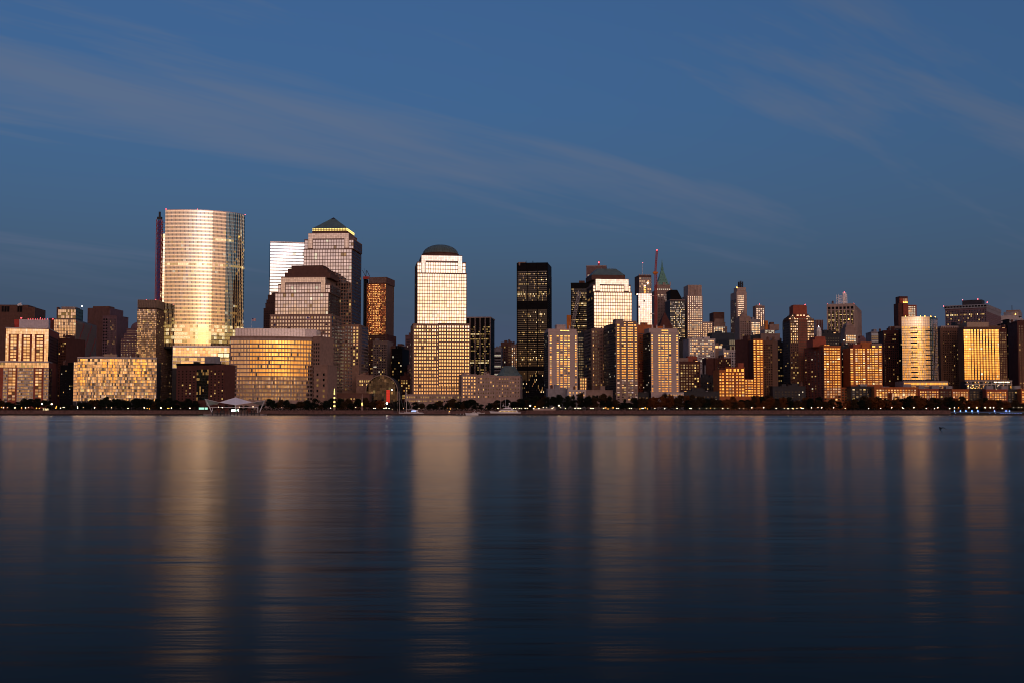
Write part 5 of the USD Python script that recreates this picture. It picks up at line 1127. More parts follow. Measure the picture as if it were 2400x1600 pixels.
simple('dark_louvred_block', 'wide dark blue grey block with fine vertical louvres below the dark cap tower', 1700, 3, 1668, 1725, 781, 'dark_blue', 1.6, 12, [('glass_blue', 1)], d=30, vb=835, fh=0.8, fw=0.5)
B = Bld('crowned_stone_tower', 'tall stepped stone tower topped by a small grey lantern frame', 1800, 4, 1726, 1750, 684, 1712, d=30)
t = B.tier(1726, 1750, 684, mat='limestone'); L = t['s1'] - t['s0']
B.grid(B.front(t), B.even(L * 0.1, L * 0.75, 6, 0.55), B.rows_v(t, 692, 760, 4.6, 0.5), [('mirror', 0.9), ('lit_white', 0.1)], wall='limestone', relief=0.3, indiv=True)
B.grid(B.left(t), B.even(1, t['d'] - 1, 4, 0.45), B.rows_v(t, 700, 800, 4.6, 0.5), [('glass_blue', 0.75), ('lit_white', 0.2), ('lit_dim', 0.05)], wall='limestone_dark', relief=0.3)
t2 = B.tier(1727.5, 1748, 673.5, 684, off=1.5, d=20, mat='limestone'); L2 = t2['s1'] - t2['s0']
B.grid(B.front(t2), B.even(L2 * 0.2, L2 - 0.5, 4, 0.4), B.rows_v(t2, 676, 682, 6, 0.6), [('glass_dark', 1)], wall='limestone', relief=0.3)
p = at(1735.8, 673, 1808); obj('lantern_frame', lattice(lattice(MB(), p, p + [0, 0, 8], 6.0, 2.6, 0.4), p, p + [0, 0, 9.5], 1.5, 3, 0.3).mesh(), 'charcoal', B.path)
B.beacon(1727, 674, 1.2, 0.8, 'lamp_amber'); B.done()
B, t = simple('brown_cap_tower', 'brown tower with white roof light between the stone tower and the red topped tower', 1760, 2, 1771, 1792, 718, 'limestone_dark', 4.4, 4.9, [('mirror', 0.6), ('glass_dim', 0.3), ('lit_white', 0.1)], u2=1764.4, va=722, vb=765, fin=False, plant=0, fw=0.4)
B.tier(1774, 1786, 714.5, 718, off=4, d=8, mat='white_stone', part='penthouse'); B.beacon(1780, 713.5, 5, 0.7, 'lamp_red'); B.done()
B, t = simple('beige_setback_tower', 'beige stone tower with stepped top in front of the crowned stone tower', 1560, 4, 1733, 1760, 745, 'limestone_dark', 5.2, 5.2, [('mirror', 0.45), ('glass_dim', 0.45), ('lit', 0.1)], u2=1722, va=752, vb=875, fw=0.45, fin=False, plant=0)
q = B.tier(1734, 1757, 740.5, 745, off=2, d=14, mat='limestone_dark'); q = B.tier(1738, 1750, 737, 741, off=4, d=8, mat='limestone_dark'); B.done()
simple('grey_ribbon_block', 'grey block with greenish glazed floor beside the beige setback tower', 1600, 3, 1757, 1782, 750, 'grey_stone', 3.2, 4.2, [('mirror', 0.5), ('glass', 0.3), ('lit_white', 0.2)], va=755, vb=800, d=24, fw=0.6, plant=1)
B, t = simple('white_stone_block', 'broad whitish stone block with tall windows below the pink deco tower', 1560, 4, 1614, 1676, 795, 'white_stone', 4.9, 5.9, [('mirror', 0.42), ('glass_dark', 0.4), ('lit_white', 0.12), ('glass_dim', 0.06)], d=36, va=796, vb=865, fw=0.5, indiv=True, fin=False)
B.m('cornice', 'white_stone').box(B.front(t), -0.5, t['s1'] - t['s0'] + 0.5, B.Zv(810, 20), B.Zv(808.5, 20), -0.05, 0.8); B.done()
simple('white_corner_block', 'small whitish block with dark windows above the lit brick block', 1520, 4, 1695, 1727, 821, 'white_stone', 6.2, 6.0, [('glass_dark', 0.75), ('glass', 0.25)], d=24, va=824, vb=880, plant=1)
simple('bright_sign_block', 'low block with one bright white lit loggia among dark roofs', 1570, 4, 1675, 1693, 809, 'limestone_dark', 8, 5.5, [('lit_white', 0.8), ('glass', 0.2)], d=20, va=808.5, vb=816, fw=0.85, fh=0.8, plant=2)
B, t = simple('dark_red_lowrise', 'dark red brick block with few lit windows right of the mauve tower', 1420, 3, 1592, 1641, 848, 'brick_dark', 6.4, 6.0, [('glass_dark', 0.55), ('glass_blue', 0.27), ('lit', 0.1), ('lit_dim', 0.08)], d=24, va=852, vb=920, fin=False, plant=3)
B.tier(1612, 1634, 834, 848, off=4, d=12, mat='brick_red', part='penthouse'); B.tier(1592, 1613, 838, 849, off=3, d=12, mat='limestone_dark', part='penthouse'); B.done()
p = at(1652, 888, 1450); q = at(1652.5, 855, 1450); X = thing('grey_chimney', 'thin grey chimney standing among dark roofs right of the dark red block', 'chimney', (p[0], p[1], GZ)); obj('shaft', MB().tube((p[0], p[1], GZ), q, 1.0, 0.8, 10).mesh(), 'grey_stone', X); obj('cap', MB().tube(q, q + [0, 0, 0.8], 1.1, 1.1, 10).mesh(), 'charcoal', X)
B, t = simple('golden_grid_lowrise', 'small dark red block with a bright grid of yellow windows', 1470, 5, 1675, 1713, 840, 'brick_dark', 3.9, 5.0, [('mirror_gold', 0.85), ('lit', 0.15)], d=26, va=842, vb=867, fw=0.6, indiv=True, fin=False, marg=(0.08, 0.03)); B.tier(1655, 1676, 838, off=2, d=20, mat='brick_dark', part='rear_wing'); B.done()
simple('dark_block', 'nearly black low block between the dark red block and the orange brick block', 1440, 2, 1640, 1690, 885, 'charcoal', 7, 7, [('glass_dark', 0.9), ('lit', 0.06), ('lit_white', 0.04)], d=30, vb=935, fw=0.35, fh=0.35)

# orange brick apartments with L-shaped glow
B = Bld('orange_brick_apartments', 'orange brick apartments glowing with gold windows, low wing and taller part', 1352, 6, 1685.7, 1745, 866, d=26, indiv=True)
t = B.tier(1685.7, 1745, 866, mat='brick'); L = t['s1'] - t['s0']; fr = B.front(t)
cols = B.cols_px(t, [(1685.8 + .8, 1690.5), (1692.5, 1697), (1701.6, 1707), (1709.5, 1713.8), (1716.6, 1720.2), (1725.5, 1729.6), (1732, 1736.5), (1738.5, 1744)], 900)
B.grid(fr, cols, B.rows_v(t, 871.5, 929, 7.3, 0.54), [('mirror_gold', 0.8), ('glass_rough', 0.2)], wall='brick', relief=0.2, tilt=0.6)
q = B.tier(1701, 1745, 861.5, 867, off=0.0, d=20, mat='brick'); B.grid(B.front(q), B.cols_px(q, [(1701.6, 1707), (1710, 1714), (1719.5, 1725), (1728, 1732), (1737.5, 1743.5)], 865), B.rows_v(q, 862.5, 871, 8, 0.8), [('mirror_gold', 1)], wall='brick', relief=0)
B.parapet(q, 0.6); B.tier(1730, 1743, 850, 862, off=5, d=10, mat='brick_red', part='penthouse'); B.tier(1686, 1699, 863, 867, off=4, d=8, mat='brick_dark', part='penthouse')
lk = B.tier(1745, 1766, 887, off=0.3, d=22, mat='brick'); B.grid(B.front(lk), B.cols_px(lk, [(1747, 1751), (1753, 1759.5), (1761, 1765)], 900), B.rows_v(lk, 888, 929, 6.2, 0.55), [('mirror_gold', 0.9), ('glass_rough', 0.1)], wall='brick', relief=0.2, tilt=0.4)
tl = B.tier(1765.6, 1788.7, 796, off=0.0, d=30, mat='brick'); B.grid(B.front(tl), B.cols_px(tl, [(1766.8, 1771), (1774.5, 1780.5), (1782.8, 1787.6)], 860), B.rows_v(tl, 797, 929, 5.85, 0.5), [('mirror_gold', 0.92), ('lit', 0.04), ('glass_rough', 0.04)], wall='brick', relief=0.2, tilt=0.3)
B.m('flank', 'brick_dark').box(B.left(tl), 0, tl['d'], GZ, tl['z1'], -0.02, 0.2)  # shade of the left side put into a darker brick colour
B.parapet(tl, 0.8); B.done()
simple('dark_flank_block', 'brick flank painted dark for its shade rising left of the tall orange brick apartments', 1375, 30, 1752, 1766, 797, 'brick_dark', 5, 7, [('glass_dark', 0.93), ('lit_dim', 0.04), ('lit_white', 0.03)], d=22, vb=925, fw=0.35, fh=0.35, plant=1)  # left side of the apartments, its shade painted as dark brick
simple('dull_brick_wing', 'dull brick wing with pale grid lines right of the tall orange brick apartments', 1370, -26, 1789, 1811, 799, 'brick_brown', 5, 5.6, [('glass_dark', 0.55), ('glass_dim', 0.4), ('lit_dim', 0.05)], d=24, vb=930, fw=0.6, plant=1)
simple('lit_column_block', 'slim block with a bright column of lit windows right of the dull brick wing', 1420, 5, 1808, 1820.5, 803, 'limestone', 6, 5.6, [('mirror_gold', 0.65), ('lit', 0.25), ('glass_dark', 0.1)], d=20, vb=905, fw=0.7)
B, t = simple('beige_penthouse_block', 'beige stepped block with white glazed top floors and orange rooftop box', 1520, 3, 1783, 1828, 783, 'limestone_dark', 5.5, 5.4, W_, d=30, vb=900, va=800, fin=False, plant=0)
q = B.tier(1792, 1816, 772, 783, off=1, d=20, mat='limestone', part='setback'); B.grid(B.front(q), B.even(1, q['s1'] - q['s0'] - 1, 8, 0.9), B.rows_v(q, 774, 783, 4.5, 0.55), [('lit_white', 0.7), ('mirror_gold', 0.3)], wall='limestone', relief=0)
B.tier(1804, 1826, 760, 773, off=6, d=16, mat='limestone_dark', part='setback'); B.tier(1806, 1814, 755, 761, off=8, d=8, mat='brown', part='setback'); B.tier(1794, 1800, 751.5, 773, off=9, d=5, mat='orange_paint', part='rooftop_box'); B.tier(1764, 1786, 785, 800, off=3, d=14, mat='charcoal', part='roof_edge'); B.done()
simple('dark_valley_block', 'dark block with scattered lights in the gap left of the red topped tower', 1480, 4, 1812, 1838, 802, 'charcoal', 5, 6, [('glass_dark', 0.78), ('lit', 0.12), ('lit_dim', 0.1)], d=26, vb=925, fw=0.5, fh=0.4)

# red crowned tower
B = Bld('red_crown_tower', 'tall brown apartment tower with red brick crown and rounded shoulders', 1430, 3, 1851, 1908, 749, 1834, indiv=True)
t = B.tier(1851, 1908, 749, mat='brick_brown'); L = t['s1'] - t['s0']; fr = B.front(t)
cols = B.even(0.6, L * 0.34, 4, 0.55) + B.even(L * 0.36, L * 0.70, 4, 0.5) + B.even(L * 0.72, L - 0.5, 4, 0.62)
B.grid(fr, cols, B.rows_v(t, 751, 905, 5.9, 0.5), [('glass', 0.30), ('mirror', 0.14), ('glass_dim', 0.16), ('glass_dark', 0.20), ('lit', 0.10), ('lit_dim', 0.10)], wall='brick_brown', relief=0.2, tilt=0.5)
B.m('red_bay', 'brick_red').box(fr, L * 0.37, L * 0.69, GZ, t['z1'], -0.02, 0.15)
B.grid(B.left(t), B.even(1, t['d'] - 1, 5, 0.4), B.rows_v(t, 752, 900, 5.9, 0.4), [('glass_dark', 0.94), ('lit_dim', 0.03), ('lit', 0.03)], wall='charcoal', relief=0.2, indiv=False)
n_ = 9
for i in range(5):
    f0 = i / 5; a = 1843 + (1859 - 1843) * f0 ** 0.6; b = 1907 - (1907 - 1893) * f0 ** 0.6
    q = B.tier(a if i else 1848, b, 749 - 2.6 * (i + 1), 749 - 2.6 * i, off=0.6 + i * 0.7, d=24 - i * 2, mat='brick_brown', part='shoulder')
    if i < 4: B.grid(B.front(q), B.even(0.5, q['s1'] - q['s0'] - 0.5, 10, 0.5), B.rows_v(q, 749 - 2.6 * (i + 1), 749 - 2.6 * i, 2.6, 0.7), [('mirror', 0.4), ('glass_dark', 0.6)], wall='brick_brown', relief=0)
cw = B.tier(1858.5, 1891, 717, 737, off=4, d=16, mat='brick_red', part='crown'); B.tier(1860, 1889, 714.8, 717.5, off=5, d=13, mat='brick_red', part='crown')
q = B.tier(1864, 1890, 737, 746, off=0.2, d=8, mat='brick_red', part='crown'); B.grid(B.front(q), B.even(1, q['s1'] - q['s0'] - 1, 3, 0.6), B.rows_v(q, 738, 741, 3, 0.8), [('mirror', 0.9), ('lit_white', 0.1)], wall='brick_red', relief=0)
B.beacon(1887, 714, 5, 0.5, 'lamp_red'); B.done()
B, t = simple('striped_slab', 'tower top with red and white vertical stripes behind the red crowned tower', 1800, 2, 1911, 1929, 751, 'white_stone', 0, 0, [], d=30, plant=0, fin=False)
for i in range(5): B.m('red_stripe', 'brick_red').box(B.front(t), 0.4 + i * 2.35, 1.5 + i * 2.35, GZ, t['z1'], -0.05, 0.3)
B.done()
cT = at(1919, 787, 1460); zt = at(1919, 766, 1460)[2]; zb = cT[2]; r = 3.1
X = thing('white_water_tower', 'small white round rooftop tower with lantern cap between two brick buildings', 'water tower', (cT[0], cT[1], zb))
m_ = trimesh.creation.revolve([(0, -30), (r, -30), (r, 6), (r * 1.05, 6), (r * 1.05, 6.6), (r * 0.9, 6.6), (r * 0.9, 9.2), (r * 0.5, 10.4), (r * 0.2, 10.9), (0, 11)], sections=16); m_.apply_translation((cT[0], cT[1], zb)); obj('drum', m_, 'white_paint', X)
po = MB()
for i in range(10): th = i * math.pi / 5; p = np.array([cT[0] + r * 1.03 * math.cos(th), cT[1] + r * 1.03 * math.sin(th), zb - 5]); po.bar(p, p + [0, 0, 11], 0.22)
obj('column', po.mesh(), 'white_stone', X); obj('beacon', MB().sphere((cT[0], cT[1], zb + 11.6), 0.5).mesh(), 'lamp_white', X)

# brick block with bright right face
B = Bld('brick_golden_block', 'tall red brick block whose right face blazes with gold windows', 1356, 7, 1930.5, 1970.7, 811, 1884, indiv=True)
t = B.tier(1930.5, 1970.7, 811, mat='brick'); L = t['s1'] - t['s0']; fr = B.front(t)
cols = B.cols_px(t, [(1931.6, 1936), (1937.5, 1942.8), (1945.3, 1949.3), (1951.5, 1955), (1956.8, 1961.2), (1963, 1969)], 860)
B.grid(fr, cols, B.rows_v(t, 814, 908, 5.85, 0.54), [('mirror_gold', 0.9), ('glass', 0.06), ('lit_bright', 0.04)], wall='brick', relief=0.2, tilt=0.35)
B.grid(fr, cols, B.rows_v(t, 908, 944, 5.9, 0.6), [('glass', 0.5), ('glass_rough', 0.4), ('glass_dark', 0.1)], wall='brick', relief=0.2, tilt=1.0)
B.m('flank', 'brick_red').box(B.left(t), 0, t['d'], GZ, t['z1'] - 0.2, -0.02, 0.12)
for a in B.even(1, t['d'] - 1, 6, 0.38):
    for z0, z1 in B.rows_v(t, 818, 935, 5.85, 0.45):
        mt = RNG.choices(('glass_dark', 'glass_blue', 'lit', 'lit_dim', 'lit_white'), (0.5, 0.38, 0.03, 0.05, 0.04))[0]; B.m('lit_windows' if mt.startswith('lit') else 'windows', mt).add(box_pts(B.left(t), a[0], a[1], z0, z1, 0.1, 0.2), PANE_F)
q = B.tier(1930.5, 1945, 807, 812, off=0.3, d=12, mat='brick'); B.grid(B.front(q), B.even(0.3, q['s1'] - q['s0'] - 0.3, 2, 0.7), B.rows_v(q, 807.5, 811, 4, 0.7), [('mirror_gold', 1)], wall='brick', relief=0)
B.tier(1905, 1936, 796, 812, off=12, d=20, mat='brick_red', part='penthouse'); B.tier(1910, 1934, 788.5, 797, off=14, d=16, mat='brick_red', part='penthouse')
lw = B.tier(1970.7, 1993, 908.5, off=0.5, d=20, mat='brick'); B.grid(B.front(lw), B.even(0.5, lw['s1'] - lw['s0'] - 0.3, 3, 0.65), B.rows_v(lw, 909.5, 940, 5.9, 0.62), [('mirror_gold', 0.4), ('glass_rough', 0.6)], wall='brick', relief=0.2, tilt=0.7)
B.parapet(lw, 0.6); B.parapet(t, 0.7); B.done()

# flat-topped ribbed office tower
B = Bld('flat_ribbed_tower', 'wide flat-topped office tower with pale vertical ribs and pink roof scaffold', 1720, -21, 1939, 2001.5, 713, 2018.6, d=40)
t = B.tier(1939, 2001.5, 713, mat='black'); L = t['s1'] - t['s0']; fr = B.front(t)
B.m('parapet_band', 'limestone').box(fr, -0.3, L + 0.3, B.Zv(719, 20), t['z1'] + 0.5, -1, 1.0); B.m('parapet_band', 'limestone').box(fr, -0.3, L + 0.3, B.Zv(727.5, 20), B.Zv(725, 20), -1, 0.7)
for i in range(8): obj('rib', MB().box(fr, i * L / 7 - 0.9, i * L / 7 + 0.9, GZ, t['z1'], -0.05, 0.85).mesh(), 'limestone', B.path)
B.grid(fr, [x for i in range(7) for x in B.even(i * L / 7 + 1.0, (i + 1) * L / 7 - 1.0, 4, 0.85)], B.rows_v(t, 728, 800, 3.9, 0.55), [('glass_dark', 0.85), ('lit', 0.08), ('lit_dim', 0.07)], wall='black', relief=0.15, litrow=0.12)
rs = B.right(t); B.m('side_wall', 'limestone_dark').box(rs, 0, t['d'], GZ, t['z1'], -0.02, 0.3)
for i in range(14): B.m('side_rib', 'limestone').box(rs, i * t['d'] / 14, i * t['d'] / 14 + 0.5, GZ, t['z1'] - 6, 0.28, 0.6)
B.plant(t, 2, 'plum', (3, 5))
p = at(1973, 713, 1735); sc_ = lattice(MB(), p, p + [0, 0, 14], 12, 3.0, 0.2); lattice(sc_, p + [4, 0, 0], p + [4, 0, 17], 3.5, 2.2, 0.3); obj('roof_scaffold', sc_.mesh(), 'panel_pink', B.path); B.m('beacon', 'lamp_red').sphere(p + [4, 0, 17.5], 0.7)
B.beacon(1939.5, 713, 0.4, 0.5); B.beacon(2001.5, 711.5, 0.4, 0.5); B.done()
# stepped temple-top tower
B = Bld('temple_top_tower', 'small stone tower with stepped pyramid top and a block of yellow windows', 1600, 3, 1980, 2010, 776, 1967, d=30)
t = B.tier(1980, 2010, 778, mat='limestone_dark'); L = t['s1'] - t['s0']
B.grid(B.front(t), B.even(1.2, L - 2.5, 5, 0.62), B.rows_v(t, 785, 801, 4.2, 0.66), [('lit_white', 0.25), ('mirror', 0.75)], wall='limestone_dark', relief=0.3)
B.grid(B.front(t), B.even(1.2, L - 1.2, 6, 0.4), B.rows_v(t, 803, 840, 5, 0.5), [('glass_dark', 0.8), ('lit_white', 0.2)], wall='limestone_dark', relief=0.3)
for a, b, v, vb_, o in ((1981.5, 2005, 768.5, 778, 1.5), (1983.5, 2001, 762.5, 769, 3)): q = B.tier(a, b, v, vb_, off=o, d=24 - 3 * o, mat='limestone_dark'); B.parapet(q, 0.5)
cc = B.centre(q); obj('pyramid_roof', hip(cc, B.e, B.b, (q['s1'] - q['s0']) / 2, 7, q['z1'], B.Zv(753, 6), 1.5, 1.5), 'limestone_dark', B.path); B.beacon(1989, 748.5, 8, 0.8, 'lamp_amber'); B.beacon(1978, 797, -0.5, 0.5, 'lamp'); B.done()
simple('dark_tree_top_block', 'dark low rooftops beneath the flat-topped ribbed tower', 1500, 0, 1925, 1970, 783, 'charcoal', 6, 6, [('glass_dark', 0.92), ('lit_white', 0.08)], d=30, vb=830, fw=0.3, fh=0.3, plant=4)
simple('dark_shaft_block', 'dark narrow block between two glowing brick blocks', 1400, 4, 1971, 1994, 812, 'charcoal', 5, 6, [('glass_dark', 0.86), ('lit', 0.08), ('lit_white', 0.06)], d=26, vb=905, fw=0.35, fh=0.4)
simple('far_roof_block', 'low pinkish roofs between the temple top tower and the banded block', 1700, 0, 2008, 2046, 795, 'plum', 5, 6, W_, d=30, vb=815, plant=4)
simple('banded_office_block', 'dark office block with pale horizontal bands left of the tapering brown tower', 1600, -3, 2042, 2075, 779, 'grey_stone', 33, 5.3, [('glass_dark', 0.8), ('glass_blue', 0.2)], d=30, va=781, vb=812, fw=0.98, fh=0.6, marg=(0, 0), plant=1)

# second golden brick block
B = Bld('brick_apartment_slab', 'wide orange brick apartment slab with twelve columns of gold windows', 1360, 3, 1992.8, 2067.4, 816, indiv=True, d=26)
t = B.tier(1992.8, 2067.4, 816, mat='brick'); L = t['s1'] - t['s0']
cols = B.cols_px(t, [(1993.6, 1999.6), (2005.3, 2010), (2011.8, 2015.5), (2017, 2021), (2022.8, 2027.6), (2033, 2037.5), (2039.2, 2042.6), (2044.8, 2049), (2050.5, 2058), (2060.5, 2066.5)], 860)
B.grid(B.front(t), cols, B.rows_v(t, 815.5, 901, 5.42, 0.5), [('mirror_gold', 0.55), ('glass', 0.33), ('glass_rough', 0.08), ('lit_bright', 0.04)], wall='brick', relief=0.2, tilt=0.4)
q = B.tier(2043, 2067.4, 804.5, 816, off=0.2, d=18, mat='limestone_dark', part='penthouse'); B.grid(B.front(q), B.cols_px(q, [(2044, 2051), (2060, 2066)], 810), B.rows_v(q, 808, 815, 6, 0.6), [('mirror_gold', 1)], wall='limestone_dark', relief=0)
B.tier(2017, 2043, 801, 816, off=3, d=14, mat='brick', part='penthouse'); B.tier(2000, 2020, 806, 816, off=3, d=14, mat='brick_red', part='penthouse'); B.parapet(t, 0.6); B.done()
# brown tower left of the curved hotel
B, t = simple('brown_dark_tower', 'dark brown tower with sparse lights just left of the round-fronted glass tower', 1420, -6, 2070, 2106, 776, 'brick_dark', 5, 5.4, [('glass_dark', 0.78), ('glass_dim', 0.12), ('lit', 0.05), ('lit_dim', 0.05)], d=30, va=782, vb=895, fw=0.5, u2=None, fin=False, plant=2)
q = B.tier(2099, 2116, 770, off=6, d=20, mat='dark_blue', part='rear_wing'); B.grid(B.front(q), B.even(0.5, q['s1'] - q['s0'] - 0.5, 3, 0.8), B.rows_v(q, 772, 890, 5.4, 0.5), [('glass_blue', 0.8), ('glass', 0.15), ('lit', 0.05)], wall='dark_blue', relief=0.2)
B.tier(2086, 2110, 764.5, 777, off=8, d=12, mat='limestone_dark', part='penthouse'); B.done()
B = Bld('stepped_brick_tower', 'dark red brick tower with stepped top and a grid of lit windows', 1700, 2, 2110, 2148, 715, 2104, d=30)
t = B.tier(2117, 2127.7, 711, mat='brick_red'); q = B.tier(2108, 2127.5, 694.8, off=3, d=16, mat='brick_dark'); r_ = B.tier(2105, 2119, 711, off=2, d=18, mat='brick_dark')
B.grid(B.front(q), B.even(5.5, q['s1'] - q['s0'] - 0.5, 3, 0.5), B.rows_v(q, 698, 711, 13, 0.7), [('lit_dim', 1)], wall='brick_red', relief=0.1); 
for u in (2118, 2121.5, 2125.5): B.beacon(u, 709, 2.4, 0.7, 'lamp_amber')
w = B.tier(2127.5, 2148, 715, off=0, d=22, mat='brick_red'); B.grid(B.front(w), B.even(0.5, w['s1'] - w['s0'] - 1.5, 4, 0.55), B.rows_v(w, 717, 747, 5.05, 0.6), [('mirror', 0.4), ('lit_white', 0.6)], wall='brick_red', relief=0.2, indiv=True); B.done()

# ---------------------------------------------------------------- round-fronted glass tower on the right
Y0 = 1372
us = list(np.linspace(2114.5, 2180, 14)) + [2184, 2188, 2191.5, 2194.5, 2197, 2198.5]
P_, ns = march(Y0, us, 820, lambda u: -13 + (u - 2114.5) / 40.5 * 11 if u < 2155 else -2 + (u - 2155) / 22 * 15 if u < 2177 else 15 + (u - 2177) / 21.5 * 50)
Q = thing('round_glass_tower', 'round-fronted glass tower with one blazing vertical highlight and thin dark balcony lines', 'building', (P_[8][0], P_[8][1], GZ))
zt, zb = CZ + ray(1200, 748)[1] * Y0, CZ + ray(1200, 890)[1] * Y0
obj('core', prism(list(P_) + [P_[-1] + np.array([2, 28]), P_[0] + np.array([14, 32])], GZ, zt), 'charcoal', Q)
frs = seg_frames(P_); nf = 25; mb2 = {}; mul = MB()
for i in range(nf):
    z1 = zt - (zt - zb) * i / nf; z0 = zt - (zt - zb) * (i + 1) / nf; h = z1 - z0
    crown = i < 3
    obj('floor_band', strip(P_, z0, z0 + h * 0.17, -0.05, 0.25), 'panel_pink' if crown else 'charcoal', Q)
    if not crown and i % 2: obj('balcony', strip(P_[4:8], z0 - 0.1, z0 + h * 0.45, -0.05, 0.9), 'charcoal', Q)
    if not crown and i % 2 == 0: obj('balcony', strip(P_[11:15], z0 - 0.1, z0 + h * 0.40, -0.05, 0.9), 'charcoal', Q)
    for k, fr in enumerate(frs):
        for q in range(2 if k < 13 else 1):
            m_ = 2 if k < 13 else 1
            mt = RNG.choices(('glass_pale',) if crown else ('mirror', 'glass_rough', 'mirror_gold', 'lit_dim'), (1,) if crown else (0.50, 0.10, 0.37, 0.03))[0]
            p = box_pts(fr, q * fr.length / m_ + 0.06, (q + 1) * fr.length / m_ - 0.06, z0 + h * 0.17, z1, -0.05, 0.1)
            j1, j2 = NR.normal(0, 0.004, 2); p[4:, :2] += (np.array([-j1 - j2, j1 - j2, j1 + j2, -j1 + j2]))[:, None] * fr.n
            mb2.setdefault(mt, MB()).add(p, PANE_F)
for k, fr in enumerate(frs): mul.box(fr, -0.12, 0.12, zb, zt, -0.05, 0.32)
obj('mullions', mul.mesh(), 'panel_pink', Q, kind='stuff')
for mt, mb in mb2.items(): obj('lit_windows' if mt.startswith('lit') else 'windows', mb.mesh(), mt, Q, kind='stuff')
obj('crown_wall', strip(P_, zt, zt + 2.6, -0.5, 0.3), 'glass_pale', Q)
b_ = MB()
for q in (2, 9, 11, 14, 17): b_.sphere((P_[q][0], P_[q][1] + 1, zt + 3.2), 0.5)
obj('roof_lamp', b_.mesh(), 'lamp_amber', Q)
q_ = type('q', (), {'path': Q})
B = Bld('x', '', 1360, 0, 2117.6, 2222, 892, share=q_, d=30)
t = B.tier(2117.6, 2222, 892, mat='limestone'); L = t['s1'] - t['s0']
B.grid(B.front(t), B.even(0.3, L - 0.3, 34, 0.88), B.rows_v(t, 895, 902, 7, 0.75), [('mirror_gold', 0.9), ('lit', 0.1)], wall='limestone', relief=0.3)
B.grid(B.front(t), B.even(L * 0.12, L - 2, 28, 0.85), B.rows_v(t, 903.5, 913, 5, 0.6), [('mirror_gold', 0.8), ('lit_orange', 0.2)], wall='limestone', relief=0.3); B.done()

B, t = simple('brown_window_tower', 'brown tower with one bright window column right of the round glass tower', 1420, 2, 2203, 2247.5, 770, 'brick_brown', 4.3, 5.3, [('glass_dark', 0.72), ('glass_dim', 0.18), ('lit', 0.05), ('lit_dim', 0.05)], d=34, va=775, vb=905, fw=0.45, marg=(0.12, 0.04), fin=False, plant=0, indiv=True)
B.grid(B.front(t), B.even(0.5, 3.0, 1, 0.9), B.rows_v(t, 775, 895, 5.3, 0.6), [('mirror', 0.6), ('lit', 0.3), ('glass_dark', 0.1)], wall='brick_brown', relief=0)
q = B.tier(2206, 2246, 764, 770, off=1, d=28, mat='limestone', part='attic'); B.grid(B.front(q), B.even(0.5, q['s1'] - q['s0'] - 0.5, 9, 0.5), B.rows_v(q, 765, 770, 5, 0.6), [('glass_dark', 1)], wall='limestone', relief=0.2); B.done()
B = Bld('violet_office_slab', 'broad violet office slab with bright roof cornice and dark roof house at the far right', 1700, -32, 2215, 2312, 724, 2345)
t = B.tier(2215, 2312, 722, mat='plum'); L = t['s1'] - t['s0']; fr = B.front(t)
B.grid(fr, B.even(0.6, L - 0.6, 26, 0.55), B.rows_v(t, 727, 800, 4.4, 0.72), [('glass_dark', 0.62), ('glass_blue', 0.3), ('lit_dim', 0.05), ('lit', 0.03)], wall='plum', relief=0.35, litrow=0.04)
rs = B.right(t); B.m('side_wall', 'grey_stone').box(rs, 0, t['d'], GZ, t['z1'], -0.02, 0.2)
B.grid(rs, B.even(2.5, t['d'] - 1, 14, 0.5), B.rows_v(t, 732, 790, 4.4, 0.6), [('glass_dim', 0.7), ('glass_blue', 0.3)], wall='plum', relief=0.5)
cn = B.tier(2212.5, 2312.5, 715, 722.5, off=-1.5, d=t['d'] + 3, mat='grey_stone', part='cornice'); Lc = cn['s1'] - cn['s0']
for i in range(14): B.m('cornice_opening', 'black').box(B.front(cn), (i + 0.15) * Lc / 14, (i + 0.85) * Lc / 14, cn['z0'] + 1.4, cn['z1'] - 1.2, -0.05, 0.15)
B.tier(2255, 2301, 703.5, 715, off=8, d=22, mat='charcoal', part='roof_house')
for u, v in ((2211.5, 718), (2256, 703), (2291.5, 701.5), (2314, 709)): B.beacon(u, v, 2, 0.7)
B.done()
B, t = simple('golden_grid_tower', 'square golden glowing tower with dark vertical stripes on the right', 1380, 0, 2259, 2342, 768, 'brick_brown', 0, 0, [], d=20, fin=False, plant=0, indiv=True)
L = t['s1'] - t['s0']; fr = B.front(t)
cols = B.even(*B.cols_px(t, [(2259.6, 2275.3)], 820)[0], 4, 0.96) + B.cols_px(t, [(2277 + i * 6.88, 2281.6 + i * 6.88) for i in range(8)], 820) + B.even(*B.cols_px(t, [(2331.8, 2341.5)], 820)[0], 3, 0.96)
B.grid(fr, cols, B.rows_v(t, 771.5, 889, 5.42, 0.8), [('mirror_gold', 0.93), ('glass', 0.05), ('lit_bright', 0.02)], wall='brick_brown', relief=0.22, tilt=0.12)
B.tier(2266, 2317, 755, 768, off=2, d=14, mat='bronze', part='penthouse'); B.tier(2317, 2345, 763.5, 768, off=5, d=12, mat='brick_brown', part='penthouse'); B.done()
simple('dark_right_wing', 'dark brown wing with dim windows directly right of the golden tower', 1400, -10, 2342, 2359, 771, 'brick_dark', 4, 5.4, [('glass_dark', 0.7), ('glass_dim', 0.2), ('lit_dim', 0.1)], d=30, vb=890)
simple('black_left_slab', 'black narrow slab directly left of the golden tower', 1440, 0, 2246, 2260, 762, 'charcoal', 5, 6, [('glass_dark', 0.9), ('lit_white', 0.1)], d=30, vb=900, fw=0.3, fh=0.3)
B = Bld('white_truss_podium', 'low podium with white steel truss front and sparkling lights below the golden tower', 1368, 0, 2262, 2371.5, 890, d=20)
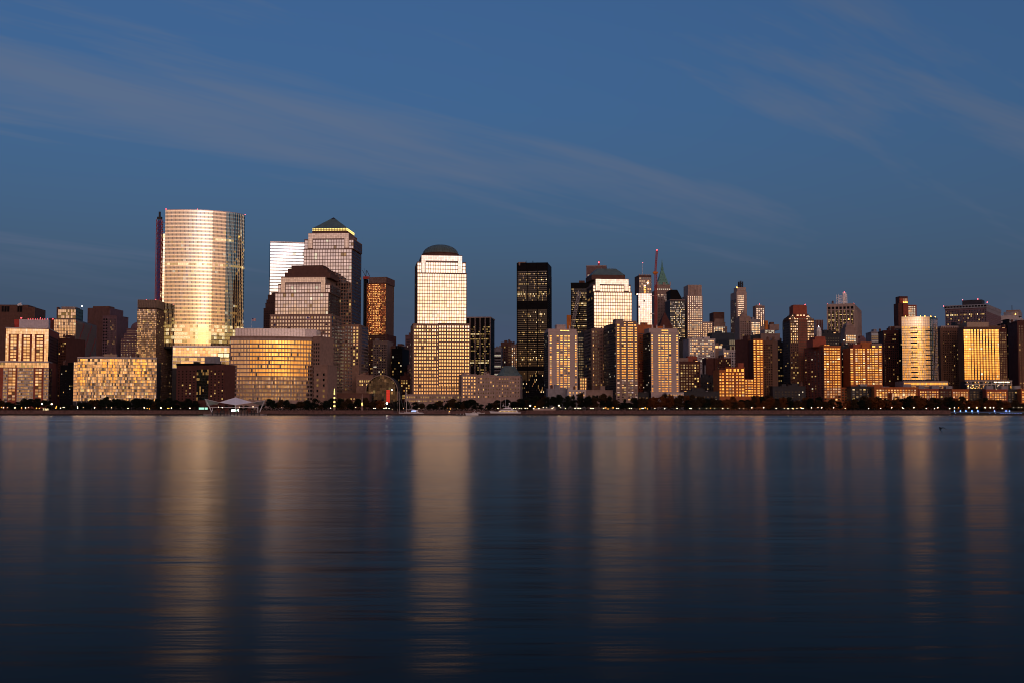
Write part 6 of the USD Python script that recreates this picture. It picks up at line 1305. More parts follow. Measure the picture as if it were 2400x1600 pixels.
t = B.tier(2266, 2370, 892, mat='charcoal', part='core'); fr = B.front(t); L = t['s1'] - t['s0']
for z in (t['z1'] + 0.2, B.Zv(900, 30)): obj('beam', MB().box(fr, -2.5, L + 0.8, z - 0.4, z + 0.4, 0.02, 1.0).mesh(), 'white_stone', B.path)
for i in range(12): obj('post', MB().box(fr, i * L / 11 - 0.25, i * L / 11 + 0.25, GZ, t['z1'], 0.02, 0.7).mesh(), 'white_stone', B.path)
for i in range(11):
    a, b = fr.pt(i * L / 11, B.Zv(900, 30), 0.5), fr.pt((i + 1) * L / 11, t['z1'], 0.5)
    if i % 2 == 0: B.m('brace', 'white_stone').bar(a, b, 0.18)
ls = MB(); lw_ = MB()
for i in range(75):
    x, v = RNG.uniform(0, L), RNG.choice((895, 903, 905, 908, 910, 911, 913)); (ls if RNG.random() < 0.7 else lw_).sphere(fr.pt(x, B.Zv(v + RNG.uniform(-1, 1), 30), 0.9), 0.26, 0)
for i in range(9): lw_.sphere(fr.pt(L * 0.62 + i * L * 0.04, B.Zv(894.5, 30), 0.9), 0.5, 0)
obj('string_lights', ls.mesh(), 'lamp_amber', B.path, kind='stuff'); obj('string_lights', lw_.mesh(), 'lamp', B.path, kind='stuff'); B.done()
B, t = simple('pale_setback_tower', 'pale stepped tower with antenna at the far right edge', 1800, -28, 2343, 2386, 741, 'white_stone', 9, 6, [('glass_blue', 0.7), ('glass_dark', 0.3)], d=30, u2=2402, va=748, vb=780, fw=0.7, fh=0.3, fin=False, plant=0)
B.tier(2352, 2392, 731, 741, off=5, d=26, mat='grey_stone', part='setback'); B.tier(2358, 2390, 727, 732, off=7, d=22, mat='limestone_dark', part='setback'); B.beacon(2380, 737, 3, 0.8, 'lamp_amber'); B.beacon(2342, 741, 2, 0.8, 'lamp_amber')
p = at(2372, 728, 1815); obj('antenna', MB().bar(p, p + [0, 0, 8], 0.3).mesh(), 'charcoal', B.path); B.done()
simple('black_far_block', 'black block with a few lit windows between the dark right wing and the frame edge', 1460, -4, 2357, 2388, 758, 'black', 5, 6, [('glass_dark', 0.9), ('lit', 0.04), ('lit_dim', 0.06)], d=30, vb=920, fw=0.6, fh=0.4, litrow=0.04)
simple('edge_brown_block', 'dark brown tower with scattered lights cut by the right frame edge', 1420, -2, 2384, 2430, 755, 'brick_dark', 6, 6, [('glass_dark', 0.85), ('lit', 0.08), ('lit_dim', 0.07)], d=30, vb=930, fw=0.4, fh=0.4)

# low brick rows behind the trees on the right
def lowrise(label, u0, u1, vt, pu, mats, wall='brick', boxes=(), **k):
    B, t = simple('brick_lowrise', label, k.get('Y', 1336), k.get('n', 2), u0, u1, vt, wall, pu, 5.6, mats, d=18, va=vt + 3, vb=k.get('vb', 943), fw=0.62, fh=0.6, indiv=True, fin=False, plant=0, tilt=0.8)
    for a, b, v in boxes: B.tier(a, b, v, vt, off=4, d=8, mat='grey_stone', part='roof_box')
    B.done(); return B
G_ = [('glass', 0.4), ('glass_rough', 0.25), ('mirror_gold', 0.25), ('lit_orange', 0.1)]
lowrise('long low brick row with orange windows below the round glass tower', 2049, 2152, 908, 6.8, G_, boxes=((2066, 2084, 905), (2117, 2135, 899)))
B = Bld('glazed_low_block', 'low block of large orange glowing panes among the trees below the round glass tower', 1330, 2, 2089, 2147, 919, d=8, indiv=True)
t = B.tier(2089, 2147, 919.5, mat='brick'); B.grid(B.front(t), B.even(0.4, t['s1'] - t['s0'] - 0.4, 9, 0.82), B.rows_v(t, 921, 943, 5.6, 0.92), [('glass', 0.5), ('glass_rough', 0.4), ('lit_orange', 0.1)], wall='brick', relief=0.2, tilt=0.8); B.done()
lowrise('low brick row continuing right with smaller orange windows', 2153, 2202, 912, 6.0, G_, wall='brick_red', boxes=((2153, 2167, 903.5), (2184, 2201, 903.5)))
lowrise('dark gap block with few lights between two low brick rows', 2202, 2231, 912, 7, [('glass_dark', 0.85), ('lit', 0.15)], wall='brick_dark', boxes=((2217, 2232, 903.5),))
lowrise('small low brick row with six window columns right of the dark gap', 2231, 2271, 913, 6.2, G_, boxes=())
lowrise('black low block between two brick rows at the right', 2271, 2311, 912, 8, [('glass_dark', 0.85), ('lit_white', 0.15)], wall='charcoal', Y=1345)
lowrise('low brick row with dotted orange windows near the right edge', 2311, 2361, 913, 6.0, G_, wall='brick_red', boxes=((2312, 2328, 903), (2347, 2363, 903)))
lowrise('black low block near the right edge with roof box', 2361, 2393, 913, 8, [('glass_dark', 0.9), ('lit', 0.1)], wall='charcoal', boxes=((2378, 2392, 903),), Y=1345)
lowrise('piece of low brick row cut by the right frame edge', 2393, 2425, 912, 6.0, G_)
lowrise('dark low block with pale roof box left of the long low brick row', 1994, 2049, 906, 8, [('glass_dark', 0.84), ('lit', 0.08), ('glass_blue', 0.08)], wall='charcoal', boxes=((2016, 2032, 899),), Y=1345)
simple('dark_low_block', 'dark low block with two lit windows below the red topped tower', 1350, 0, 1811, 1888, 906, 'charcoal', 8, 7, [('glass_dark', 0.92), ('lit_white', 0.08)], d=24, vb=940, fw=0.35, fh=0.35, plant=4)
simple('dark_low_block', 'dark low block behind trees left of the orange brick apartments', 1352, 0, 1595, 1686, 918, 'charcoal', 9, 7, [('glass_dark', 0.94), ('lit_white', 0.06)], d=24, vb=945, fw=0.35, fh=0.35, plant=3)
simple('dark_low_block', 'dark low plinth at the foot of the tower with four golden window columns', 1365, 0, 1373, 1446, 915, 'limestone_dark', 9, 7, [('glass_dark', 0.9), ('lit_dim', 0.1)], d=20, vb=940, plant=1)
simple('dark_low_block', 'dark low block between two tall apartment towers right of centre', 1365, 0, 1494, 1530, 920, 'charcoal', 9, 7, [('glass_dark', 0.9), ('lit_white', 0.1)], d=20, vb=942, plant=1)

# ---------------------------------------------------------------- ferry landing with tent roof
YF = 1288
def fp(x, y, Y=YF): return at(460 + x / 11.76, 900 + y / 11.76, Y)
c = fp(1090, 800)
Fy = thing('ferry_landing', 'floating ferry landing under a white peaked tent roof with wing-like tips', 'ferry landing', (c[0], YF, 0))
ap, fr_, lt, rt = fp(1085, 358, YF + 8), fp(1090, 565, YF - 4), fp(240, 400, YF - 2), fp(1890, 440, YF - 2)
lm, rm = fp(640, 492, YF - 1), fp(1540, 492, YF - 1); lb, rb = fp(300, 585, YF + 14), fp(1850, 580, YF + 14); bkc = fp(1085, 480, YF + 20)
def patch(a, b, c_, d, n=6, sag=0.6):
    s, t_ = np.meshgrid(np.linspace(0, 1, n), np.linspace(0, 1, n), indexing='ij'); s, t_ = s[..., None], t_[..., None]
    p = (1 - s) * (1 - t_) * a + s * (1 - t_) * b + s * t_ * c_ + (1 - s) * t_ * d; p[..., 2] -= (sag * 4 * s * (1 - s) * 4 * t_ * (1 - t_))[..., 0]
    i, j = np.meshgrid(np.arange(n - 1), np.arange(n - 1), indexing='ij'); q = np.stack([i * n + j, (i + 1) * n + j, (i + 1) * n + j + 1, i * n + j + 1], -1).reshape(-1, 4)
    return p.reshape(-1, 3), q
for a, b, c_, d in ((ap, lm, fr_, (ap + fr_) / 2), (ap, rm, fr_, (ap + fr_) / 2), (ap, lm, bkc, (ap + bkc) / 2), (ap, rm, bkc, (ap + bkc) / 2)): obj('tent_roof', patch(a, b, c_, d, sag=0.3), 'fabric', Fy, smooth=True)
obj('tent_wing', patch(lm, lt, lb, (lm + lb) / 2 + [4, 3, 0], sag=0.2), 'fabric', Fy, smooth=True); obj('tent_wing', patch(rm, rt, rb, (rm + rb) / 2 + [-4, 3, 0], sag=0.2), 'fabric', Fy, smooth=True)
ed = MB()
for a, b in ((ap, lm), (lm, lt), (lt, lb), (ap, rm), (rm, rt), (rt, rb), (lm, fr_), (fr_, rm), (ap, fr_)): ed.bar(a, b, 0.16)
obj('edge_cable', ed.mesh(), 'white_paint', Fy)
for a, b in ((lt + [0.5, 0, 0], fp(430, 760, YF - 3)), (rt - [0.5, 0, 0], fp(1745, 760, YF - 3))):
    obj('raking_mast', MB().tube(b, b + (a - b) * 0.55, 0.55, 0.4).tube(b + (a - b) * 0.55, a, 0.4, 0.2).mesh(), 'white_paint', Fy)
obj('centre_mast', MB().tube(fp(1085, 740, YF + 2), ap, 0.45, 0.25).mesh(), 'white_paint', Fy)
dk = Frame((fp(400, 800)[0], YF - 8), (1, 0), (0, -1), 60); Wd = fp(1740, 800)[0] - fp(400, 800)[0]
obj('pontoon', MB().box(dk, -6, Wd + 6, -0.3, 1.5, -30, 0).mesh(), 'grey_stone', Fy); obj('deck_edge', MB().box(dk, -6.3, Wd + 6.3, 1.5, 1.9, -30, 0.3).mesh(), 'granite', Fy)
rl = MB()
for z in (2.5, 3.0): rl.box(dk, 0, Wd, z, z + 0.08, -1, -0.9)
for i in range(40): rl.box(dk, i * Wd / 40, i * Wd / 40 + 0.1, 1.9, 3.05, -1, -0.9)
obj('railing', rl.mesh(), 'grey_paint', Fy)
for x in (455, 1705): obj('gate_frame', MB().box(dk, fp(x, 700)[0] - dk.o[0], fp(x, 700)[0] - dk.o[0] + 0.5, 1.9, fp(x, 620)[2], -6, -5).mesh(), 'white_paint', Fy)
obj('gate_beam', MB().box(dk, fp(400, 700)[0] - dk.o[0], fp(1710, 700)[0] - dk.o[0], fp(455, 632)[2], fp(455, 618)[2], -6, -5).mesh(), 'white_paint', Fy)
for x in (770, 1390, 560): obj('ticket_booth', MB().box(dk, fp(x, 700)[0] - dk.o[0], fp(x, 700)[0] - dk.o[0] + 4, 1.9, fp(x, 655)[2], -12, -9).mesh(), 'brick_dark', Fy)
for x, w, mt in ((970, 9.0, 'lamp_white'), (1090, 1.6, 'lamp_green'), (1135, 3.2, 'lamp_white'), (75, 12, 'lamp_green'), (235, 7, 'lamp_green')):
    a = fp(x, 700)[0] - dk.o[0]; z0, z1 = fp(x, 745)[2], fp(x, 690)[2]
    if x < 300: z0, z1 = fp(x, 690)[2], fp(x, 635)[2]
    obj('lit_panel', MB().box(dk, a, a + w * 0.45, z0, z1, -8, -7.6).mesh(), {'lamp_white': 'lit_panel_white', 'lamp_green': 'lit_panel_green'}[mt], Fy)
for i, x in enumerate((448, 580, 668, 770, 850, 950, 1045, 1142, 1240, 1338, 1412, 1525, 1600, 1735)):
    p = fp(x, 800, YF - 9.5); P = thing('mooring_pile', f'dark timber pile standing in the water before the ferry landing', 'pile', (p[0], p[1], 0), 'piles in front of the ferry landing')
    obj('pile', MB().tube((p[0], p[1], -2), (p[0], p[1], 4.6), 0.5, 0.45).mesh(), 'charcoal', P); obj('pile_cap', MB().tube((p[0], p[1], 4.6), (p[0], p[1], 5.0), 0.55, 0.2).mesh(), 'charcoal', P)
for x in (500, 1450):
    p = fp(x, 790, YF - 9); P = thing('fender_beam', 'dark horizontal fender beam joining the piles at the ' + ('left' if x < 800 else 'right') + ' of the ferry landing', 'fender', (p[0], p[1], 0)); obj('beam', MB().box(Frame((p[0], p[1]), (1, 0), (0, -1), 9), 0, 10, 1.6, 2.5, -0.6, 0).mesh(), 'charcoal', P)

# two slim lit pylons
def pylon(u, vt, label, lit_):
    p = at(u, 960, 1312); z1 = at(u, vt, 1312)[2]; p[2] = GZ
    X = thing('slim_pylon', label, 'pylon', p); H = z1 - GZ
    obj('base', MB().tube(p, p + [0, 0, 4.2], 1.1, 0.9, 12).mesh(), 'limestone_dark', X)
    n_ = 9; z = 4.2
    for i in range(n_):
        f = 1 - i / n_; h = (H - 4.2) / n_; m_ = 'lamp_gold' if lit_ and i % 2 == 0 or (lit_ and i > 6) or (not lit_ and i in (1, 2)) else 'bronze'
        r0, r1 = (1.15 * (0.45 + 0.55 * f), 1.15 * (0.45 + 0.55 * (f - 1 / n_))) if lit_ else (1.2 * f + 0.05, 1.2 * (f - 1 / n_) + 0.05)
        obj('segment', MB().tube(p + [0, 0, z + 0.15], p + [0, 0, z + h - 0.15], max(r0, 0.12), max(r1, 0.1), 10).mesh(), m_ if m_ == 'lamp_gold' else ('bronze' if lit_ else 'limestone'), X)
        obj('collar', MB().tube(p + [0, 0, z - 0.15], p + [0, 0, z + 0.15], max(r0, 0.12) + 0.12, max(r0, 0.12) + 0.12, 10).mesh(), 'bronze', X); z += h
pylon(783.5, 909.5, 'tall slim pylon glowing gold on the promenade before the stepped crown tower', True)
pylon(848.5, 921, 'pale tapering pylon on the promenade with a small gold glow near its foot', False)

# ---------------------------------------------------------------- boats
def hull(P0, L, beam, free, bow=1, rise=0.6, n=11, z0=-0.2):
    """a boat's hull, bow towards +x (bow = 1) or -x"""
    secs = []
    for i in range(n):
        s = i / (n - 1); w = beam / 2 * (1 if s < 0.45 else max(0.02, 1 - ((s - 0.45) / 0.55) ** 2.1)); zt = free * (1 + rise * max(0, s - 0.35) ** 1.6)
        x = (s - 0.5) * L * bow; fl = 0.62 + 0.2 * (1 - s)
        secs.append([[x - 0.06 * L * s * bow * 0.9, -w * fl, z0], [x, -w, zt * 0.55], [x + 0.03 * L * s * bow, -w, zt], [x + 0.03 * L * s * bow, w, zt], [x, w, zt * 0.55], [x - 0.06 * L * s * bow * 0.9, w * fl, z0]])
    v = np.array(secs).reshape(-1, 3) + P0; k = 6; f = []
    for i in range(n - 1):
        for j in range(k): f.append([i * k + j, (i + 1) * k + j, (i + 1) * k + (j + 1) % k, i * k + (j + 1) % k])
    f += [[0, 1, 2, 3], [0, 3, 4, 5]]; e = (n - 1) * k; f += [[e, e + 1, e + 2, e + 3], [e, e + 3, e + 4, e + 5]]
    return v, np.array(f)
def deck(X, P0, name, x0, x1, z0, z1, w, mat, rake=0.25, bow=1):
    r = (z1 - z0) * rake; a, b = min(x0, x1), max(x0, x1)
    v = [[a, -w, z0], [b, -w, z0], [b, w, z0], [a, w, z0], [a + r, -w * 0.93, z1], [b - r * 2, -w * 0.93, z1], [b - r * 2, w * 0.93, z1], [a + r, w * 0.93, z1]]
    v = np.array(v); 
    if bow < 0: v[:, 0] = (a + b) - v[:, 0]
    obj(name, (v + P0, CUBE_F), mat, X)
# big motor yacht, bow left
P0 = at(1185, 966.5, 1316); P0[2] = 0.0
X = thing('motor_yacht', 'large white multi-deck motor yacht moored right of centre', 'yacht', P0)
obj('hull', hull(P0, 34, 7.4, 3.4, -1, 0.8), 'white_paint', X, smooth=35)
deck(X, P0, 'main_deck', -9, 14, 3.2, 5.6, 3.1, 'white_paint', 0.5, -1); deck(X, P0, 'upper_deck', -5.5, 9, 5.6, 7.7, 2.6, 'white_paint', 0.7, -1); deck(X, P0, 'bridge_deck', -1.5, 6.5, 7.7, 8.7, 2.0, 'white_paint', 0.6, -1)
yf = Frame((P0[0] - 8, P0[1] - 3.12), (1, 0), (0, -1), 20)
for i in range(12): obj('cabin_window', MB().box(yf, 1.5 + i * 1.55, 2.8 + i * 1.55, 3.9, 4.9, -0.3, 0.06).mesh(), 'lit_dim' if i % 3 else 'lit', X)
yf2 = Frame((P0[0] - 4, P0[1] - 2.62), (1, 0), (0, -1), 12); obj('wheelhouse_window', MB().box(yf2, 0.2, 10, 6.2, 7.0, -0.3, 0.05).mesh(), 'glass_dark', X)
obj('radar_arch', MB().bar(P0 + [3, -1.6, 8.6], P0 + [4.2, -1.6, 12.4], 0.25).bar(P0 + [3, 1.6, 8.6], P0 + [4.2, 1.6, 12.4], 0.25).bar(P0 + [4.2, -1.8, 12.2], P0 + [4.2, 1.8, 12.2], 0.25).bar(P0 + [-4, -1.5, 10.2], P0 + [3.6, -1.5, 10.4], 0.14).mesh(), 'white_paint', X)
obj('radome', MB().sphere(P0 + [4.2, 0, 13.2], 0.8, 2).sphere(P0 + [-2.6, -1.2, 11.4], 0.6, 2).mesh(), 'white_paint', X)
obj('mast', MB().tube(P0 + [0.2, 0, 8.6], P0 + [0.2, 0, 19], 0.2, 0.12).mesh(), 'white_paint', X)
ya = at(1172, 962, 1324); yt = at(1174.5, 912, 1324)
X = thing('sailboat', 'sailboat showing a bare pale mast behind the large motor yacht', 'sailboat', (ya[0], ya[1], 0)); obj('hull', hull(np.array([ya[0] + 2, ya[1] + 1, 0]), 14, 3.6, 1.6, -1), 'white_paint', X, smooth=35); obj('mast', MB().tube((ya[0], ya[1], 1.5), yt, 0.26, 0.14).mesh(), 'white_stone', X); obj('boom', MB().tube((ya[0], ya[1], 3.2), (ya[0] + 6, ya[1], 3.4), 0.16, 0.12).mesh(), 'steel', X)
# two-masted sailing catamaran
P0 = at(965, 966, 1317); P0[2] = 0.0
X = thing('sailing_catamaran', 'white sailing yacht with tall bare mast, rigging and a blue lit cockpit', 'sailboat', P0)
for s_ in (-1, 1): obj('hull', hull(P0 + [0, s_ * 3.2, 0], 27, 2.8, 2.6, -1, 0.35), 'white_paint', X, smooth=35)
obj('bridge_deck', hull(P0 + [2, 0, 0], 20, 6.5, 3.0, -1, 0.3, z0=1.0), 'white_paint', X, smooth=35); deck(X, P0, 'cabin', -3, 8, 2.8, 5.2, 2.6, 'white_paint', 0.8, -1); deck(X, P0, 'bimini', 1, 7, 5.2, 6.0, 2.4, 'white_paint', 0.2, -1)
cf = Frame((P0[0] - 2, P0[1] - 2.7), (1, 0), (0, -1), 9)
for i in range(5): obj('cabin_window', MB().box(cf, 0.6 + i * 1.6, 1.9 + i * 1.6, 3.3, 4.2, -0.3, 0.15).mesh(), 'glass_dark', X)
obj('cockpit_light', MB().box(cf, 1.6, 6.8, 4.5, 5.1, -0.3, 0.2).mesh(), 'cockpit_blue', X)
m0 = at(953, 961, 1317); m1 = at(951.5, 909, 1317)
obj('mast', MB().tube((m0[0], P0[1], 3), (m1[0], P0[1], m1[2]), 0.42, 0.3).mesh(), 'white_stone', X); obj('boom', MB().tube((m0[0] + 0.5, P0[1], 6.3), (m0[0] + 9, P0[1], 6.6), 0.3, 0.25).mesh(), 'white_stone', X)
rg = MB()
for u in (966, 961, 946): p = at(u, 960, 1317); rg.bar((m1[0], P0[1], m1[2] - 2.5), p, 0.07)
obj('rigging', rg.mesh(), 'grey_paint', X)
s0 = at(936.5, 960, 1328); s1 = at(935.3, 916, 1328)
X = thing('sailboat', 'smaller sailboat with bare mast just left of the blue lit sailing yacht', 'sailboat', (s0[0], s0[1], 0)); obj('hull', hull(np.array([s0[0] + 2, s0[1], 0]), 13, 3.4, 1.8, -1), 'white_paint', X, smooth=35); obj('mast', MB().tube((s0[0], s0[1], 1.5), s1, 0.28, 0.16).mesh(), 'white_stone', X); obj('stay', MB().bar(s1 - [0, 0, 1], (s0[0] + 6, s0[1], 2.2), 0.06).bar(s1 - [0, 0, 1], (s0[0] - 3, s0[1], 2.0), 0.06).mesh(), 'grey_paint', X)
# cabin cruiser and small craft
P0 = at(1106, 970, 1283); P0[2] = 0
X = thing('cabin_cruiser', 'small white cabin cruiser left of the large motor yacht', 'boat', P0); obj('hull', hull(P0, 14, 4.2, 2.0, -1, 0.9), 'white_paint', X, smooth=35); deck(X, P0, 'cabin', -2.5, 5, 2.0, 3.8, 1.8, 'white_paint', 0.9, -1); obj('window', MB().box(Frame((P0[0] - 1.2, P0[1] - 1.85), (1, 0), (0, -1), 6), 0, 5, 2.6, 3.3, -0.3, 0.05).mesh(), 'glass_dark', X); obj('radar_arch', MB().bar(P0 + [2.5, -1.3, 3.7], P0 + [3.6, -1.3, 5.8], 0.16).bar(P0 + [2.5, 1.3, 3.7], P0 + [3.6, 1.3, 5.8], 0.16).bar(P0 + [3.6, -1.4, 5.7], P0 + [3.6, 1.4, 5.7], 0.2).mesh(), 'white_paint', X)
P0 = at(1122, 968, 1310); P0[2] = 0; X = thing('cabin_cruiser', 'second cabin cruiser partly hidden behind the small white one', 'boat', P0); obj('hull', hull(P0, 13, 4, 2.3, 1, 0.6), 'white_paint', X, smooth=35); deck(X, P0, 'cabin', -3, 3, 2.2, 3.9, 1.6, 'white_paint', 0.7, 1); obj('window', MB().box(Frame((P0[0] - 2.5, P0[1] - 1.65), (1, 0), (0, -1), 6), 0, 4, 2.7, 3.3, -0.3, 0.05).mesh(), 'glass_dark', X)
for i, (u, lab) in enumerate(((1066, 'leftmost of three low dark dinghies by the seawall'), (1074, 'middle of three low dark dinghies by the seawall'), (1081, 'rightmost of three low dark dinghies by the seawall'))):
    P0 = at(u, 970, 1285); P0[2] = 0; X = thing('dinghy', lab, 'boat', P0); obj('hull', hull(P0, 4.6, 2, 1.0, -1), 'charcoal', X, smooth=35); obj('outboard', MB().box(Frame((P0[0] + 2.0, P0[1] - 0.3), (1, 0), (0, -1), 1), 0, 0.6, 0.6, 1.9, -0.6, 0).mesh(), 'white_paint', X)
P0 = at(1054, 966, 1308); P0[2] = 0; X = thing('workboat', 'small pale workboat with an amber lamp left of the dinghies', 'boat', P0); obj('hull', hull(P0, 9, 3, 1.8, 1), 'white_stone', X, smooth=35); deck(X, P0, 'wheelhouse', -2, 1, 1.8, 4.0, 1.2, 'white_stone', 0.3, 1); obj('lamp', MB().sphere(P0 + [-0.5, 0, 4.5], 0.35).mesh(), 'lamp_amber', X)

# ---------------------------------------------------------------- trees along the promenade
def make_tree(name, label, h, w, leafm, loc, seed, group=None, conic=False):
    r = np.random.default_rng(seed); X = thing(name, label, 'tree', loc, group); p = np.array(loc, float)
    tr = MB().tube(p - [0, 0, 0.3], p + [0, 0, h * 0.35], 0.28, 0.2, 7)
    for i in range(6):
        th = i * 1.05 + r.uniform(0, 0.5); tr.tube(p + [0, 0, h * (0.25 + 0.04 * i)], p + [math.cos(th) * w * 0.3, math.sin(th) * w * 0.3, h * (0.5 + 0.07 * i)], 0.13, 0.05, 5)
    obj('trunk', tr.mesh(), 'trunk', X)
    k = 22; cz = r.uniform(0.30, 0.95, k)
    prof = np.sin(np.clip((cz - 0.16) / 0.86, 0, 1) * math.pi) ** 0.6 if not conic else (1.05 - cz) * 1.2
    th = r.uniform(0, 2 * math.pi, k); rad = np.sqrt(r.uniform(0.05, 1, k)) * w * 0.36 * prof
    cen = np.c_[rad * np.cos(th), rad * np.sin(th), cz * h]; cr = r.uniform(0.13, 0.22, k) * w * (0.6 + 0.4 * prof)
    n = 1500; ci = r.integers(0, k, n); d = r.normal(size=(n, 3)); d /= np.linalg.norm(d, axis=1, keepdims=True)
    c = cen[ci] + d * (cr[ci] * r.uniform(0.55, 1.08, n) ** 0.5)[:, None] * [1, 1, 0.8]
    a = r.normal(size=(n, 3)); a /= np.linalg.norm(a, axis=1, keepdims=True); b = np.cross(a, d + 0.5 * r.normal(size=(n, 3))); b /= np.linalg.norm(b, axis=1, keepdims=True)
    s = r.uniform(0.3, 0.72, n)[:, None]
    v = np.stack([c - a * s, c - b * s * 0.6, c + a * s, c + b * s * 0.6], 1).reshape(-1, 3) + p
    obj('crown', (v, np.arange(4 * n).reshape(-1, 4)), leafm, X)
    return X
PLACES = [(-60, 175, 'below the brick apartment block'), (175, 330, 'below the long glass block'), (330, 480, 'left of the ferry landing'), (480, 640, 'behind the ferry landing'), (640, 780, 'below the curved office block'),
          (780, 860, 'between the two pylons'), (860, 950, 'before the glass vault'), (950, 1100, 'below the domed tower'), (1100, 1230, 'behind the large motor yacht'), (1230, 1400, 'below the pale pink concrete tower'),
          (1400, 1500, 'below the tower with four golden window columns'), (1500, 1610, 'below the mauve concrete tower'), (1610, 1830, 'below the orange brick apartments'), (1830, 2000, 'below the brick block with the blazing right face'), (2000, 2210, 'below the round glass tower'), (2210, 2460, 'near the blue lamps at the right')]
def place(u): return next((t for a, b, t in PLACES if a <= u < b), 'on the promenade')
protos = {}
KIND = {'dark': ('leaf_green', 'dark leafy tree'), 'brown': ('leaf_brown', 'brown autumn tree'), 'rust': ('leaf_rust', 'rust orange autumn tree')}
def tree(u, Y, h, w, kind):
    if 922 < u < 1240: Y += 32
    p = ground(u, Y, 950); var = RNG.randrange(3)
    lab, grp = f'{KIND[kind][1]} {place(u)} on the promenade', f'{KIND[kind][1]}s {place(u)}'
    k = (kind, var)
    if k not in protos:
        protos[k] = (make_tree('promenade_tree', lab, 12.0, 9.5, KIND[kind][0], (p[0], p[1], GZ), 100 + len(protos) * 7, grp), p)
        return
    copy(protos[k][0], (p[0], p[1], GZ), RNG.uniform(0, 360), (w / 9.5, w / 9.5, h / 12.0), lab, grp, 'promenade_tree')
def vtop(u):
    xs = [-60, 90, 130, 200, 280, 300, 390, 470, 500, 580, 610, 640, 700, 740, 800, 850, 870, 930, 960, 1040, 1060, 1200, 1235, 1290, 1400, 1440, 1480, 1520, 1600, 1660, 1700, 1800, 1900, 1950, 2000, 2060, 2100, 2200, 2280, 2340, 2400, 2460]
    vs = [938, 935, 948, 940, 936, 938, 934, 940, 948, 948, 944, 937, 944, 940, 938, 938, 936, 940, 944, 942, 938, 938, 928, 926, 929, 932, 938, 930, 929, 929, 933, 931, 934, 938, 934, 930, 932, 929, 935, 938, 946, 946]
    return float(np.interp(u, xs, vs))
for row, (Y, step) in enumerate(((1314, 15.0), (1323, 17.0))):
    u = -40.0
    while u < 2440:
        if not (480 < u < 625 and row == 0) and not (118 < u < 131) and not (905 < u < 928) and not (1930 < u < 1996 and row == 0) and RNG.random() < (0.93 if u > 640 else 0.8):
            H = (at(u, vtop(u) + RNG.uniform(-6.0, 6.5) + (1 - row) * 3, Y)[2] - GZ) * 1.03
            pr = (0.75, 0.25, 0.0) if u < 840 else (0.25, 0.35, 0.4) if u < 930 else (0.8, 0.2, 0.0) if u < 1490 else (0.12, 0.48, 0.40) if u < 1610 else (0.3, 0.5, 0.2)
            kind = RNG.choices(('dark', 'brown', 'rust'), pr)[0]
            tree(u, Y + RNG.uniform(-2, 3), max(H, 6.0), min(RNG.uniform(10.0, 14.5), H * 1.25), kind)
        u += step * RNG.uniform(0.75, 1.3)
for u, v in ((1529, 929), (1551, 926.5), (1572, 928)): tree(u, 1309, at(u, v, 1309)[2] - GZ, 10.5, 'rust')
for u, v in ((112 + 3, 938), (250, 930), (640, 938), (672, 937), (2130, 928), (1466, 936)): tree(u, 1311, (at(u, v, 1311)[2] - GZ), 9.0, 'dark')
# low hedge that fills the foot of the park
hb = np.random.default_rng(5); n = 9000; hx = hb.uniform(-620, 620, n); c = np.c_[hx, hb.uniform(1316, 1330, n) + np.where((hx > BX0 - 4) & (hx < BX1 + 4), 40, 0), GZ + hb.uniform(0, 2.6, n) ** 1.1]
a = hb.normal(size=(n, 3)); a /= np.linalg.norm(a, axis=1, keepdims=True); b = np.cross(a, hb.normal(size=(n, 3))); b /= np.linalg.norm(b, axis=1, keepdims=True); s = hb.uniform(0.4, 0.9, n)[:, None]
c[:, 2] *= 1
obj('hedge', (np.stack([c - a * s, c - b * s, c + a * s, c + b * s], 1).reshape(-1, 3), np.arange(4 * n).reshape(-1, 4)), 'leaf_green', label='dark low hedges and shrubs at the foot of the promenade trees', cat='hedge', kind='stuff')

# ---------------------------------------------------------------- lamps
def make_lamp(name, label, loc, h, r, mat, group, cat='street lamp'):
    X = thing(name, label, cat, loc, group); p = np.array(loc, float)
    obj('pole', MB().tube(p, p + [0, 0, h - r], 0.10, 0.07, 6).tube(p, p + [0, 0, 0.6], 0.2, 0.16, 6).mesh(), 'charcoal', X)
    obj('globe', MB().sphere(p + [0, 0, h], r, 2).mesh(), mat, X)
    obj('cap', MB().tube(p + [0, 0, h + r * 0.9], p + [0, 0, h + r * 1.25], r * 0.7, 0.05, 8).mesh(), 'charcoal', X)
    return X
firsts = {}
def lampost(u, v=955.5, Y=1306, kind='white', big=False):
    name, mat, r = {'white': ('promenade_lamp', 'lamp', 0.42), 'big': ('tall_park_lamp', 'lamp', 0.8), 'small': ('small_park_lamp', 'lamp_amber', 0.3), 'blue': ('blue_lamp', 'lamp_blue', 0.5), 'deck': ('deck_light', 'lamp_blue', 0.21), 'dim': ('dim_park_lamp', 'lamp', 0.26)}[kind]
    if 922 < u < 1240: Y += 42
    z = at(u, v, Y)[2]; p = np.array([ray(u, v)[0] * Y, Y, GZ if kind != 'deck' else 1.6])
    what = {'white': 'white globe lamp', 'big': 'extra bright tall lamp', 'small': 'small amber lamp', 'blue': 'blue globe lamp', 'deck': 'low bluish white deck light', 'dim': 'faint small lamp'}[kind]
    lab, grp = f'{what} on the promenade {place(u)}', f'{what}s {place(u)}'
    if kind not in firsts:
        firsts[kind] = (make_lamp(name, lab, p, z - p[2], r, mat, grp), z - p[2]); return
    f, h0 = firsts[kind]
    copy(f, p, 0, (1, 1, (z - p[2]) / h0) if abs((z - p[2]) / h0 - 1) < 0.35 else (1, 1, 1), lab, grp, name)
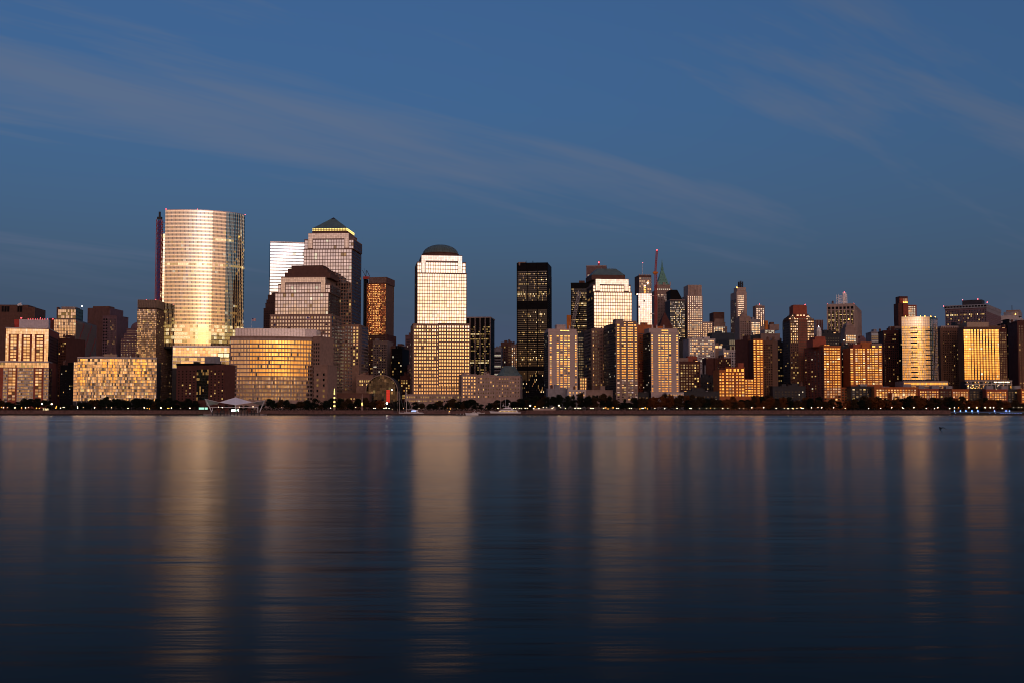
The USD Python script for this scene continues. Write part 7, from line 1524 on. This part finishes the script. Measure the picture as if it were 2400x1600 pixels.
for u in (8, 35, 60, 142, 182, 222, 261, 300, 338, 376, 378, 402, 423, 445, 775, 876, 880, 900, 905, 912, 937, 946, 982, 992, 1072, 1086, 1115, 1140, 1167, 1194, 1204, 1208, 1217, 1222, 1231, 1236, 1251, 1263, 1294, 1325, 1348, 1355, 1360, 1385, 1390, 1415, 1445, 1449, 1475, 1480, 1505, 1508, 1558, 1587,
          1617, 1620, 1656, 1675, 1694, 1733, 1762, 1790, 1819, 1847, 1857, 1878, 1882, 1902, 1926, 1954, 1981, 2036, 2064, 2090, 2115, 2118, 2142, 2171, 2190, 2198, 2226, 2237, 2271, 2289, 2309, 2321, 2329, 2349): lampost(u, 954.5 + RNG.uniform(-0.6, 0.6) + (u / 2400) * 2.5)
for u, v in ((98, 946), (121, 946), (1243, 949.5), (1310, 949), (512, 953), (521, 951), (562, 953.2), (593, 952.6)): lampost(u, v, 1308 if u < 480 or u > 700 else 1300, 'big' if not 500 < u < 600 else 'white')
for u, v in ((50, 954.5), (132, 952), (3, 953), (85, 955), (92, 955.5), (131, 955), (1420, 957.5), (1425, 957), (1437, 958), (1500, 957), (1512, 957.5), (1517, 957), (1665, 955), (1877, 954), (1860, 957), (2291, 959), (2247, 960), (1050, 949), (1056, 957), (1254, 952), (345, 956.5), (350, 957), (392, 956), (396, 956)): lampost(u, v, 1310, 'small')
for u, v in ((18, 954), (67, 948), (148, 951), (151, 948), (181, 952), (195, 954), (250, 954), (972, 954), (834, 953), (1063, 957), (1298, 958), (1313, 962), (1281, 957), (1535, 955.5), (1640, 956), (1706, 956), (1742, 956.5), (1838, 956), (1868, 956), (1917, 941), (2270, 953), (2345, 954), (2375, 957.5), (2388, 959), (2395, 957), (1273, 953), (643, 953), (660, 954), (715, 953), (740, 955)): lampost(u, v, 1311, 'dim')
for u, v in ((2192, 962), (2210, 961), (2216, 962.5), (2224, 961.5), (2237, 961.8), (2251, 961.8), (2264, 961.8), (2278, 962), (2292, 962), (2331, 962.2), (2358, 962.5), (2366, 962.5)): lampost(u, v, 1303, 'blue')
for u in (2239, 2279, 2293, 2320, 2333, 2346, 2351, 2356, 2361, 2367, 2373, 2379, 2386, 2393): lampost(u, 968.2, 1299.2, 'deck')
p = at(906.5, 944, 1330); X = thing('entrance_light', 'greenish white glare at the foot of the glowing red banner', 'lamp', (p[0], p[1], GZ)); obj('bulb', MB().sphere(p, 0.9, 2).mesh(), 'lamp_white', X); obj('post', MB().tube((p[0], p[1], GZ), p - [0, 0, 0.8], 0.12, 0.1).mesh(), 'charcoal', X)
p = at(918.5, 913.2, 1404); X = thing('vault_light', 'white light high on the front of the glass vault', 'lamp', p); obj('bulb', MB().sphere(p, 0.55, 2).mesh(), 'lamp_white', X); obj('bracket', MB().bar(p + [0, 0.4, 0.1], p + [0, 2.5, 0.1], 0.12).mesh(), 'charcoal', X)
# pale pavilion between the trees at the left
P = Bld('lit_pavilion', 'small glass kiosk lit golden among the trees below the brick apartment block', 1318, 0, 100, 114, 953, d=6); t = P.tier(100, 114, 953.5, mat='charcoal'); P.grid(P.front(t), P.even(0.2, t['s1'] - t['s0'] - 0.2, 5, 0.9), [(GZ + 0.6, GZ + 2.6)], [('lit_bright', 1)], wall='charcoal', relief=0.1); P.done()
P = Bld('long_kiosk', 'long low pale kiosk wall on the promenade right of the large motor yacht', 1309, 0, 1250, 1302, 957.2, d=5); t = P.tier(1250, 1302, 957.2, mat='concrete'); P.m('roof_slab', 'white_stone').box(P.front(t), -0.5, t['s1'] - t['s0'] + 0.5, t['z1'], t['z1'] + 0.3, -5.5, 0.5); P.done()

# ---------------------------------------------------------------- bird over the water
b0 = at(2205, 1003, 95)
X = thing('flying_bird', 'dark bird flying low over the river below the round glass tower', 'bird', b0)
bd = trimesh.creation.icosphere(2, 1.0); bd.apply_scale((0.07, 0.19, 0.06)); bd.apply_translation(b0); obj('body', bd, 'feather', X, smooth=True)
hd_ = trimesh.creation.icosphere(2, 0.045); hd_.apply_translation(b0 + [0.02, 0.2, 0.02]); obj('head', hd_, 'feather', X, smooth=True); obj('beak', MB().tube(b0 + [0.02, 0.23, 0.02], b0 + [0.03, 0.31, 0.0], 0.016, 0.004, 6).mesh(), 'feather', X)
obj('tail', (np.array([b0 + [-0.03, -0.15, 0], b0 + [0.03, -0.15, 0], b0 + [0.08, -0.34, -0.02], b0 + [-0.08, -0.34, -0.02]] + [b0 + [-0.03, -0.15, 0.012], b0 + [0.03, -0.15, 0.012], b0 + [0.08, -0.34, -0.01], b0 + [-0.08, -0.34, -0.01]]), CUBE_F), 'feather', X)
for pts in (((0, 0), (-0.10, 0.07), (-0.06, -0.14), (0.07, -0.34)), ((0, 0), (0.16, 0.04), (0.32, -0.05), (0.47, -0.13))):
    v = []
    for i, (x, z) in enumerate(pts):
        c = (0.26, 0.24, 0.18, 0.05)[i]; q = b0 + [x, 0, z + 0.02]; v += [q + [0, -c / 2, 0], q + [0, c / 2, 0.012], q + [0, -c / 2, 0.03], q + [0, c / 2, 0.03]]
    f = []
    for i in range(3): o = 4 * i; f += [[o, o + 1, o + 5, o + 4], [o + 2, o + 3, o + 7, o + 6], [o, o + 2, o + 6, o + 4], [o + 1, o + 3, o + 7, o + 5]]
    obj('wing', (np.array(v), np.array(f)), 'feather', X)
